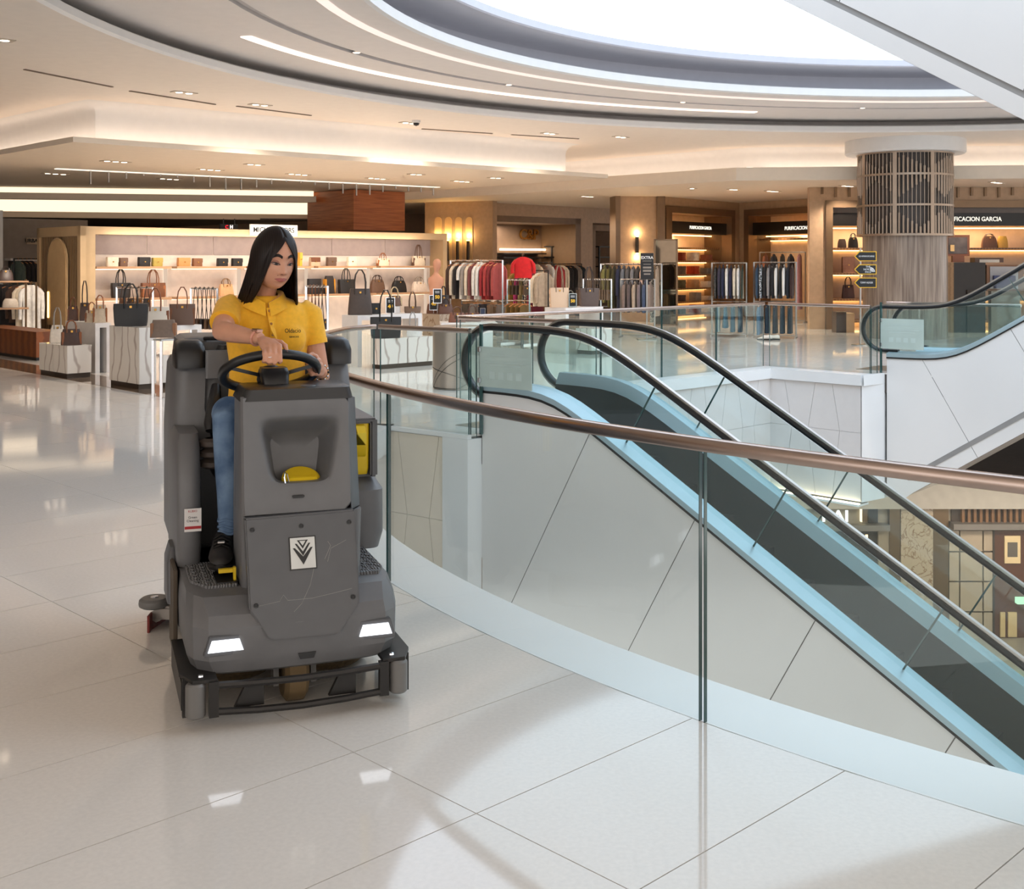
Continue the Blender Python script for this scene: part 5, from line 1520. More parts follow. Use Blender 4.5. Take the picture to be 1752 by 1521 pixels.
# ---- face details following the face surface
def patch(fn, n=18, off=0.0012, th=0.002):
    "strip between two curves given as fn(t) -> (x, z_low, z_high)"
    lo, hi = [], []
    for i in range(n + 1):
        x, z0, z1 = fn(i / n)
        lo.append((x, z0)); hi.append((x, z1))
    M_ = 4
    rows = [[hp(l[0], front_y(l[0], l[1] + (h[1] - l[1]) * j / M_) + off + th * sin(pi * j / M_), l[1] + (h[1] - l[1]) * j / M_) for j in range(M_ + 1)] for l, h in zip(lo, hi)]
    return MB().loft(rows, cap=False, closed=False)
brow_m = mat('brow_dark', (26, 17, 14), 0.8); lash = mat('lash_black', (20, 13, 12), 0.6)
for s in (-1, 1):
    pp('eyebrow', patch(lambda t: (s * (0.012 + 0.040 * t), 0.0195 + 0.008 * sin(pi * min(t * 1.15, 1)) - 0.004 * t ** 3, 0.0315 + 0.0075 * sin(pi * min(t * 1.15, 1)) - 0.0085 * t ** 3)), brow_m)
    pp('eye', patch(lambda t: (s * (0.0165 + 0.029 * t), -0.0055 + 0.0025 * t - 0.0022 * sin(pi * t), -0.0048 + 0.0025 * t + 0.0075 * sin(pi * t) ** 0.8), off=0.0012, th=0.001), mat('eye_white', (170, 138, 128), 0.4))
    pp('iris', patch(lambda t: (s * 0.030 + (t - 0.5) * 0.0125, -0.0042 - 0.0036 * sin(pi * t) ** 0.7, -0.0042 + 0.0050 * sin(pi * t) ** 0.7), n=10, off=0.0024, th=0.0006), mat('iris_brown', (26, 15, 12), 0.5))
    pp('eyelid', patch(lambda t: (s * (0.0165 + 0.029 * t), -0.0045 + 0.0025 * t + 0.0045 * sin(pi * t) ** 0.8, 0.0005 + 0.0035 * t + 0.0105 * sin(pi * t) ** 0.8), off=0.0014, th=0.0022), mat('eyelid_skin', (160, 106, 88), 0.5))
    pp('lash_line', patch(lambda t: (s * (0.0155 + 0.0325 * t), -0.0056 + 0.0045 * t + 0.0034 * sin(pi * t) ** 0.8, -0.0034 + 0.0045 * t + 0.0056 * sin(pi * t) ** 0.8), off=0.0030, th=0.0008), lash)
    pp('lower_lash', patch(lambda t: (s * (0.018 + 0.029 * t), -0.0066 + 0.0035 * t - 0.0026 * sin(pi * t), -0.0056 + 0.0035 * t - 0.0022 * sin(pi * t)), off=0.0022, th=0.0005), lash)
lipm = mat('rose_lips', (178, 104, 98), 0.4)
pp('lips', patch(lambda t: ((t - 0.5) * 0.052, -0.0632 - 0.0115 * sin(pi * t) ** 0.8, -0.0632 + (0.0085 - 0.0022 * math.exp(-((t - .5) / .07) ** 2)) * sin(pi * t) ** 0.7), off=0.0008, th=0.001), lipm)
pp('lip_line', patch(lambda t: ((t - 0.5) * 0.054, -0.0645, -0.0628), off=0.0016, th=0.0006), mat('lip_shadow', (110, 56, 52), 0.6))
for s in (-1, 1):
    pp('nostril', patch(lambda t: (s * (0.0045 + 0.007 * t), -0.0425, -0.0400 + 0.001 * sin(pi * t)), n=6, off=0.001, th=0.0003), mat('nostril_dark', (92, 50, 42), 0.7))
pp('mole', MB().ball(hp(0.018, front_y(0.018, -0.047) + 0.0005, -0.047), 0.0017, 8, 6), brow_m)
pp('earring', MB().ball(hp(0.072, 0.012, -0.028), 0.006, 10, 8), chrome)
pp('ear', MB().add(*ell(hp(0.071, 0.005, -0.005), (0.008, 0.018, 0.03), HM)), skin)
# ---- hair: parted in the middle, long and straight
def hair():
    NPH, NT = 96, 26
    rows = []
    for i in range(NPH + 1):
        ph = -180 + 360 * i / NPH              # 0 = face front
        aph = abs(ph)
        col_ = []
        win = 54.0
        openk = max(0.0, min(1.0, (aph - 34) / (win - 34)))   # 0 in the face window, 1 beside it
        for j in range(NT + 1):
            t = j / NT
            k = 1.075
            # elevation on the head for the cap part
            e_end_front = 50 + 0.0 * aph
            if openk <= 0:
                e = 90 - (90 - max(43 - 1.02 * aph, 2)) * t
                drop = 0
            else:
                L = 1.0
                e_s = 90 - t * 2.0 * 90 if t < 0.5 else 0
                full_e = 90 - 90 * min(t / 0.42, 1.0)
                e = (1 - openk) * (90 - (90 - max(43 - 1.02 * aph, 2)) * t) + openk * full_e
                drop = openk ** 1.5 * max(0, (t - 0.42) / 0.58)
            er = radians(e)
            x = 0.084 * k * cos(er) * sin(radians(ph)); y = (0.100 if aph < 90 else 0.104) * k * cos(er) * cos(radians(ph)) - 0.004
            z = 0.124 * k * sin(er)
            if aph < 60: y = min(y, 0.5)
            z += -0.004 * math.exp(-((abs(ph)) / 6) ** 2) * (1 if t < .8 else 0)
            q = hp(x, y, z)
            if drop:
                len_ = 0.205 if aph > 70 else 0.185
                side = 1 if ph > 0 else -1
                flare = Vector((0, 0.02, 0)) * drop
                q = q + Vector((0, 0, -1)) * len_ * drop + flare
                # image-left side swings out behind the shoulder
                if side > 0:
                    q += Vector((-0.04, 0.10, 0)) * drop ** 1.3
                else:
                    q += Vector((0.016, 0.07, 0)) * drop ** 1.3
                q += Vector((0.004 * sin(i * 2.1), 0.003 * cos(i * 1.7), 0)) * drop
            col_.append(q)
        rows.append(col_)
    outer = rows
    cen = headc
    inner = [[q + (cen - q) * 0.0 + (Vector((cen.x, cen.y + 0.01, q.z)) - q).normalized() * 0.007 for q in r] for r in rows]
    mb = MB().loft(outer, cap=False, closed=False)
    n0 = len(mb.v)
    mb.loft(inner, cap=False, closed=False)
    W = NT + 1
    for i in range(NPH):
        mb.f.append((i * W + NT, (i + 1) * W + NT, n0 + (i + 1) * W + NT, n0 + i * W + NT))
    return mb
pp('hair', hair(), hair_m, smooth=80)
# ---- polo shirt
shirt = MB()
def ov(c, rx, ry, n=24, tilt=0.0):
    return [Vector(c) + Vector((rx * cos(2 * pi * k / n), ry * sin(2 * pi * k / n), tilt * sin(2 * pi * k / n))) for k in range(n)]
cx = (Lsh.x + Rsh.x) / 2
shirt.loft([ov((0.0, 0.855, 0.995), 0.165, 0.09), ov((0.0, 0.853, 1.04), 0.172, 0.092), ov((-0.002, 0.852, 1.12), 0.163, 0.09), ov((0.0, 0.852, 1.22), 0.163, 0.094), ov((0.002, 0.858, 1.30), 0.176, 0.108),
            ov((cx, 0.868, 1.38), 0.186, 0.116), ov((cx, 0.868, 1.435), 0.186, 0.098), ov((cx, 0.868, 1.475), 0.142, 0.08), ov((neck.x, 0.872, 1.51), 0.075, 0.066)])
for s_, sh in ((-1, Rsh), (1, Lsh)):
    shirt.add(*ell(sh + Vector((-s_ * 0.01, 0, 0.0)), (0.053, 0.056, 0.052)))
for sx_ in (-0.072, 0.072):
    shirt.add(*ell(Vector((cx + sx_, 0.79, 1.325)), (0.075, 0.055, 0.07)))
rs_end = Rsh.lerp(Relb, 0.62); ls_end = Lsh.lerp(Lelb, 0.46)
shirt.tube([Rsh + Vector((0.03, 0.01, 0.01)), Rsh, rs_end], [0.06, 0.062, 0.060], 18)
shirt.tube([Lsh + Vector((-0.03, 0.01, 0.01)), Lsh, ls_end], [0.06, 0.061, 0.057], 18)
so = pp('polo_shirt', shirt, polo, remesh=0.0065, it=9)
for q, e, r in ((rs_end, Relb, 0.0605), (ls_end, Lelb, 0.0575)):
    d = (e - q).normalized()
    pp('sleeve_cuff', MB().tube([q - d * 0.012, q + d * 0.008], [r + 0.001, r], 20), polo, so)
# folds at the waist
for k, (z, w_) in enumerate(((1.005, 0.174), (1.03, 0.178), (1.055, 0.176))):
    pts = [Vector((w_ * cos(radians(a)) * 1.0, 0.853 + 0.094 * sin(radians(a)), z + 0.008 * sin(radians(a * 3 + k * 80)))) for a in range(180, 361, 12)]
    pp('fold', MB().tube(pts, 0.009, 8), polo, so)
# collar
def collar(sgn):
    rows = []
    for k in range(11):
        t = k / 10
        a = radians(90 - sgn * (10 + 165 * t))
        nb = Vector((neck.x, 0.872, 1.505)) + Vector((0.066 * cos(a), 0.06 * sin(a), 0))
        dip = 0.055 * t ** 2.2
        hi = nb + Vector((0, -0.02 * t, 0.028 - dip))
        outd = Vector((cos(a), sin(a), 0))
        wid = 0.038 + 0.018 * t
        mid_ = hi + outd * 0.016 + Vector((0, -0.004, 0.003))
        lo = hi + outd * (wid * 0.85) + Vector((0, -0.012 * t, -wid * 0.95))
        rows.append([hi - outd * 0.004, mid_, lo, lo - outd * 0.005 + Vector((0, 0, 0.001)), hi - outd * 0.008 - Vector((0, 0, 0.004))])
    return MB().loft(rows, cap=True, closed=True)
for sgn in (-1, 1):
    pp('collar', collar(sgn), polo, so)
def chest(px, py):
    "front of the shirt on a pixel ray"
    return LM(px, py, 0.745)
pl_ = [LM(462, 527, 0.765), LM(465, 545, 0.745), LM(467, 565, 0.735), LM(468, 582, 0.74)]
pp('placket', MB().sweep(pl_, [(-0.017, -0.002), (0.017, -0.002), (0.017, 0.003), (-0.017, 0.003)]), polo, so, smooth=False)
for x, y, v in ((461, 532, 0.753), (464, 554, 0.733), (467, 573, 0.728)):
    pp('button', MB().lathe([(0.001, 0.002), (0.005, 0.002), (0.006, 0)], LM(x, y, v), 10, axis=Matrix.Rotation(pi / 2, 3, 'X')), mat('amber_button', (150, 96, 22), 0.4), so)
for (tx, sz, yy, xx) in (('Oldacio', 0.026, 566, 501), ('SERVICIOS', 0.0105, 576.5, 503)):
    o = text_mesh('embroidery', tx, sz, mat('black_thread', (30, 24, 20), 0.8), so, PI @ frame3(LM(xx, yy, 0.722), Vector((1, 0.12, 0))), depth=0.001, sx=0.85)
# ---- jeans, belt, shoes
jean = MB()
Rhip = Vector((-0.09, 0.85, 0.985)); Lhip = Vector((0.09, 0.85, 0.985))
Rkn = LM(391, 712, 0.60); Ran = LM(393, 912, 0.575)
Lkn = Vector((0.085, 0.60, 1.0)); Lan = Vector((0.09, 0.585, 0.53))
jean.add(*ell(Vector((0, 0.85, 0.99)), (0.166, 0.092, 0.092)))
jean.tube([Rhip, Rhip.lerp(Rkn, 0.5), Rkn + Vector((0, 0.03, 0.01)), Rkn, Rkn.lerp(Ran, 0.12), Rkn.lerp(Ran, 0.35), Rkn.lerp(Ran, 0.7), Ran], [0.092, 0.082, 0.069, 0.066, 0.064, 0.060, 0.049, 0.043], 18)
jean.tube([Lhip, Lhip.lerp(Lkn, 0.5), Lkn + Vector((0, 0.03, 0.01)), Lkn, Lkn.lerp(Lan, 0.12), Lkn.lerp(Lan, 0.35), Lkn.lerp(Lan, 0.7), Lan], [0.092, 0.078, 0.066, 0.062, 0.06, 0.056, 0.047, 0.043], 18)
jo = pp('jeans', jean, denim, remesh=0.008, it=3)
for k in range(3):
    q = Rkn.lerp(Ran, 0.88 + 0.05 * k)
    pp('cuff_fold', MB().tube([q + Vector((0.044 * cos(2 * pi * i / 16), 0.044 * sin(2 * pi * i / 16), 0.006 * sin(i * 1.3 + k))) for i in range(17)], 0.006, 6, cap=False), denim, jo)
shoe_m = mat('black_shoe_mesh', (30, 27, 26), 0.55, var=0.25, vscale=50); sole_m = mat('black_rubber_sole', (24, 22, 21), 0.6)
def shoe(heel, toe, name):
    d = (toe - heel); L = d.length; d = d.normalized()
    s = d.cross(Vector((0, 0, 1))).normalized(); u_ = s.cross(d)
    M_ = Matrix((d, s, u_)).transposed()
    def sec(t, w_, h0, h1, n=14):
        c = heel + d * (t * L)
        return [c + M_ @ Vector((0, w_ * cos(2 * pi * k / n) * (1.0 if sin(2 * pi * k / n) < 0.3 else 0.82), h0 + (h1 - h0) * (0.5 + 0.5 * sin(2 * pi * k / n)))) for k in range(n)]
    up = MB().loft([sec(-0.02, 0.02, 0.02, 0.06), sec(0.03, 0.034, 0.008, 0.095), sec(0.18, 0.037, 0.008, 0.11), sec(0.36, 0.039, 0.008, 0.098), sec(0.55, 0.045, 0.008, 0.078), sec(0.78, 0.047, 0.010, 0.060), sec(0.93, 0.040, 0.012, 0.048), sec(1.0, 0.022, 0.016, 0.036)])
    so_ = pp(name, up, shoe_m, smooth=60)
    sl_ = MB().loft([sec(-0.04, 0.02, -0.004, 0.014), sec(0.03, 0.037, -0.012, 0.016), sec(0.4, 0.04, -0.012, 0.014), sec(0.75, 0.05, -0.012, 0.018), sec(0.95, 0.043, -0.006, 0.022), sec(1.03, 0.02, 0.004, 0.024)])
    pp('sole', sl_, sole_m, so_)
    for t, h in ((0.42, 0.096), (0.5, 0.088), (0.58, 0.08), (0.66, 0.073)):
        c = heel + d * (t * L)
        pp('lace', MB().tube([c + M_ @ Vector((0, -0.03, h - 0.012)), c + M_ @ Vector((0.0, 0, h + 0.004)), c + M_ @ Vector((0, 0.03, h - 0.012))], 0.0035, 6), sole_m, so_)
    c = heel + d * (0.62 * L)
    pp('lace_tag', MB().box(c + M_ @ Vector((0, 0, 0.083)), (0.02, 0.026, 0.004), R=M_), mat('silver_tag', (220, 214, 208), 0.3, 0.6), so_, smooth=False)
    return so_
shoe(Ran + Vector((-0.022, 0.055, -0.085)), Vector((-0.252, 0.36, 0.468)), 'shoe')
shoe(Lan + Vector((0.0, 0.05, -0.07)), Vector((0.1, 0.53, 0.456)), 'shoe')
# ---- watch, bracelet, ring
wd = (Rwr - Relb).normalized()
wc_ = Relb.lerp(Rwr, 0.90)
s1 = wd.cross(Vector((0, 0, 1))).normalized(); s2 = s1.cross(wd)
wt = pp('watch_band', MB().tube([wc_ + s1 * 0.0295 * cos(2 * pi * k / 24) + s2 * 0.0285 * sin(2 * pi * k / 24) for k in range(25)], 0.0055, 8, cap=False), mat('rose_band', (226, 160, 138), 0.5))
wf = wc_ + s2 * 0.031
wR = Matrix((wd, s1, s2)).transposed()
pp('watch_case', MB().box(wf, (0.036, 0.034, 0.010), R=wR), mat('rose_gold', (206, 160, 140), 0.3, 0.8), wt, smooth=False, bevel=0.003)
pp('watch_face', MB().box(wf + s2 * 0.006, (0.031, 0.029, 0.002), R=wR), mat('watch_glass', (70, 66, 66), 0.08), wt, smooth=False)
bd = (Lwr - Lelb).normalized(); b1_ = bd.cross(Vector((0, 0, 1))).normalized(); b2_ = b1_.cross(bd)
bc_ = Lelb.lerp(Lwr, 0.85)
br_o = pp('bracelet', MB().tube([bc_ + b1_ * 0.031 * cos(2 * pi * k / 20) + b2_ * 0.032 * sin(2 * pi * k / 20) for k in range(21)], 0.002, 6, cap=False), gold)
for k in range(12):
    q = bc_ + b1_ * 0.0315 * cos(2 * pi * k / 12) + b2_ * 0.0325 * sin(2 * pi * k / 12)
    pp('bead', MB().ball(q, 0.0055, 8, 6), chrome if k % 3 else black_metal, br_o)
rp_ = LM(461, 611, 0.352)
pp('ring', MB().tube([rp_ + Vector((0.0098 * cos(2 * pi * k / 16), 0.0098 * sin(2 * pi * k / 16), 0)) for k in range(17)], 0.0018, 6, cap=False), chrome)
# ================================================================== handbag shop
marble_w = mat('white_marble', (228, 221, 212), 0.12, kind='wave', rgb2=(182, 168, 158), vscale=1.3, distortion=7, sharp=(0.9, 1.0), stretch=(1.6, 0.7, 1.0))
gold_frame = mat('champagne_frame', (206, 176, 136), 0.35, 0.35, var=0.04)
mauve = mat('mauve_grey_panel', (176, 160, 156), 0.6)
lit_panel = mat('lit_white_panel', (238, 226, 216), 0.5)
white_lam = mat('white_laminate', (232, 226, 222), 0.3)
oak_shelf = mat('light_oak_shelf', (176, 138, 104), 0.4)
B0, B1 = P(145, 450, 23.9), P(765, 450, 30.0)
BW = PL(B0, B1 - B0)
ub = lambda x, o=0.0: BW.uz(x, 450, o)[0]
LB = ub(765)
zt0 = BW.uz(145, 387)[1]
bw = thing('display_wall', 'wide champagne framed handbag wall with two lit shelves', 'display wall', BW.w(LB / 2, 0, 0))
def kbw(nm, boxes, m, par=None, **k):
    mb = MB()
    for b_ in boxes: BW.box(mb, *b_)
    return obj(nm, mb.xform(Matrix.Translation(-bw.location)), m, par or bw, **k)
kbw('back_panel', [(0.0, LB, 0, zt0 - 0.1, -0.62, -0.56)], lit_panel)
nb_ = 6
for k in range(nb_):
    kbw('upper_panel', [(LB * k / nb_ + 0.01, LB * (k + 1) / nb_ - 0.01, BW.uz(400, 436)[1], zt0 - 0.12, -0.56, -0.54)], mauve)
kbw('frame', [(0, 0.22, 0, zt0, -0.6, 0), (LB - 0.13, LB, 0, zt0, -0.6, 0), (0.22, LB - 0.13, zt0 - 0.16, zt0, -0.6, 0)], gold_frame)
zs1 = BW.uz(400, 455.5, -0.25)[1]; zs2 = BW.uz(400, 506, -0.25)[1]
for k in range(5):
    a_, b_ = 0.28 + k * (LB - 0.5) / 5, 0.28 + (k + 1) * (LB - 0.5) / 5 - 0.12
    for z in (zs1, zs2):
        s_ = kbw('shelf', [(a_, b_, z - 0.05, z, -0.54, -0.1)], oak_shelf)
        kbw('shelf_light', [(a_ + 0.05, b_ - 0.05, z - 0.07, z - 0.052, -0.5, -0.44)], glow('bag_shelf_light', (255, 226, 196), 1.8), s_)
    kbw('light_riser', [(b_ + 0.02, b_ + 0.10, 0.3, zs1 - 0.05, -0.56, -0.545)], glow('riser_glow', (255, 226, 200), 0.55))
lamp('bag_wall_lamp', 'AREA', BW.w(LB / 2, zt0 - 0.2, 0.6), 45, (1, 0.84, 0.68), 8.0, size_y=0.3, direction=tuple(-BW.n * 0.7 + Vector((0, 0, -0.7))))
# letters on the wall's top
sgn = thing('shop_sign', 'small white shop sign with black letters behind the woman', 'sign', BW.pt(469, 398, 0.02))
kid(sgn, 'board', BW, [(429, 384.5, 509, 403.5)], mat('sign_board_white', (240, 232, 220), 0.4, emit=(255, 240, 220), estr=0.5), 0.003, 0.06)
text_mesh('lettering', 'MICHAEL KORS', 0.165, black_metal, sgn, Matrix.Translation(-sgn.location) @ BW.frame(469, 394, 0.065), sx=0.92, bold=0.001)
hs = thing('hanging_sign', 'black hanging sign with red and white initials behind the woman', 'sign', P(392, 388, 27))
HSP = PL(P(392, 450, 27), UB)
kid(hs, 'board', HSP, [(377, 383.5, 407, 392.5)], blk, -0.05, 0.0)
text_mesh('lettering', 'C', 0.11, glow('red_letter', (220, 40, 50), 1.2), hs, Matrix.Translation(-hs.location) @ HSP.frame(388, 388.5, 0.01), bold=0.004)
text_mesh('lettering', 'H', 0.11, glow('white_letter', (255, 240, 235), 1.2), hs, Matrix.Translation(-hs.location) @ HSP.frame(396, 388.5, 0.01), bold=0.004)
kid(hs, 'hanger_rod', HSP, [(382, 374, 383, 384), (401, 374, 402, 384)], black_metal, -0.03, -0.02)
# slatted end with arched beige plaster panel
SPL = PL(B0 - UB * 0.135, UA)
us = lambda x: SPL.uz(x, 450)[0]
L0, L1 = us(65), us(139)
if L0 > L1: L0, L1 = L1, L0
sp = thing('slatted_screen', 'bronze slatted screen with a tall arched mirror beside the handbag wall', 'screen', SPL.w((L0 + L1) / 2, 0, 0))
inv = Matrix.Translation(-sp.location)
def ksp(nm, boxes, m):
    mb = MB()
    for b_ in boxes: SPL.box(mb, *b_)
    return obj(nm, mb.xform(inv), m, sp)
ksp('frame', [(L0, L0 + 0.12, 0, zt0, -0.1, 0.02), (L1 - 0.14, L1, 0, zt0, -0.1, 0.02), (L0, L1, zt0 - 0.2, zt0, -0.1, 0.02), (L0, L1, 0, 0.1, -0.1, 0.02)], gold_frame)
nsl = 16
for k in range(nsl):
    u = L0 + 0.17 + (L1 - L0 - 0.36) * k / (nsl - 1)
    ksp('slat', [(u - 0.022, u + 0.022, 0.1, zt0 - 0.2, -0.07, -0.01)], mat('slat_bronze', (150, 122, 92), 0.4, 0.4))
ksp('backing', [(L0 + 0.1, L1 - 0.1, 0.1, zt0 - 0.2, -0.12, -0.1)], mat('screen_backing', (92, 74, 58), 0.5))
um, hw = (us(86) + us(117)) / 2, abs(us(117) - us(86)) / 2
zb, zt_ = 0.35, SPL.uz(100, 409)[1] - hw
arch = [SPL.w(um - hw, zb, 0.03), SPL.w(um + hw, zb, 0.03)] + [SPL.w(um + hw * cos(radians(a)), zt_ + hw * sin(radians(a)), 0.03) for a in range(0, 181, 15)]
obj('mirror', MB().extrude(arch, SPL.n * 0.03).xform(inv), mat('beige_arch_plaster', (206, 172, 128), 0.2, 0.1, var=0.05), sp)  # beige plaster arch panel, not a mirror
ca = [SPL.w(um - hw - 0.03, zb, 0.02), SPL.w(um + hw + 0.03, zb, 0.02)] + [SPL.w(um + (hw + 0.03) * cos(radians(a)), zt_ + (hw + 0.03) * sin(radians(a)), 0.02) for a in range(0, 181, 15)]
obj('arch_rim', MB().extrude(ca, SPL.n * 0.03).xform(inv), gold_frame, sp)
obj('arch_side_lamp', MB().bar(SPL.w(um - hw + 0.06, 0.5, 0.07), SPL.w(um - hw + 0.06, 1.05, 0.07), 0.03, 0.02).xform(inv), glow('arch_side_lamp', (255, 200, 120), 4), sp)

# ---------------- bags
def bagmat(rgb, pattern=False):
    n = 'bag_%d_%d_%d' % tuple(rgb) + ('_p' if pattern else '')
    if pattern:
        return mat(n, rgb, 0.45, rgb2=tuple(min(255, int(c * 1.25)) for c in rgb), vscale=60, kind='wave', distortion=0.5)
    return mat(n, rgb, 0.4, var=0.08, vscale=25)
def bag(loc, w_, h_, d_, rgb, label, handle=0.0, style='tote', rz=0.0, trim=None, group=None, pattern=False):
    """style: tote (two loop handles, open top flare), box (crossbody with flap), satchel (tapered sides, short handles), dome"""
    t = thing('handbag', label, 'handbag', loc, rz, group)
    m = bagmat(rgb, pattern)
    tm = bagmat(trim or tuple(int(c * 0.7) for c in rgb))
    k = {'tote': 1.08, 'box': 0.97, 'satchel': 0.80, 'dome': 0.86}[style]
    kd = {'tote': 0.75, 'box': 0.9, 'satchel': 0.45, 'dome': 0.5}[style]
    rings = []
    N = 5
    for i in range(N + 1):
        f = i / N
        a = w_ / 2 * (1 + (k - 1) * f) * (0.97 if i in (0, N) else 1)
        b_ = d_ / 2 * (1 + (kd - 1) * f) * (0.94 if i in (0, N) else 1)
        if style == 'dome' and f > 0.5: a *= 1 - (f - 0.5) ** 2 * 0.9
        r_ = min(a, b_) * 0.5
        rings.append([Vector(p) for p in rr(-a, a, -b_, b_, f * h_, r_, 2)])
    obj('bag_body', MB().loft(rings), m, t, smooth=40)
    if style == 'box':
        obj('flap', MB().box((0, -d_ / 2 * 0.96, h_ * 0.72), (w_ * 0.96, 0.012, h_ * 0.52)), tm if trim else m, t, bevel=0.004)
        obj('clasp', MB().box((0, -d_ / 2 * 0.96 - 0.01, h_ * 0.5), (0.03, 0.008, 0.025)), gold, t)
    if style in ('satchel', 'tote', 'dome') and trim:
        for s in (-1, 1):
            obj('trim_panel', MB().box((s * w_ * 0.44 * (1 + (k - 1) * .4), 0, h_ * 0.42), (w_ * 0.12, d_ * 0.86, h_ * 0.8)), tm, t, bevel=0.006)
    if handle:
        hr = handle
        sp_ = w_ * (0.22 if style != 'tote' else 0.2)
        for s in (-1, 1):
            path = [(-sp_, s * d_ * 0.5 * (1 + (kd - 1) * 0.8), h_ * 0.78), (-sp_ * 1.02, s * d_ * 0.3, h_ + hr * 0.35), (-sp_ * 0.8, s * d_ * 0.2, h_ + hr * 0.75), (-sp_ * 0.3, s * d_ * 0.15, h_ + hr), (sp_ * 0.3, s * d_ * 0.15, h_ + hr), (sp_ * 0.8, s * d_ * 0.2, h_ + hr * 0.75), (sp_ * 1.02, s * d_ * 0.3, h_ + hr * 0.35), (sp_, s * d_ * 0.5 * (1 + (kd - 1) * 0.8), h_ * 0.78)]
            obj('handle', MB().tube(path, 0.009 if w_ < 0.35 else 0.011, 6), tm, t, smooth=60)
        obj('clasp', MB().box((0, -d_ * 0.42, h_ * 0.86), (0.03, 0.02, 0.03)), gold, t)
    return t
def bag_px(x0, x1, yt, yb, d, rgb, label, plane_rz=None, **k):
    "bag standing with its base centre on the pixel (mid, yb) at depth d"
    p = P((x0 + x1) / 2, yb, d)
    s_ = d / FPX
    return bag(p, (x1 - x0) * s_, (yb - yt) * s_, k.pop('dd', 0.14), rgb, label, rz=(TH if plane_rz is None else plane_rz) * 0.5, **k)
def on_shelf(x0, x1, yt, rgb, label, z, out=-0.3, **k):
    c = (x0 + x1) / 2
    p = BW.pt(c, 450, out); d = p.y
    s_ = d / FPX
    p.z = z + 0.001
    zt_ = H + (HY - yt) * s_
    return bag(p, (x1 - x0) * s_ * 0.98, max(zt_ - z, 0.1), k.pop('dd', 0.12), rgb, label, rz=TH, group='handbags on the lit wall shelves', **k)
for (x0, x1, yt, c, l, kw) in (
    (181, 202, 440, (226, 214, 196), 'cream box bag at the left end of the upper wall shelf', {}),
    (203, 218, 441, (112, 84, 68), 'brown box bag beside the cream one on the upper wall shelf', {}),
    (235, 257, 440, (34, 30, 28), 'black box bag beside the olive bag on the upper wall shelf', {}),
    (259, 278, 441, (168, 148, 72), 'olive yellow box bag on the upper wall shelf', {}),
    (302, 326, 441, (198, 138, 84), 'tan box bag on the upper wall shelf', {}),
    (328, 346, 442, (124, 82, 54), 'chestnut box bag next to the tan one on the upper shelf', {}),
    (370, 390, 442, (28, 26, 26), 'left black box bag of the pair nearest the woman\'s hair', {}),
    (395, 415, 442, (30, 27, 26), 'right black box bag of the pair nearest the woman\'s hair', {}),
    (510, 516, 432, (230, 168, 60), 'narrow amber bag peeking out behind the woman\'s face', {}),
    (528, 548, 440, (196, 168, 140), 'beige box bag with brown edges on the upper shelf', {'trim': (110, 64, 38)}),
    (557, 576, 440, (104, 80, 66), 'taupe brown box bag on the upper shelf right of the woman', {}),
    (592, 610, 440, (236, 222, 200), 'ivory box bag on the upper shelf right of the woman', {}),
    (643, 667, 442, (232, 214, 190), 'ivory tote with tan handles on the upper shelf', {'style': 'tote', 'handle': 0.13, 'trim': (170, 104, 58)}),
    (703, 729, 438, (230, 214, 190), 'tall ivory tote with brown handles at the right end of the upper shelf', {'style': 'tote', 'handle': 0.28, 'trim': (104, 70, 48)})):
    kw = dict({'style': 'box'}, **kw)
    on_shelf(x0, x1, yt, c, l, zs1, **kw)
for (x0, x1, yt, c, l, kw) in (
    (190, 223, 484, (44, 38, 36), 'black tote with high handles at the left of the lower wall shelf', {'handle': 0.28, 'style': 'tote'}),
    (241, 283, 484, (112, 70, 46), 'brown fringed tote with high handles on the lower wall shelf', {'handle': 0.28, 'style': 'tote', 'trim': (150, 92, 54)}),
    (372, 401, 486, (198, 152, 108), 'tan satchel behind the woman\'s hair on the lower wall shelf', {'handle': 0.12, 'style': 'satchel'}),
    (525, 550, 477, (34, 30, 30), 'black shopper right of the woman on the lower wall shelf', {'style': 'tote'}),
    (552, 574, 472, (40, 34, 32), 'black slouch bag with amber scarf on the lower wall shelf', {'style': 'dome', 'trim': (206, 140, 40)}),
    (577, 607, 478, (36, 34, 34), 'wide black tote with thin handles on the lower wall shelf', {'style': 'tote', 'handle': 0.26}),
    (630, 661, 478, (98, 72, 56), 'dark brown slouch bag on the lower wall shelf', {'style': 'dome', 'handle': 0.1}),
    (667, 698, 480, (30, 27, 27), 'black gathered bag on the lower wall shelf', {'style': 'dome', 'handle': 0.1}),
    (701, 733, 482, (222, 204, 188), 'pale slouch bag at the right end of the lower wall shelf', {'style': 'dome', 'handle': 0.12})):
    on_shelf(x0, x1, yt, c, l, zs2, dd=0.15, **kw)
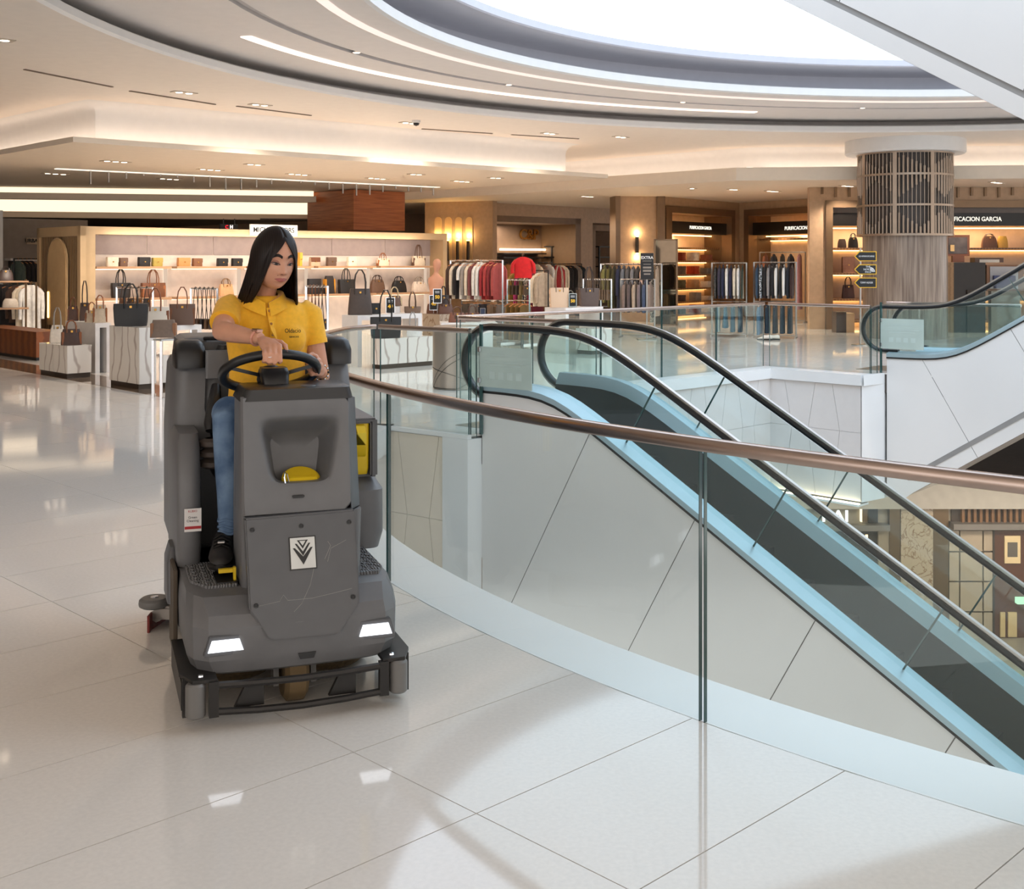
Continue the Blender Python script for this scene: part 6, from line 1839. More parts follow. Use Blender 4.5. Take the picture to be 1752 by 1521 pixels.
# ---------------- plinths and tables
def along(corner, dirv, px):
    "point on the horizontal line corner + k*dirv that shows at image column px"
    r = (px - 876) / FPX
    k = (r * corner.y - corner.x) / (dirv.x - r * dirv.y)
    return corner + dirv * k
def plinth(name, label, cx_, yb, xl, xr, yt, panels, m, cat='plinth', base=True):
    c = F(cx_, yb); d = c.y
    z1 = H - (yt - HY) / FPX * d
    pl_, pr = along(c, NA, xl), along(c, UB, xr)
    t = thing(name, label, cat, (c.x, c.y, 0))
    inv = Matrix.Translation(-t.location)
    fl = pl_ + (pr - c)
    z0 = 0.07 if base else 0.0
    g = 0.012
    poly = [c, pr, fl, pl_]
    cen = (c + pr + fl + pl_) / 4
    ins = [q + (cen - q).normalized() * 0.03 for q in poly]
    obj('core', MB().prism([q[:2] for q in ins], 0 if not base else 0.0, z1 - 0.004).xform(inv), MATS['dark_bronze'], t)
    for a_, b_, n_ in ((pl_, c, panels[0]), (c, pr, panels[1])):
        for k in range(n_):
            q0, q1 = a_.lerp(b_, k / n_), a_.lerp(b_, (k + 1) / n_)
            dd_ = (q1 - q0).normalized()
            nn = Vector((dd_.y, -dd_.x, 0))
            if nn.dot(c) > 0: nn = -nn
            q0 += dd_ * 0.006; q1 -= dd_ * 0.006
            obj('panel', MB().extrude([q0 + Vector((0, 0, z0)), q1 + Vector((0, 0, z0)), q1 + Vector((0, 0, z1 - 0.02)), q0 + Vector((0, 0, z1 - 0.02))], -nn * 0.025).xform(inv), m, t)
    obj('top', MB().prism([q[:2] for q in poly], z1 - 0.02, z1).xform(inv), m, t)
    return (c, pl_, pr, z1), z1, d
def arch_table(label, cx_, yb, xl, xr, yt, m, th=0.07):
    "white waterfall table: slab with two end panels"
    c = F(cx_, yb); d = c.y
    z1 = H - (yt - HY) / FPX * d
    pl_, pr = along(c, NA, xl), along(c, UB, xr)
    t = thing('display_table', label, 'table', (c.x, c.y, 0)); inv = Matrix.Translation(-t.location)
    fl = pl_ + (pr - c)
    obj('top', MB().prism([q[:2] for q in (c, pr, fl, pl_)], z1 - th, z1).xform(inv), m, t)
    for a_, b_ in ((c, pl_), (pr, fl)):
        s_ = (pr - c).normalized() * th * (1 if a_ is c else -1)
        obj('leg_panel', MB().prism([q[:2] for q in (a_, a_ + s_, b_ + s_, b_)], 0, z1 - th).xform(inv), m, t)
    return (c, pl_, pr, z1), z1, d
def top(T, px, k=0.5, dz=0.0):
    "spot on a table top that shows at column px, k across its depth"
    c, l, r, z = T
    if (l - c).length > (r - c).length:
        o, dv, L = c + (r - c) * k, (l - c).normalized(), (l - c).length
    else:
        o, dv, L = c + (l - c) * k, (r - c).normalized(), (r - c).length
    q = along(o, dv, px)
    a = max(0.1, min(L - 0.1, (q - o).dot(dv)))
    q = o + dv * a
    return Vector((q.x, q.y, z + dz + 0.002))
def stand(px, z, d): return P(px, 450, d).xy.to_3d() + Vector((0, 0, z + 0.002))
GR = 'handbags on the front displays'
T1, z1, d1 = plinth('display_plinth', 'low white marble plinth by the slatted screen', 115, 648, 67, 157, 592, (2, 1), marble_w)
bag(top(T1, 98), 0.22, 0.26, 0.12, (224, 212, 196), 'white hobo bag with long handle on the low marble plinth', 0.26, 'dome', TH * 0.6, group=GR)
bag(top(T1, 122, 0.35), 0.29, 0.23, 0.15, (72, 48, 38), 'dark brown satchel on the low marble plinth', 0.12, 'satchel', TH * 0.6, trim=(140, 84, 50), group=GR)
T2, z2, d2 = arch_table('white open display table behind the low marble plinth', 163, 639, 112, 190, 553, white_lam)
bag(top(T2, 119, 0.3), 0.17, 0.23, 0.1, (84, 54, 40), 'dark brown satchel with a white tag on the white open table', 0.13, 'satchel', TH * 0.5, trim=(124, 70, 42), group=GR)
bag(top(T2, 145, 0.85), 0.16, 0.28, 0.1, (76, 52, 42), 'dark brown tote with a tall strap on the white open table', 0.34, 'satchel', TH * 0.5, group=GR)
bag(top(T2, 157, 0.3), 0.21, 0.18, 0.14, (214, 196, 170), 'small cream and tan satchel on the white open table', 0.12, 'satchel', TH * 0.5, trim=(150, 92, 54), group=GR)
bag(top(T2, 171, 0.5), 0.22, 0.27, 0.15, (206, 186, 160), 'large cream and tan satchel on the white open table', 0.14, 'satchel', TH * 0.5, trim=(156, 94, 54), group=GR)
T3, z3, d3 = plinth('display_plinth', 'tall marble plinth left of the scrubber', 238, 667, 187, 268, 561, (1, 1), marble_w)
bag(top(T3, 224), 0.42, 0.30, 0.15, (30, 28, 28), 'big black tote with flap on the tall marble plinth', 0.26, 'tote', TH * 0.35, group=GR)
T3b, z3b, _d = arch_table('white table carrying the patterned totes', 252, 652, 243, 345, 559, white_lam)
bag(top(T3b, 266), 0.36, 0.27, 0.14, (198, 190, 178), 'pale grey patterned tote with brown handles', 0.26, 'tote', TH * 0.35, trim=(128, 76, 46), group=GR, pattern=True)
bag(top(T3b, 312), 0.34, 0.30, 0.14, (92, 70, 58), 'taupe brown patterned tote beside the pale grey one', 0.24, 'tote', TH * 0.35, trim=(120, 72, 44), group=GR, pattern=True)
c = F(276, 684); t = thing('display_table', 'chrome framed glass table left of the scrubber', 'table', (c.x, c.y, 0)); inv = Matrix.Translation(-t.location)
zt4 = H - (581 - HY) / FPX * c.y
cr_ = along(c, UB, 345); cl_ = along(c, NA, 262); cf = cl_ + cr_ - c
for q in (c, cr_, cl_, cf):
    obj('leg', MB().bar(Vector((q.x, q.y, 0)), Vector((q.x, q.y, zt4 - 0.02)), 0.03, 0.03).xform(inv), chrome, t)
obj('top', MB().prism([q[:2] for q in (c, cr_, cf, cl_)], zt4 - 0.02, zt4).xform(inv), mat('table_glass_top', (206, 204, 198), 0.08, 0.2), t)
bag(stand(280, zt4, c.y + 0.35), 0.33, 0.22, 0.14, (126, 106, 92), 'grey brown satchel on the chrome framed table', 0.0, 'satchel', 0.12, trim=(150, 100, 66), group=GR)
plinth('display_plinth', 'grey marble block between chrome table and scrubber', 278, 664, 272, 330, 608, (1, 1), marble_w)
T5, z5, d5 = plinth('display_plinth', 'long marble plinth behind the landing glass', 650, 632, 634, 742, 580, (1, 2), marble_w)
bag(top(T5, 660), 0.46, 0.33, 0.14, (38, 37, 38), 'wide black tote with loop handles behind the landing glass', 0.42, 'tote', 0.15, group=GR)
bag(top(T5, 706), 0.22, 0.15, 0.1, (226, 222, 216), 'small white bag with a looped strap behind the landing glass', 0.24, 'satchel', 0.15, group=GR)
T6, z6, d6 = arch_table('white waterfall display table behind the long marble plinth', 612, 628, 585, 722, 540, white_lam, 0.08)
bag(top(T6, 616), 0.40, 0.42, 0.2, (76, 62, 54), 'large dark brown trapezoid tote on the white waterfall table', 0.30, 'satchel', 0.2, group=GR)
bag(top(T6, 643), 0.16, 0.18, 0.05, (26, 24, 24), 'small tilted black pouch next to the trapezoid tote', 0.0, 'box', 0.4, group=GR)
bag(top(T6, 675, 0.7, 0.12), 0.26, 0.17, 0.12, (104, 72, 52), 'brown saddle bag with pale strap beside the forty card', 0.14, 'dome', 0.2, trim=(206, 180, 140), group=GR)
obj('display_stand', MB().box(top(T6, 675, 0.7, 0.058), (0.18, 0.14, 0.114)), white_lam, label='small white riser under the brown saddle bag', cat='stand')
bag(top(T6, 718, 0.3), 0.26, 0.11, 0.12, (116, 88, 68), 'flat taupe tote with long handles at the table end', 0.24, 'tote', 0.2, group=GR)
T7, z7, d7 = plinth('display_plinth', 'tall veined plinth below the mannequin torso', 752, 612, 723, 785, 538, (1, 1), veined)
bag(top(T7, 733, 0.35), 0.24, 0.17, 0.12, (112, 68, 46), 'brown buckled satchel in front of the mannequin', 0.12, 'satchel', 0.2, group=GR)
bag(top(T7, 756, 0.9), 0.18, 0.32, 0.12, (58, 46, 42), 'dark tote behind the brown buckled satchel', 0.16, 'tote', 0.2, group=GR)
bag(top(T7, 775, 0.5), 0.28, 0.17, 0.12, (104, 64, 44), 'brown satchel below the black fifty card', 0.1, 'satchel', 0.2, group=GR)
c = F(800, 618)
t = thing('display_table', 'low white side table with two rust brown satchels', 'table', (c.x, c.y, 0))
obj('top', MB().box((0, 0.3, 0.62), (0.95, 0.6, 0.05), rz=0.1), white_lam, t); obj('pedestal', MB().box((0, 0.3, 0.3), (0.8, 0.5, 0.6), rz=0.1), white_lam, t)
bag(stand(782, 0.645, c.y + 0.18), 0.30, 0.16, 0.14, (122, 74, 52), 'left rust brown satchel on the low white side table', 0.1, 'satchel', 0.15, group=GR)
bag(stand(808, 0.645, c.y + 0.42), 0.30, 0.15, 0.14, (116, 70, 50), 'right rust brown satchel on the low white side table', 0.12, 'satchel', 0.15, group=GR)
# far white table by the clothes racks
T8, z8, d8 = arch_table('white waterfall table by the far landing glass', 968, 606, 932, 1032, 527, white_lam, 0.08)
bag(top(T8, 934), 0.34, 0.36, 0.16, (196, 166, 138), 'beige tote with long straps on the far white table', 0.4, 'tote', 0.2, group=GR, pattern=True)
bag(top(T8, 976), 0.22, 0.2, 0.1, (160, 156, 140), 'grey green buckled bag beside the beige tote', 0.1, 'box', 0.2, group=GR)
bag(top(T8, 1008), 0.36, 0.34, 0.16, (92, 74, 66), 'dark mauve tote on the far white table', 0.4, 'tote', 0.2, group=GR)
plinth('display_plinth', 'marble block behind the far escalator handrail', 1012, 607, 985, 1047, 563, (1, 1), marble_w)
# price cards
def card(px, py0, py1, d, txt, label, col=(24, 24, 26), tc=(226, 176, 50), base_z=None, T=None):
    if T is not None:
        q = top(T, px, 0.08); d = q.y; base_z = q.z + 0.012
        px = 876 + FPX * q.x / q.y
    p0, p1 = P(px, py1, d), P(px, py0, d)
    h_ = p1.z - p0.z; w_ = h_ * 0.55
    t = thing('price_card', label, 'sign', p0 if base_z is None else (p0.x, p0.y, base_z))
    dz = max(p0.z - t.location.z, 0.012)
    obj('card', MB().box((0, 0, h_ / 2 + dz), (w_, 0.012, h_)), mat('card_%d' % col[2], col, 0.4), t)
    obj('card_rim', MB().box((0, 0.004, h_ / 2 + dz), (w_ + 0.02, 0.01, h_ + 0.02)), chrome, t)
    if dz > 0.01: obj('stem', MB().tube([(0, 0.01, 0), (0, 0.01, dz)], 0.008, 6), chrome, t)
    if txt:
        text_mesh('lettering', txt, h_ * 0.34, mat('card_gold', tc, 0.4, emit=tc, estr=0.3), t, frame3((0, -0.008, h_ * 0.42 + dz), (1, 0, 0)), depth=0.001, bold=0.003)
        for k in range(2):
            obj('printed_line', MB().box((0, -0.007, h_ * (0.84 - 0.1 * k) + dz), (w_ * 0.6, 0.002, h_ * 0.035)), wht, t)
card(668, 510, 535, 20.7, '40', 'black price card with golden 40 beside the trapezoid tote', T=T6)
card(742, 506, 530, 22.0, '40', 'black price card half hidden by the brown buckled satchel', T=T7)
card(790, 495, 518, 22.9, '50', 'black price card with golden 50 near the mannequin', T=T7)
card(826, 528, 541, 20.1, '', 'small navy price card on the low white side table', (44, 52, 74), base_z=0.648)
card(980, 507, 528, 23.7, '50', 'black price card with golden 50 on the far white table', T=T8)
# mannequin torso
mq = thing('mannequin', 'peach fabric mannequin torso with egg head behind the price cards', 'mannequin', stand(746, 0, 24.5))
sk_ = 24.5 / FPX
zz = lambda y: H + (HY - y) * sk_
fab = mat('peach_fabric', (206, 150, 122), 0.7, var=0.04)
prof = [(0.02, zz(462)), (0.075, zz(459)), (0.095, zz(451)), (0.088, zz(446)), (0.05, zz(443)), (0.002, zz(442.5))]
rings = []
for y, rx, ry, cx_ in ((545, 0.15, 0.10, 0), (520, 0.155, 0.11, 0), (500, 0.13, 0.10, 0), (490, 0.15, 0.12, 0), (482, 0.165, 0.12, 0), (476, 0.16, 0.1, 0), (472, 0.09, 0.07, 0), (468, 0.05, 0.05, 0.0), (464, 0.045, 0.045, 0.01), (460, 0.066, 0.075, 0.015), (454, 0.085, 0.095, 0.02), (448, 0.082, 0.092, 0.022), (444, 0.05, 0.06, 0.022), (442.8, 0.01, 0.01, 0.022)):
    rings.append([Vector((cx_ + rx * cos(2 * pi * k / 18), ry * sin(2 * pi * k / 18), zz(y))) for k in range(18)])
obj('torso', MB().loft(rings), fab, mq, smooth=80)
obj('pole', MB().tube([(0, 0, 0), (0, 0, zz(545))], 0.02, 8), chrome, mq); obj('base', MB().lathe([(0.001, 0.02), (0.2, 0.02), (0.2, 0)], n=20), chrome, mq)
# left background shop
dk = F(30, 617); cb = thing('display_cabinet', 'long red-brown wood cabinet at the left edge', 'cabinet', (dk.x, dk.y, 0))
q = along(F(62, 617), NA, -40); e = F(62, 617)
inv = Matrix.Translation(-cb.location)
ztc = H - (568 - HY) / FPX * e.y
obj('body', MB().extrude([Vector((q.x, q.y, 0.05)), Vector((e.x, e.y, 0.05)), Vector((e.x, e.y, ztc)), Vector((q.x, q.y, ztc))], UB * 0.5).xform(inv), mat('cabinet_wood', (140, 78, 34), 0.35, kind='wave', rgb2=(112, 58, 24), vscale=3, distortion=2, stretch=(0.6, 0.6, 4)), cb)
obj('toe_kick', MB().extrude([Vector((q.x, q.y, 0.0)), Vector((e.x, e.y, 0.0)), Vector((e.x, e.y, 0.05)), Vector((q.x, q.y, 0.05))], UB * 0.45).xform(inv), black_metal, cb)
lamp('left_shop_fill', 'SPOT', P(25, 392, 20.5), 120, WARM, 0.08, direction=(0.0, 1.0, -0.28), spot=80)  # added fill spot without a fixture, else the left shop goes dark
wl = PL(P(0, 450, 30), UB)
m = MB(); wl.box(m, wl.uz(-200, 450)[0], wl.uz(150, 450)[0], 0, 2.8, -0.2, 0)
struct('wall_left_shop', m, mat('left_shop_grey', (150, 138, 128), 0.6), 'grey back wall of the clothes shop at the far left', 'wall')
m = MB(); wl.box(m, wl.uz(-60, 450, 2.2)[0], wl.uz(5, 450, 2.2)[0], 0, 2.9, 1.8, 2.2)
struct('wall_left_pier', m, white_paint, 'white pier at the left edge of the picture', 'wall')
sh_ = thing('shop_sign', 'small beige sign with black letters above the far left rack', 'sign', wl.pt(56, 412, 0.1))
kid(sh_, 'board', wl, [(46, 407, 68, 418)], mat('beige_board', (200, 176, 150), 0.5), 0.05, 0.12)
text_mesh('lettering', 'URBAN', 0.13, black_metal, sh_, Matrix.Translation(-sh_.location) @ wl.frame(57, 412, 0.13), bold=0.004)
t = thing('wall_shelf', 'white wall shelf above the far left clothes', 'shelf', wl.pt(42, 444, 0.2))
kid(t, 'board', wl, [(18, 442, 68, 446)], white_lam, 0.0, 0.4)
kid(t, 'bracket', wl, [(22, 446, 23, 460), (62, 446, 63, 460)], black_metal, 0.0, 0.3)

# brushed steel drum behind the landing glass
dc = F(781, 668); 
dr = thing('steel_drum', 'round brushed steel drum with dotted pattern behind the landing glass', 'drum', (dc.x, dc.y + 0.33, 0))
obj('shell', MB().lathe([(0.001, 0.0), (0.32, 0.0), (0.33, 0.01), (0.33, 0.80), (0.31, 0.82), (0.001, 0.82)], n=48), mat('drum_steel', (170, 158, 148), 0.35, 0.7, var=0.04, stretch=(8, 8, 0.3)), dr, smooth=40)
dots = MB()
for (a0, z0, a1, z1, b_) in ((-165, 0.05, -60, 0.52, 0.10), (-160, 0.02, -70, 0.44, 0.06), (-168, 0.28, -60, 0.12, 0.02), (-160, 0.03, -60, 0.1, -0.08)):
    for k in range(34):
        t_ = k / 33
        a = radians(a0 + (a1 - a0) * t_); z = max(0.02, z0 + (z1 - z0) * t_ + b_ * sin(pi * t_))
        dots.box((0.331 * cos(a), 0.331 * sin(a), z), (0.006, 0.011, 0.011), rz=a)
obj('dotted_pattern', dots, black_metal, dr, kind='stuff')
# ================================================================== clothes racks
hang_wood = mat('hanger_wood', (190, 120, 62), 0.45)
hang_black = mat('hanger_black', (30, 28, 28), 0.4)
def clothmat(rgb, style=''):
    n = 'cloth_%d_%d_%d%s' % (*rgb, style)
    if style == 'stripe':
        return mat(n, rgb, 0.8, kind='wave', rgb2=(34, 34, 40), vscale=9, distortion=0.0, stretch=(0.02, 0.02, 1), sharp=(0.45, 0.55))
    if style == 'print':
        return mat(n, rgb, 0.8, rgb2=(44, 48, 46), vscale=34, sharp=(0.46, 0.54))
    if style == 'diag':
        return mat(n, rgb, 0.8, kind='wave', rgb2=(196, 204, 190), vscale=5, distortion=1.0, stretch=(1, 1, 0.8), sharp=(0.6, 0.75))
    return mat(n, rgb, 0.85, var=0.12, vscale=14, sheen=0.1)
def garment(parent_dir, loc, rgb, label, group, kind='top', length=0.72, hanger='wood', style='', thick=0.045, z_drop=0.09, gap=0.15):
    """hangs from loc (on the rail), its plane across parent_dir"""
    a = atan2(parent_dir.y, parent_dir.x)
    t = thing('garment', label, 'clothing', loc, a, group)
    m = clothmat(rgb, style)
    hm = hang_wood if hanger == 'wood' else hang_black
    obj('hanger', MB().tube([(0, 0.024, -0.004), (0, 0.019, 0.016), (0, 0.0, 0.026), (0, -0.019, 0.016), (0, -0.025, -0.004), (0, -0.012, -0.032), (0, 0, -0.06)], 0.003, 5).tube([(0, -0.2, -0.115), (0, -0.1, -0.075), (0, 0, -0.06), (0, 0.1, -0.075), (0, 0.2, -0.115)], 0.011, 6), hm, t)
    thick = min(thick, gap * (0.27 if kind in ('dress', 'skirt', 'trousers') else 0.32))
    sr = min(1.0, gap * 0.42 / 0.045)
    n = 14
    def ring(z, w_, th, ph=0.0, y0=0.0):
        return [Vector((th * cos(2 * pi * k / n) * (1 + 0.22 * sin(5 * 2 * pi * k / n + ph)), y0 + w_ * sin(2 * pi * k / n), z)) for k in range(n)]
    r = random.random() * 6
    zt = -z_drop
    L = length
    if kind == 'trousers':
        for s in (-1, 1):
            obj('leg', MB().loft([ring(zt, 0.10, thick * 0.8, r, s * 0.10), ring(zt - L * 0.4, 0.095, thick * 0.9, r, s * 0.10), ring(zt - L, 0.085, thick, r, s * 0.11)]), m, t, smooth=70)
        obj('waistband', MB().loft([ring(zt + 0.02, 0.2, thick * 0.7), ring(zt - 0.04, 0.2, thick * 0.75)]), m, t, smooth=70)
        return t
    if kind == 'skirt':
        obj('cloth', MB().loft([ring(zt, 0.16, thick * 0.6, r), ring(zt - 0.06, 0.17, thick * 0.7, r), ring(zt - L * 0.5, 0.2, thick * 1.1, r + 1), ring(zt - L, 0.23, thick * 1.4, r + 1.5)]), m, t, smooth=70)
        return t
    flare = 1.25 if kind == 'dress' else 1.0
    obj('cloth', MB().loft([ring(zt + 0.045, 0.05, 0.012), ring(zt + 0.02, 0.13, thick * 0.45, r), ring(zt - 0.03, 0.205, thick * 0.7, r), ring(zt - 0.12, 0.20, thick * 0.95, r), ring(zt - L * 0.5, 0.19 * flare, thick, r + 0.6), ring(zt - L, 0.20 * flare, thick * 1.1 * flare, r + 1.2)]), m, t, smooth=70)
    if kind in ('top', 'jacket', 'tee'):
        sl_ = 0.24 if kind == 'tee' else 0.56
        for s in (-1, 1):
            x = 0.015 * gap * random.uniform(-1, 1)
            obj('sleeve', MB().tube([(0, s * 0.17, zt - 0.035), (x, s * 0.225, zt - 0.12), (x * 2, s * 0.24, zt - 0.1 - sl_ * 0.5), (x * 2.5, s * 0.235, zt - 0.08 - sl_)], [0.03 * sr, 0.045 * sr, 0.042 * sr, (0.034 if kind != 'tee' else 0.045) * sr], 8), m, t, smooth=70)
    if kind == 'jacket':
        obj('collar', MB().tube([(0.0, -0.09, zt + 0.03), (0, -0.06, zt + 0.042), (0, 0.06, zt + 0.042), (0, 0.09, zt + 0.03)], 0.022 * sr, 6), m, t, smooth=70)
    return t
def rack(label, p, q, zr, legs=True, m=None, lower=None, splay=0.22):
    "clothes rail between floor points p and q at height zr"
    c = (p + q) / 2
    t = thing('clothes_rack', label, 'clothes rack', (c.x, c.y, 0))
    inv = Matrix.Translation((-c.x, -c.y, 0))
    m = m or chrome
    d = (q - p).normalized(); n = Vector((-d.y, d.x, 0))
    Z = lambda v, z: Vector((v.x, v.y, z))
    obj('rail', MB().tube([Z(p, zr), Z(q, zr)], 0.016, 8).xform(inv), m, t)
    for e in (p, q):
        obj('upright', MB().bar(Z(e, 0.02), Z(e, zr + 0.01), 0.03, 0.03).xform(inv), m, t)
        obj('foot', MB().bar(Z(e - n * splay, 0.015), Z(e + n * splay, 0.015), 0.03, 0.03).xform(inv), m, t)
    obj('base_bar', MB().bar(Z(p, 0.05), Z(q, 0.05), 0.025, 0.02).xform(inv), m, t)
    if lower:
        obj('lower_rail', MB().tube([Z(p, lower), Z(q, lower)], 0.014, 8).xform(inv), m, t)
    return t, d
def fill(rk, p, q, zr, items, group, where, base=0.07, hanger='wood'):
    d = (q - p).normalized()
    n = len(items)
    for k, it in enumerate(items):
        rgb, nm, kw = it[0], it[1], dict(it[2]) if len(it) > 2 else {}
        Lr = (q - p).length - 0.09
        gap = Lr / n
        c = p + d * (0.045 + gap * (k + 0.5)) + d * random.uniform(-0.02, 0.02) * gap
        kw['gap'] = gap
        kw['length'] = min(kw.get('length', 0.72), (zr - base) - kw.get('z_drop', 0.09) - 0.03)
        ordn = ORD[k] if k < n / 2 else (('last' if k == n - 1 else ORD[n - 1 - k] + ' from the right'))
        side = '%s from the left' % ordn if k < n / 2 else ('rightmost' if k == n - 1 else ordn)
        garment(d, Vector((c.x, c.y, zr)), rgb, '%s, %s %s' % (nm, side, where), group, hanger=kw.pop('hanger', hanger), **kw)
cream = (226, 212, 190); blackc = (32, 28, 30); brownc = (74, 52, 42); greyc = (150, 142, 136); redc = (152, 40, 44); navy = (42, 46, 72); white = (232, 228, 222)
dirR = Vector((cos(radians(8)), sin(radians(8)), 0))
def rk_pts(x0, x1, d0, d1):
    a_, b_ = P(x0, 450, d0), P(x1, 450, d1); a_.z = b_.z = 0
    return a_, b_
# 1: red and cream tops by the mannequin
p, q = rk_pts(771, 860, 25.2, 24.4); zr = H + (HY - 446) / FPX * 24.8
r1, _ = rack('chrome rack of red and cream tops right of the mannequin', p, q, zr)
fill(r1, p, q, zr, [(brownc, 'dark brown cardigan', {'kind': 'top'}), (cream, 'cream long sleeved top', {}), (blackc, 'black top', {}), (white, 'white short sleeved tee', {'kind': 'tee'}), (greyc, 'grey top', {}), (cream, 'cream blouse', {}), ((120, 66, 66), 'mauve knit', {}), (white, 'white shirt', {'kind': 'jacket'}),
     (white, 'white top with dark stripes', {'style': 'stripe'}), (redc, 'red knit top', {}), ((176, 62, 60), 'coral red cardigan', {'kind': 'jacket'}), ((128, 36, 40), 'wine red top', {}), ((164, 70, 66), 'dusty red blouse', {})], 'tops on the chrome rack by the mannequin', 'on the chrome rack by the mannequin')
p2, q2_ = rk_pts(790, 868, 25.6, 24.9)
r1b, _ = rack('low chrome rack of trousers below the red tops', p2, q2_, 0.84)
fill(r1b, p2, q2_, 0.84, [((96, 84, 74), 'taupe trousers', {'kind': 'trousers', 'length': 0.85}), (greyc, 'grey trousers', {'kind': 'trousers', 'length': 0.85}), ((40, 38, 46), 'charcoal trousers', {'kind': 'trousers', 'length': 0.85}), ((136, 110, 86), 'camel trousers', {'kind': 'trousers', 'length': 0.85}), ((110, 96, 86), 'brown trousers', {'kind': 'trousers', 'length': 0.85})], 'trousers below the red tops', 'on the low rack under the red tops')
# 2: middle black rack with magenta and burgundy
p, q = rk_pts(878, 938, 27.6, 26.6); zr = H + (HY - 463) / FPX * 27
r2, _ = rack('black rack of magenta and burgundy clothes before the gilded letters', p, q, zr, m=black_metal)
fill(r2, p, q, zr, [((142, 110, 40), 'mustard blouse', {'length': 0.9}), ((150, 34, 90), 'magenta dress', {'kind': 'dress', 'length': 1.0}), ((110, 98, 60), 'olive dress', {'kind': 'dress', 'length': 1.0}), (cream, 'cream patterned dress', {'kind': 'dress', 'length': 1.0, 'style': 'print'}), ((112, 24, 46), 'burgundy dress', {'kind': 'dress', 'length': 0.95}), (cream, 'cream blouse', {}), ((178, 160, 140), 'beige blouse', {})], 'clothes on the black middle rack', 'on the black rack before the gilded letters')
garment(Vector((0.05, -1, 0)), P(895, 436, 25.9), (206, 28, 34), 'bright red top facing front above the black rack', 'single garments', kind='tee', length=0.42)
obj('display_stand', MB().bar(P(895, 450, 26.45) * Vector((1, 1, 0)) if False else Vector((P(895, 450, 26.15).x, 26.15, 0)), Vector((P(895, 450, 26.15).x, 26.15, P(895, 434, 26.15).z)), 0.03, 0.03).tube([(P(895, 436, 25.9).x, 26.15, P(895, 436, 25.9).z), (P(895, 436, 25.9).x, 25.84, P(895, 436, 25.9).z)], 0.015, 8), black_metal, label='slim black stand holding the bright red top', cat='stand')
p, q = rk_pts(862, 945, 31.5, 32.5); zr = 1.66
rk_, _ = rack('back rack of tan and grey tops under the lit bar', p, q, zr, m=black_metal)
fill(rk_, p, q, zr, [((178, 120, 66), 'tan top', {}), ((190, 130, 70), 'amber top', {}), (redc, 'red top', {}), ((150, 100, 60), 'brown top', {}), (greyc, 'grey top', {}), (cream, 'cream top', {}), ((120, 100, 96), 'taupe top', {}), (white, 'white top', {})], 'tops on the back rack', 'on the back rack under the lit bar')
p, q = rk_pts(948, 995, 35.5, 37.0); zr = 1.62
rk_, _ = rack('rack of red and black clothes inside the black shelving', p, q, zr, m=black_metal)
fill(rk_, p, q, zr, [(redc, 'red shirt', {}), (cream, 'cream cardigan', {}), (blackc, 'black jacket', {}), (blackc, 'black coat', {'length': 0.9}), (greyc, 'grey jacket', {}), ((44, 60, 70), 'petrol jacket', {})], 'clothes in the black shelving', 'inside the black shelving')
# 3: straps and mustard skirts
p, q = rk_pts(868, 906, 24.0, 23.6); zr = H + (HY - 479) / FPX * 23.8
r3, _ = rack('small chrome rack of camouflage bags and mustard skirts', p, q, zr, lower=zr - 0.42)
fill(r3, p, q, zr - 0.42, [((120, 90, 40), 'mustard pleated skirt', {'kind': 'skirt', 'length': 0.75}), ((134, 98, 40), 'ochre skirt', {'kind': 'skirt', 'length': 0.75}), ((124, 92, 42), 'golden brown skirt', {'kind': 'skirt', 'length': 0.75}), ((110, 84, 40), 'dark mustard skirt', {'kind': 'skirt', 'length': 0.75})], 'mustard skirts on the small rack', 'on the small chrome rack')
def hung_bag(loc, w_, h_, rgb, label, strap, group, rz=0.0, d_=0.08):
    t = thing('hanging_bag', label, 'handbag', loc, rz, group)
    m = bagmat(rgb); tm = bagmat(tuple(int(c * 0.75) for c in rgb))
    zb = -strap - h_
    obj('bag_body', MB().loft([[v + Vector((0, 0, zb)) for v in rr(-w_ / 2 * .9, w_ / 2 * .9, -d_ / 2 * .8, d_ / 2 * .8, 0, 0.02, 2)], [v + Vector((0, 0, zb)) for v in rr(-w_ / 2, w_ / 2, -d_ / 2, d_ / 2, h_ * 0.3, 0.02, 2)], [v + Vector((0, 0, zb)) for v in rr(-w_ / 2 * .95, w_ / 2 * .95, -d_ / 2 * .7, d_ / 2 * .7, h_, 0.02, 2)]]), m, t, smooth=40)
    obj('strap', MB().tube([(-w_ * 0.42, 0, zb + h_ * 0.9), (-w_ * 0.25, 0, -strap * 0.5), (-0.028, 0, -0.004), (-0.019, 0, 0.019), (0, 0, 0.028), (0.019, 0, 0.019), (0.028, 0, -0.004), (w_ * 0.25, 0, -strap * 0.5), (w_ * 0.42, 0, zb + h_ * 0.9)], 0.0065, 5), tm, t, smooth=60)
    obj('buckle', MB().box((0, -d_ / 2, zb + h_ * 0.7), (0.03, 0.012, 0.03)), gold, t)
    return t
for k in range(5):
    c = p + (q - p).normalized() * (0.045 + ((q - p).length - 0.09) * (k + 0.5) / 5)
    hung_bag(Vector((c.x, c.y, zr)), 0.16, 0.19, ((96, 78, 48), (70, 52, 36), (52, 40, 34), (118, 96, 60), (84, 62, 42))[k], ('olive', 'dark brown', 'near-black', 'khaki', 'umber')[k] + ' bag hung above the mustard skirts', 0.11, 'bags above the mustard skirts', rz=atan2((q - p).y, (q - p).x) + pi / 2, d_=0.06)
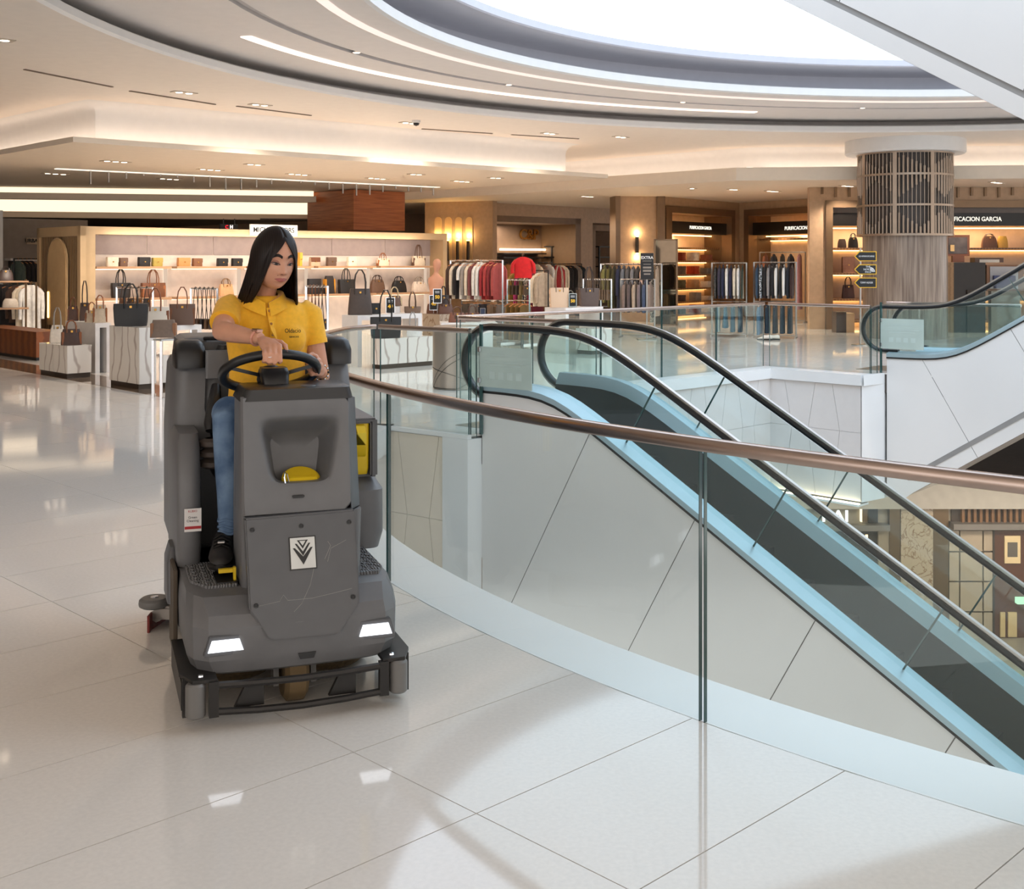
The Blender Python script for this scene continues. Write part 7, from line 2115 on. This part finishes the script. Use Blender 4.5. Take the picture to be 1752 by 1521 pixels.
# 4: row of taupe bags
p, q = rk_pts(998, 1046, 25.2, 25.0); zr = H + (HY - 478) / FPX * 25.1
r4, _ = rack('chrome rack with a tight row of taupe shoulder bags', p, q, zr)
for k in range(10):
    c = p + (q - p).normalized() * (0.045 + ((q - p).length - 0.09) * (k + 0.5) / 10)
    hung_bag(Vector((c.x, c.y, zr)), 0.24, 0.22, (122, 100, 80), 'taupe shoulder bag, %s from the left in the tight hanging row' % ORD[k], 0.22, 'tight row of taupe shoulder bags', rz=atan2((q - p).y, (q - p).x) + pi / 2, d_=0.044)
# 5: blue and grey tops
p, q = rk_pts(1028, 1132, 27.4, 27.0); zr = H + (HY - 452) / FPX * 27.2
r5, _ = rack('chrome rack of navy and grey tops beside the black sale board', p, q, zr)
fill(r5, p, q, zr, [((126, 120, 66), 'pale olive jacket', {'kind': 'jacket', 'length': 0.8}), ((96, 88, 40), 'olive jacket', {'kind': 'jacket', 'length': 0.9}), ((70, 64, 34), 'dark olive coat', {'length': 1.0}), (navy, 'navy jacket', {'kind': 'jacket', 'length': 0.95}), ((112, 116, 124), 'grey blue shirt', {'kind': 'jacket'}), ((96, 92, 92), 'mid grey top', {}), ((128, 126, 130), 'light grey top', {}), ((70, 64, 62), 'charcoal top', {}), ((206, 170, 150), 'blush tunic', {'length': 0.85}), ((94, 98, 122), 'slate blue top', {}),
     ((226, 220, 204), 'long print dress', {'kind': 'dress', 'length': 1.25, 'style': 'print'}), ((196, 176, 154), 'sand dress', {'kind': 'dress', 'length': 1.1})], 'tops on the rack by the sale board', 'on the rack by the sale board', hanger='black')
p2, q2_ = rk_pts(1062, 1120, 26.2, 26.0); zr2 = H + (HY - 478) / FPX * 26.1
r5b, _ = rack('low steel rack of tassel tops in front of the grey tops', p2, q2_, zr2, m=steel)
fill(r5b, p2, q2_, zr2, [((130, 112, 104), 'mauve fringed top', {'length': 0.6}), ((96, 84, 84), 'plum grey fringed top', {'length': 0.6}), ((178, 160, 142), 'beige fringed top', {'length': 0.6}), ((120, 108, 112), 'grey lilac fringed top', {'length': 0.6}), ((70, 84, 112), 'denim blue top', {'length': 0.65}), ((150, 132, 120), 'stone top', {'length': 0.6})], 'fringed tops on the low rack', 'on the low rack before the grey tops', hanger='black')
# 6 and 7: frames by the white shoes
p, q = rk_pts(1218, 1277, 26.6, 26.4); zr = H + (HY - 450) / FPX * 26.5
r6, _ = rack('square steel rack of navy and striped tops left of the white shoes', p, q, zr, m=steel, lower=0.78)
fill(r6, p, q, zr, [((86, 78, 72), 'brown print top', {'style': 'print'}), ((64, 58, 74), 'aubergine top', {}), (navy, 'navy blazer', {'kind': 'jacket', 'length': 0.8}), (white, 'white shirt', {'kind': 'jacket'}), ((40, 40, 66), 'deep navy cardigan', {}), (cream, 'cream shirt', {}), (white, 'off-white blouse', {}), ((56, 78, 72), 'teal diagonal stripe dress', {'kind': 'dress', 'length': 1.2, 'style': 'diag'})], 'tops on the square rack', 'on the square rack left of the shoes', base=0.82, hanger='black')
fill(r6, p, q, 0.78, [((44, 84, 108), 'blue striped trousers', {'kind': 'trousers', 'length': 0.6, 'style': 'diag'}), ((48, 96, 122), 'petrol blue skirt', {'kind': 'skirt', 'length': 0.5}), ((40, 82, 106), 'steel blue trousers', {'kind': 'trousers', 'length': 0.65}), ((44, 70, 90), 'dark petrol trousers', {'kind': 'trousers', 'length': 0.68})], 'blue trousers behind the far glass', 'behind the far glass')
p, q = rk_pts(1290, 1362, 26.1, 25.8); zr = H + (HY - 449) / FPX * 26
r7, _ = rack('square steel rack of black and striped tops above the white shoes', p, q, zr, m=steel, lower=0.80)
fill(r7, p, q, zr, [((52, 72, 92), 'petrol blue top', {}), ((206, 210, 216), 'patched blue knit', {'style': 'print'}), (blackc, 'black top', {}), ((150, 142, 140), 'grey top with dark hem', {}), ((28, 26, 30), 'black jacket', {'kind': 'jacket', 'length': 0.8}), (white, 'black and white striped knit', {'style': 'stripe'}), (blackc, 'black dress', {'kind': 'dress', 'length': 0.9}), (white, 'white striped scarf top', {'style': 'stripe', 'length': 0.6}), ((30, 32, 42), 'ink blue coat', {'length': 1.0}), ((58, 36, 34), 'maroon coat', {'length': 0.95})], 'tops on the rack above the shoes', 'on the rack above the white shoes', base=0.84, hanger='black')
fill(r7, p, q, 0.80, [((54, 96, 128), 'blue and sand knit', {'length': 0.6}), ((36, 56, 70), 'dark teal trousers', {'kind': 'trousers', 'length': 0.75}), ((30, 48, 62), 'ink trousers', {'kind': 'trousers', 'length': 0.78}), ((34, 52, 66), 'deep petrol trousers', {'kind': 'trousers', 'length': 0.78}), ((30, 44, 56), 'midnight trousers', {'kind': 'trousers', 'length': 0.78})], 'dark trousers behind the far glass', 'behind the far glass under the striped knits')
c = F(1330, 582)
for k, (dx, l) in enumerate(((-0.12, 'left white sneaker of the pair under the striped knits'), (0.05, 'right white sneaker of the pair under the striped knits'))):
    t = thing('sneaker', l, 'shoe', c + Vector((dx, 0.05 * k, 0)), radians(160), group='pair of white sneakers')
    def sec(x, w_, h0, h1): return [Vector((x, w_ * cos(2 * pi * i / 10), h0 + (h1 - h0) * (0.5 + 0.5 * sin(2 * pi * i / 10)))) for i in range(10)]
    obj('upper', MB().loft([sec(-0.01, 0.03, 0.02, 0.09), sec(0.03, 0.04, 0.02, 0.12), sec(0.12, 0.042, 0.02, 0.10), sec(0.22, 0.048, 0.02, 0.07), sec(0.3, 0.025, 0.02, 0.04)]), mat('sneaker_white', (236, 232, 224), 0.6), t, smooth=60)
    obj('sole', MB().loft([sec(-0.02, 0.03, 0, 0.03), sec(0.05, 0.046, 0, 0.03), sec(0.2, 0.054, 0, 0.03), sec(0.31, 0.025, 0, 0.03)]), black_rubber, t, smooth=60)
    obj('laces', MB().box((0.15, 0, 0.095), (0.09, 0.03, 0.012)), wht, t)
p, q = rk_pts(1300, 1378, 33.2, 32.6)
rk_, _ = rack('wall rack inside the right niche', p, q, 1.95, m=steel)
fill(rk_, p, q, 1.95, [((150, 90, 60), 'cinnamon top', {}), ((46, 44, 50), 'charcoal blouse', {}), (blackc, 'black dress', {'kind': 'dress', 'length': 1.1}), ((52, 50, 56), 'dark grey coat', {'length': 1.0}), ((188, 140, 150), 'rose pyjama suit', {'kind': 'dress', 'length': 1.5, 'style': ''})], 'clothes in the right niche', 'in the right niche')
# standing mirror and sale board
mr = P(1139, 450, 31.0); mr.z = 0
t = thing('standing_mirror', 'tall bronze framed mirror leaning by the lit niche', 'mirror', mr)
s_ = 31 / FPX; W = 38 * s_; Hm = H + (450 - 409) * s_
obj('frame', MB().box((-W / 2, 0, Hm / 2), (0.05, 0.05, Hm)).box((W / 2, 0, Hm / 2), (0.05, 0.05, Hm)).box((0, 0, Hm - 0.02), (W, 0.05, 0.04)).box((0, 0, 0.02), (W, 0.05, 0.04)), frame_metal, t)
obj('glass', MB().box((0, 0, Hm / 2), (W, 0.02, Hm - 0.05)), mat('mirror_glass', (112, 94, 76), 0.03, 0.95), t)
c = P(1107, 450, 25.2); c.z = 0; s_ = 25.2 / FPX
t = thing('sale_board', 'black sale board on a stand above the fringed tops', 'sign', c)
zb, ztt = H + (450 - 478) * s_, H + (450 - 433) * s_
obj('board', MB().box((0, 0, (zb + ztt) / 2), (22 * s_, 0.03, ztt - zb)), blk, t)
obj('pole', MB().bar((0, 0.03, 0), (0, 0.03, zb + 0.1), 0.03, 0.03), steel, t); obj('foot', MB().box((0, 0.03, 0.01), (0.4, 0.3, 0.02)), steel, t)
text_mesh('lettering', 'EXTRA', 0.085, wht, t, frame3((0, -0.018, ztt - 0.1), (1, 0, 0)), depth=0.001, bold=0.002)
for k, (w_, h_) in enumerate(((0.2, 0.012), (0.16, 0.012), (0.18, 0.04), (0.18, 0.04), (0.14, 0.03))):
    obj('printed_line', MB().box((0, -0.017, ztt - 0.17 - k * 0.07), (w_, 0.004, h_)), mat('board_grey_print', (150, 140, 130), 0.6), t)
# folded piles in the left niche
cols = [(150, 62, 38), (222, 214, 204), (150, 90, 70), (214, 206, 196), (110, 96, 88), (198, 74, 40), (130, 130, 126), (214, 190, 160), (96, 92, 66), (200, 160, 120), (226, 220, 212), (40, 36, 38), (80, 64, 60), (140, 136, 132), (216, 208, 200), (70, 70, 80)]
names = ['rust', 'white', 'cinnamon', 'ivory', 'taupe', 'orange red', 'grey', 'sand', 'olive', 'camel', 'off-white', 'black', 'plum', 'silver grey', 'ecru', 'slate']
shy = [446, 469, 492, 514, 535]
shn = ['second', 'third', 'fourth', 'fifth', 'lowest']
ci = 0
for r_, (y, sn) in enumerate(zip(shy, shn)):
    zsh = N1.uz(1198, y, -0.5)[1]
    spots = [(1163, 4), (1186, 4), (1209, 3), (1232, 2)] if r_ < 3 else [(1163, 3), (1190, 4), (1211, 2)]
    for k, (x, n) in enumerate(spots):
        base = N1.pt(x, 450, -0.62); u_ = N1.x
        hN = 0.06
        for j in range(n):
            cc_ = Vector((base.x, base.y, zsh + 0.002 + j * (hN + 0.001)))
            w_ = 0.30 + 0.03 * random.uniform(-1, 1)
            col_ = cols[ci % 16]
            mb = MB().loft([[cc_ + N1.x * v.x + N1.n * v.y + Vector((0, 0, v.z)) for v in rr(-w_ / 2, w_ / 2, -0.16, 0.14, zz_, 0.04, 2)] for zz_ in (0.0, hN * 0.15, hN * 0.85, hN)])
            mb2 = mb.mesh('folded_knit', 60)
            o = link('folded_knit', mb2, clothmat(col_))
            tag(o, '%s folded knit, %s from the bottom, %s pile, %s niche shelf' % (names[ci % 16], ORD[j], ORD[k], sn), 'clothing', 'folded knits in the left niche')
        ci += 1
# things in the wide shopfront behind the column
def shelf_bag(x0, x1, yt, yb, rgb, label, **k):
    p = SWP.pt((x0 + x1) / 2, yb, -0.75); s_ = p.y / FPX
    z = SWP.uz(1500, k.pop('ys', yb), -0.5)[1]
    p.z = z + 0.002
    return bag(p, (x1 - x0) * s_, (yb - yt) * s_, 0.14, rgb, label, group='bags in the wide right shopfront', **k)
shelf_bag(1433, 1448, 409, 424, (70, 58, 54), 'round grey bag at the left of the right shopfront shelf', style='dome', ys=424)
shelf_bag(1451, 1468, 406, 424, (30, 26, 26), 'black handle bag on the left of the right shopfront shelf', style='dome', handle=0.1, ys=424)
shelf_bag(1440, 1462, 440, 467, (206, 150, 120), 'copper bag on the second right shopfront shelf', style='box', ys=467)
shelf_bag(1440, 1462, 488, 511, (90, 52, 40), 'brown strapped bag on the third right shopfront shelf', style='satchel', handle=0.2, ys=511)
shelf_bag(1679, 1706, 404, 424, (92, 62, 46), 'brown bag with white discs on the lit shelf', style='dome', handle=0.06, ys=424)
shelf_bag(1706, 1724, 404, 424, (206, 160, 70), 'golden bag with white discs on the lit shelf', style='dome', ys=424)
def sbox(name, label, cat, rects, m, n0=-1.0, n1=-0.4):
    t = thing(name, label, cat, SWP.w(uS((rects[0][0] + rects[0][2]) / 2), 0, n1))
    for k, r_ in enumerate(rects):
        kid(t, 'body' if k == 0 else 'panel', SWP, [r_], m[k] if isinstance(m, list) else m, n0, n1 + 0.01 * k)
    return t
SWF = PL((0, 27.9), (1, 0))
def fbox(name, label, cat, parts):
    x0, y0, x1, y1 = parts[0][1]
    t = thing(name, label, cat, SWF.pt((x0 + x1) / 2, y1, 0))
    for nm, r_, m, a_, b_ in parts:
        kid(t, nm, SWF, [r_], m, a_, b_)
    return t
wood_l = mat('pale_oak', (150, 118, 82), 0.4, kind='wave', rgb2=(130, 100, 66), vscale=3, stretch=(1, 1, 5)); dark_box = mat('near_black_wood', (34, 28, 25), 0.4)
fbox('display_counter', 'tall black and oak counter behind the rising escalator', 'counter', [('body', (1632, 449, 1686, 571), dark_box, -0.5, 0.0), ('oak_side', (1613, 449, 1632, 571), wood_l, -0.5, 0.0), ('recess', (1655, 496, 1685, 571), low_dark, -0.5, 0.05)])
fbox('framed_picture', 'framed still life with bottle standing on the oak counter end', 'picture', [('frame', (1618, 402, 1659, 438), mat('copper_frame', (120, 70, 44), 0.4), -0.28, -0.22), ('print', (1623, 406, 1655, 434), mat('picture_dark', (52, 42, 40), 0.3, rgb2=(110, 96, 90), vscale=2), -0.22, -0.214), ('bottle', (1626, 419, 1633, 430), mat('bottle_cream', (220, 180, 120), 0.3), -0.214, -0.2), ('foot', (1630, 438, 1650, 448.6), mat('copper_frame', (120, 70, 44), 0.4), -0.3, -0.2)])
fbox('display_box', 'wood framed glass box with a navy bag right of the counter', 'display case', [('back', (1688, 453, 1752, 498), mat('box_wood', (112, 76, 50), 0.4), -0.3, -0.1), ('inner', (1694, 456, 1742, 494), mat('box_grey', (150, 150, 154), 0.4), -0.1, -0.08), ('pedestal', (1696, 498, 1745, 571), mat('pale_pedestal', (150, 140, 126), 0.5), -0.3, -0.12)])
fbox('display_tray', 'dark wood framed tray on top of the black counter', 'tray', [('frame', (1668, 441, 1717, 449), mat('tray_wood', (74, 50, 36), 0.4), -0.4, -0.1), ('inset', (1676, 444, 1710, 449), mat('tray_inset', (170, 164, 156), 0.3), -0.4, -0.09)])
pN = SWF.pt(1718, 493, -0.02)
bag(pN, 0.5, 0.3, 0.12, (44, 50, 88), 'navy bag inside the wood framed glass box', 0.0, 'tote')
fbox('display_case', 'small dark brown case at the foot of the lit shelves left of the column', 'display case', [('body', (1431, 534, 1448, 576), mat('case_brown', (66, 46, 36), 0.4), -0.4, 0.0), ('side', (1448, 536, 1462, 576), mat('case_beige', (200, 164, 124), 0.4), -0.4, -0.02)])
# strap racks in the handbag shop
def strap_rack(label, x0, x1, d, yr, yb, cols_, group, lb):
    p, q = rk_pts(x0, x1, d, d - 0.2); zr = H + (HY - yr) / FPX * d
    rack(label, p, q, zr)
    n = len(cols_)
    for k, (c_, nm) in enumerate(cols_):
        cpos = p + (q - p).normalized() * (0.045 + ((q - p).length - 0.09) * (k + 0.5) / n)
        hung_bag(Vector((cpos.x, cpos.y, zr)), 0.2, 0.16, c_, '%s crossbody bag, %s from the left %s' % (nm, ORD[k], lb), (yb - yr) / FPX * d, group, rz=atan2((q - p).y, (q - p).x) + pi / 2, d_=0.055)
strap_rack('chrome rack of crossbody bags left of the woman', 327, 372, 18.6, 494, 545, [((58, 44, 38), 'dark'), ((84, 60, 46), 'brown'), ((40, 34, 32), 'black'), ((104, 76, 52), 'tan'), ((66, 50, 42), 'umber')], 'crossbody bags left of the woman', 'on the rack left of the woman')
strap_rack('chrome rack of tan crossbody bags right of the woman', 524, 561, 18.2, 490, 545, [((150, 84, 40), 'cognac'), ((164, 94, 46), 'caramel'), ((138, 76, 38), 'chestnut'), ((92, 60, 42), 'dark brown'), ((70, 54, 46), 'taupe')], 'crossbody bags right of the woman', 'on the rack right of the woman')
strap_rack('chrome rack of small bags over the tall marble plinth', 200, 262, 21.0, 492, 510, [((96, 64, 44), 'brown'), ((60, 46, 40), 'dark'), ((120, 84, 56), 'tan'), ((52, 44, 42), 'black')], 'small bags over the tall plinth', 'on the rack over the tall plinth')
# far left clothes
p, q = rk_pts(-20, 62, 24.6, 23.4); zr = H + (HY - 483) / FPX * 24
rk_, _ = rack('bronze rack of black and cream clothes at the far left', p, q, zr, m=low_bronze)
fill(rk_, p, q, zr, [((140, 70, 80), 'rose top', {}), (blackc, 'black dress', {'kind': 'dress', 'length': 0.95}), (blackc, 'black top', {'length': 0.8}), ((40, 34, 34), 'charcoal dress', {'kind': 'dress', 'length': 0.95}), (brownc, 'dark brown blouse', {}), (cream, 'cream tunic', {'length': 0.85}), (white, 'white tunic', {'length': 0.85})], 'clothes at the far left', 'on the bronze rack at the far left')
p, q = rk_pts(24, 66, 28.0, 28.6); zr = 1.75
rk_, _ = rack('back rack of dark clothes under the white wall shelf', p, q, zr, m=black_metal)
fill(rk_, p, q, zr, [((80, 92, 84), 'sage shirt', {}), (blackc, 'black shirt', {}), (blackc, 'black blouse', {}), ((44, 40, 44), 'graphite top', {}), ((206, 190, 176), 'white striped shirt', {})], 'dark clothes under the wall shelf', 'under the white wall shelf')
t = thing('display_shelf', 'bronze shelf with bags at the far left', 'shelf', P(30, 450, 22.2).xy.to_3d())
sz = 22.2 / FPX
for y in (526, 480):
    z = H + (HY - y) * sz
    obj('board', MB().box((-0.25, 0, z - 0.02), (0.85, 0.35, 0.03), rz=0.4), oak_shelf, t)
for x in (-0.6, 0.1):
    obj('post', MB().bar((x, 0.1 + x * 0.4, 0), (x, 0.1 + x * 0.4, H + (HY - 478) * sz), 0.03, 0.03), low_bronze, t)
z = H + (HY - 526) * sz
bag(P(20, 450, 22.2).xy.to_3d() + Vector((0, -0.05, z)), 0.3, 0.17, 0.14, (176, 162, 146), 'pale grey dome bag on the lower bronze shelf', 0.0, 'dome', 0.4, group='bags on the far left shelf')
z = H + (HY - 480) * sz
bag(P(12, 450, 22.2).xy.to_3d() + Vector((0, -0.05, z)), 0.27, 0.2, 0.14, (66, 44, 36), 'dark brown gathered bag on the upper bronze shelf', 0.06, 'dome', 0.4, group='bags on the far left shelf')
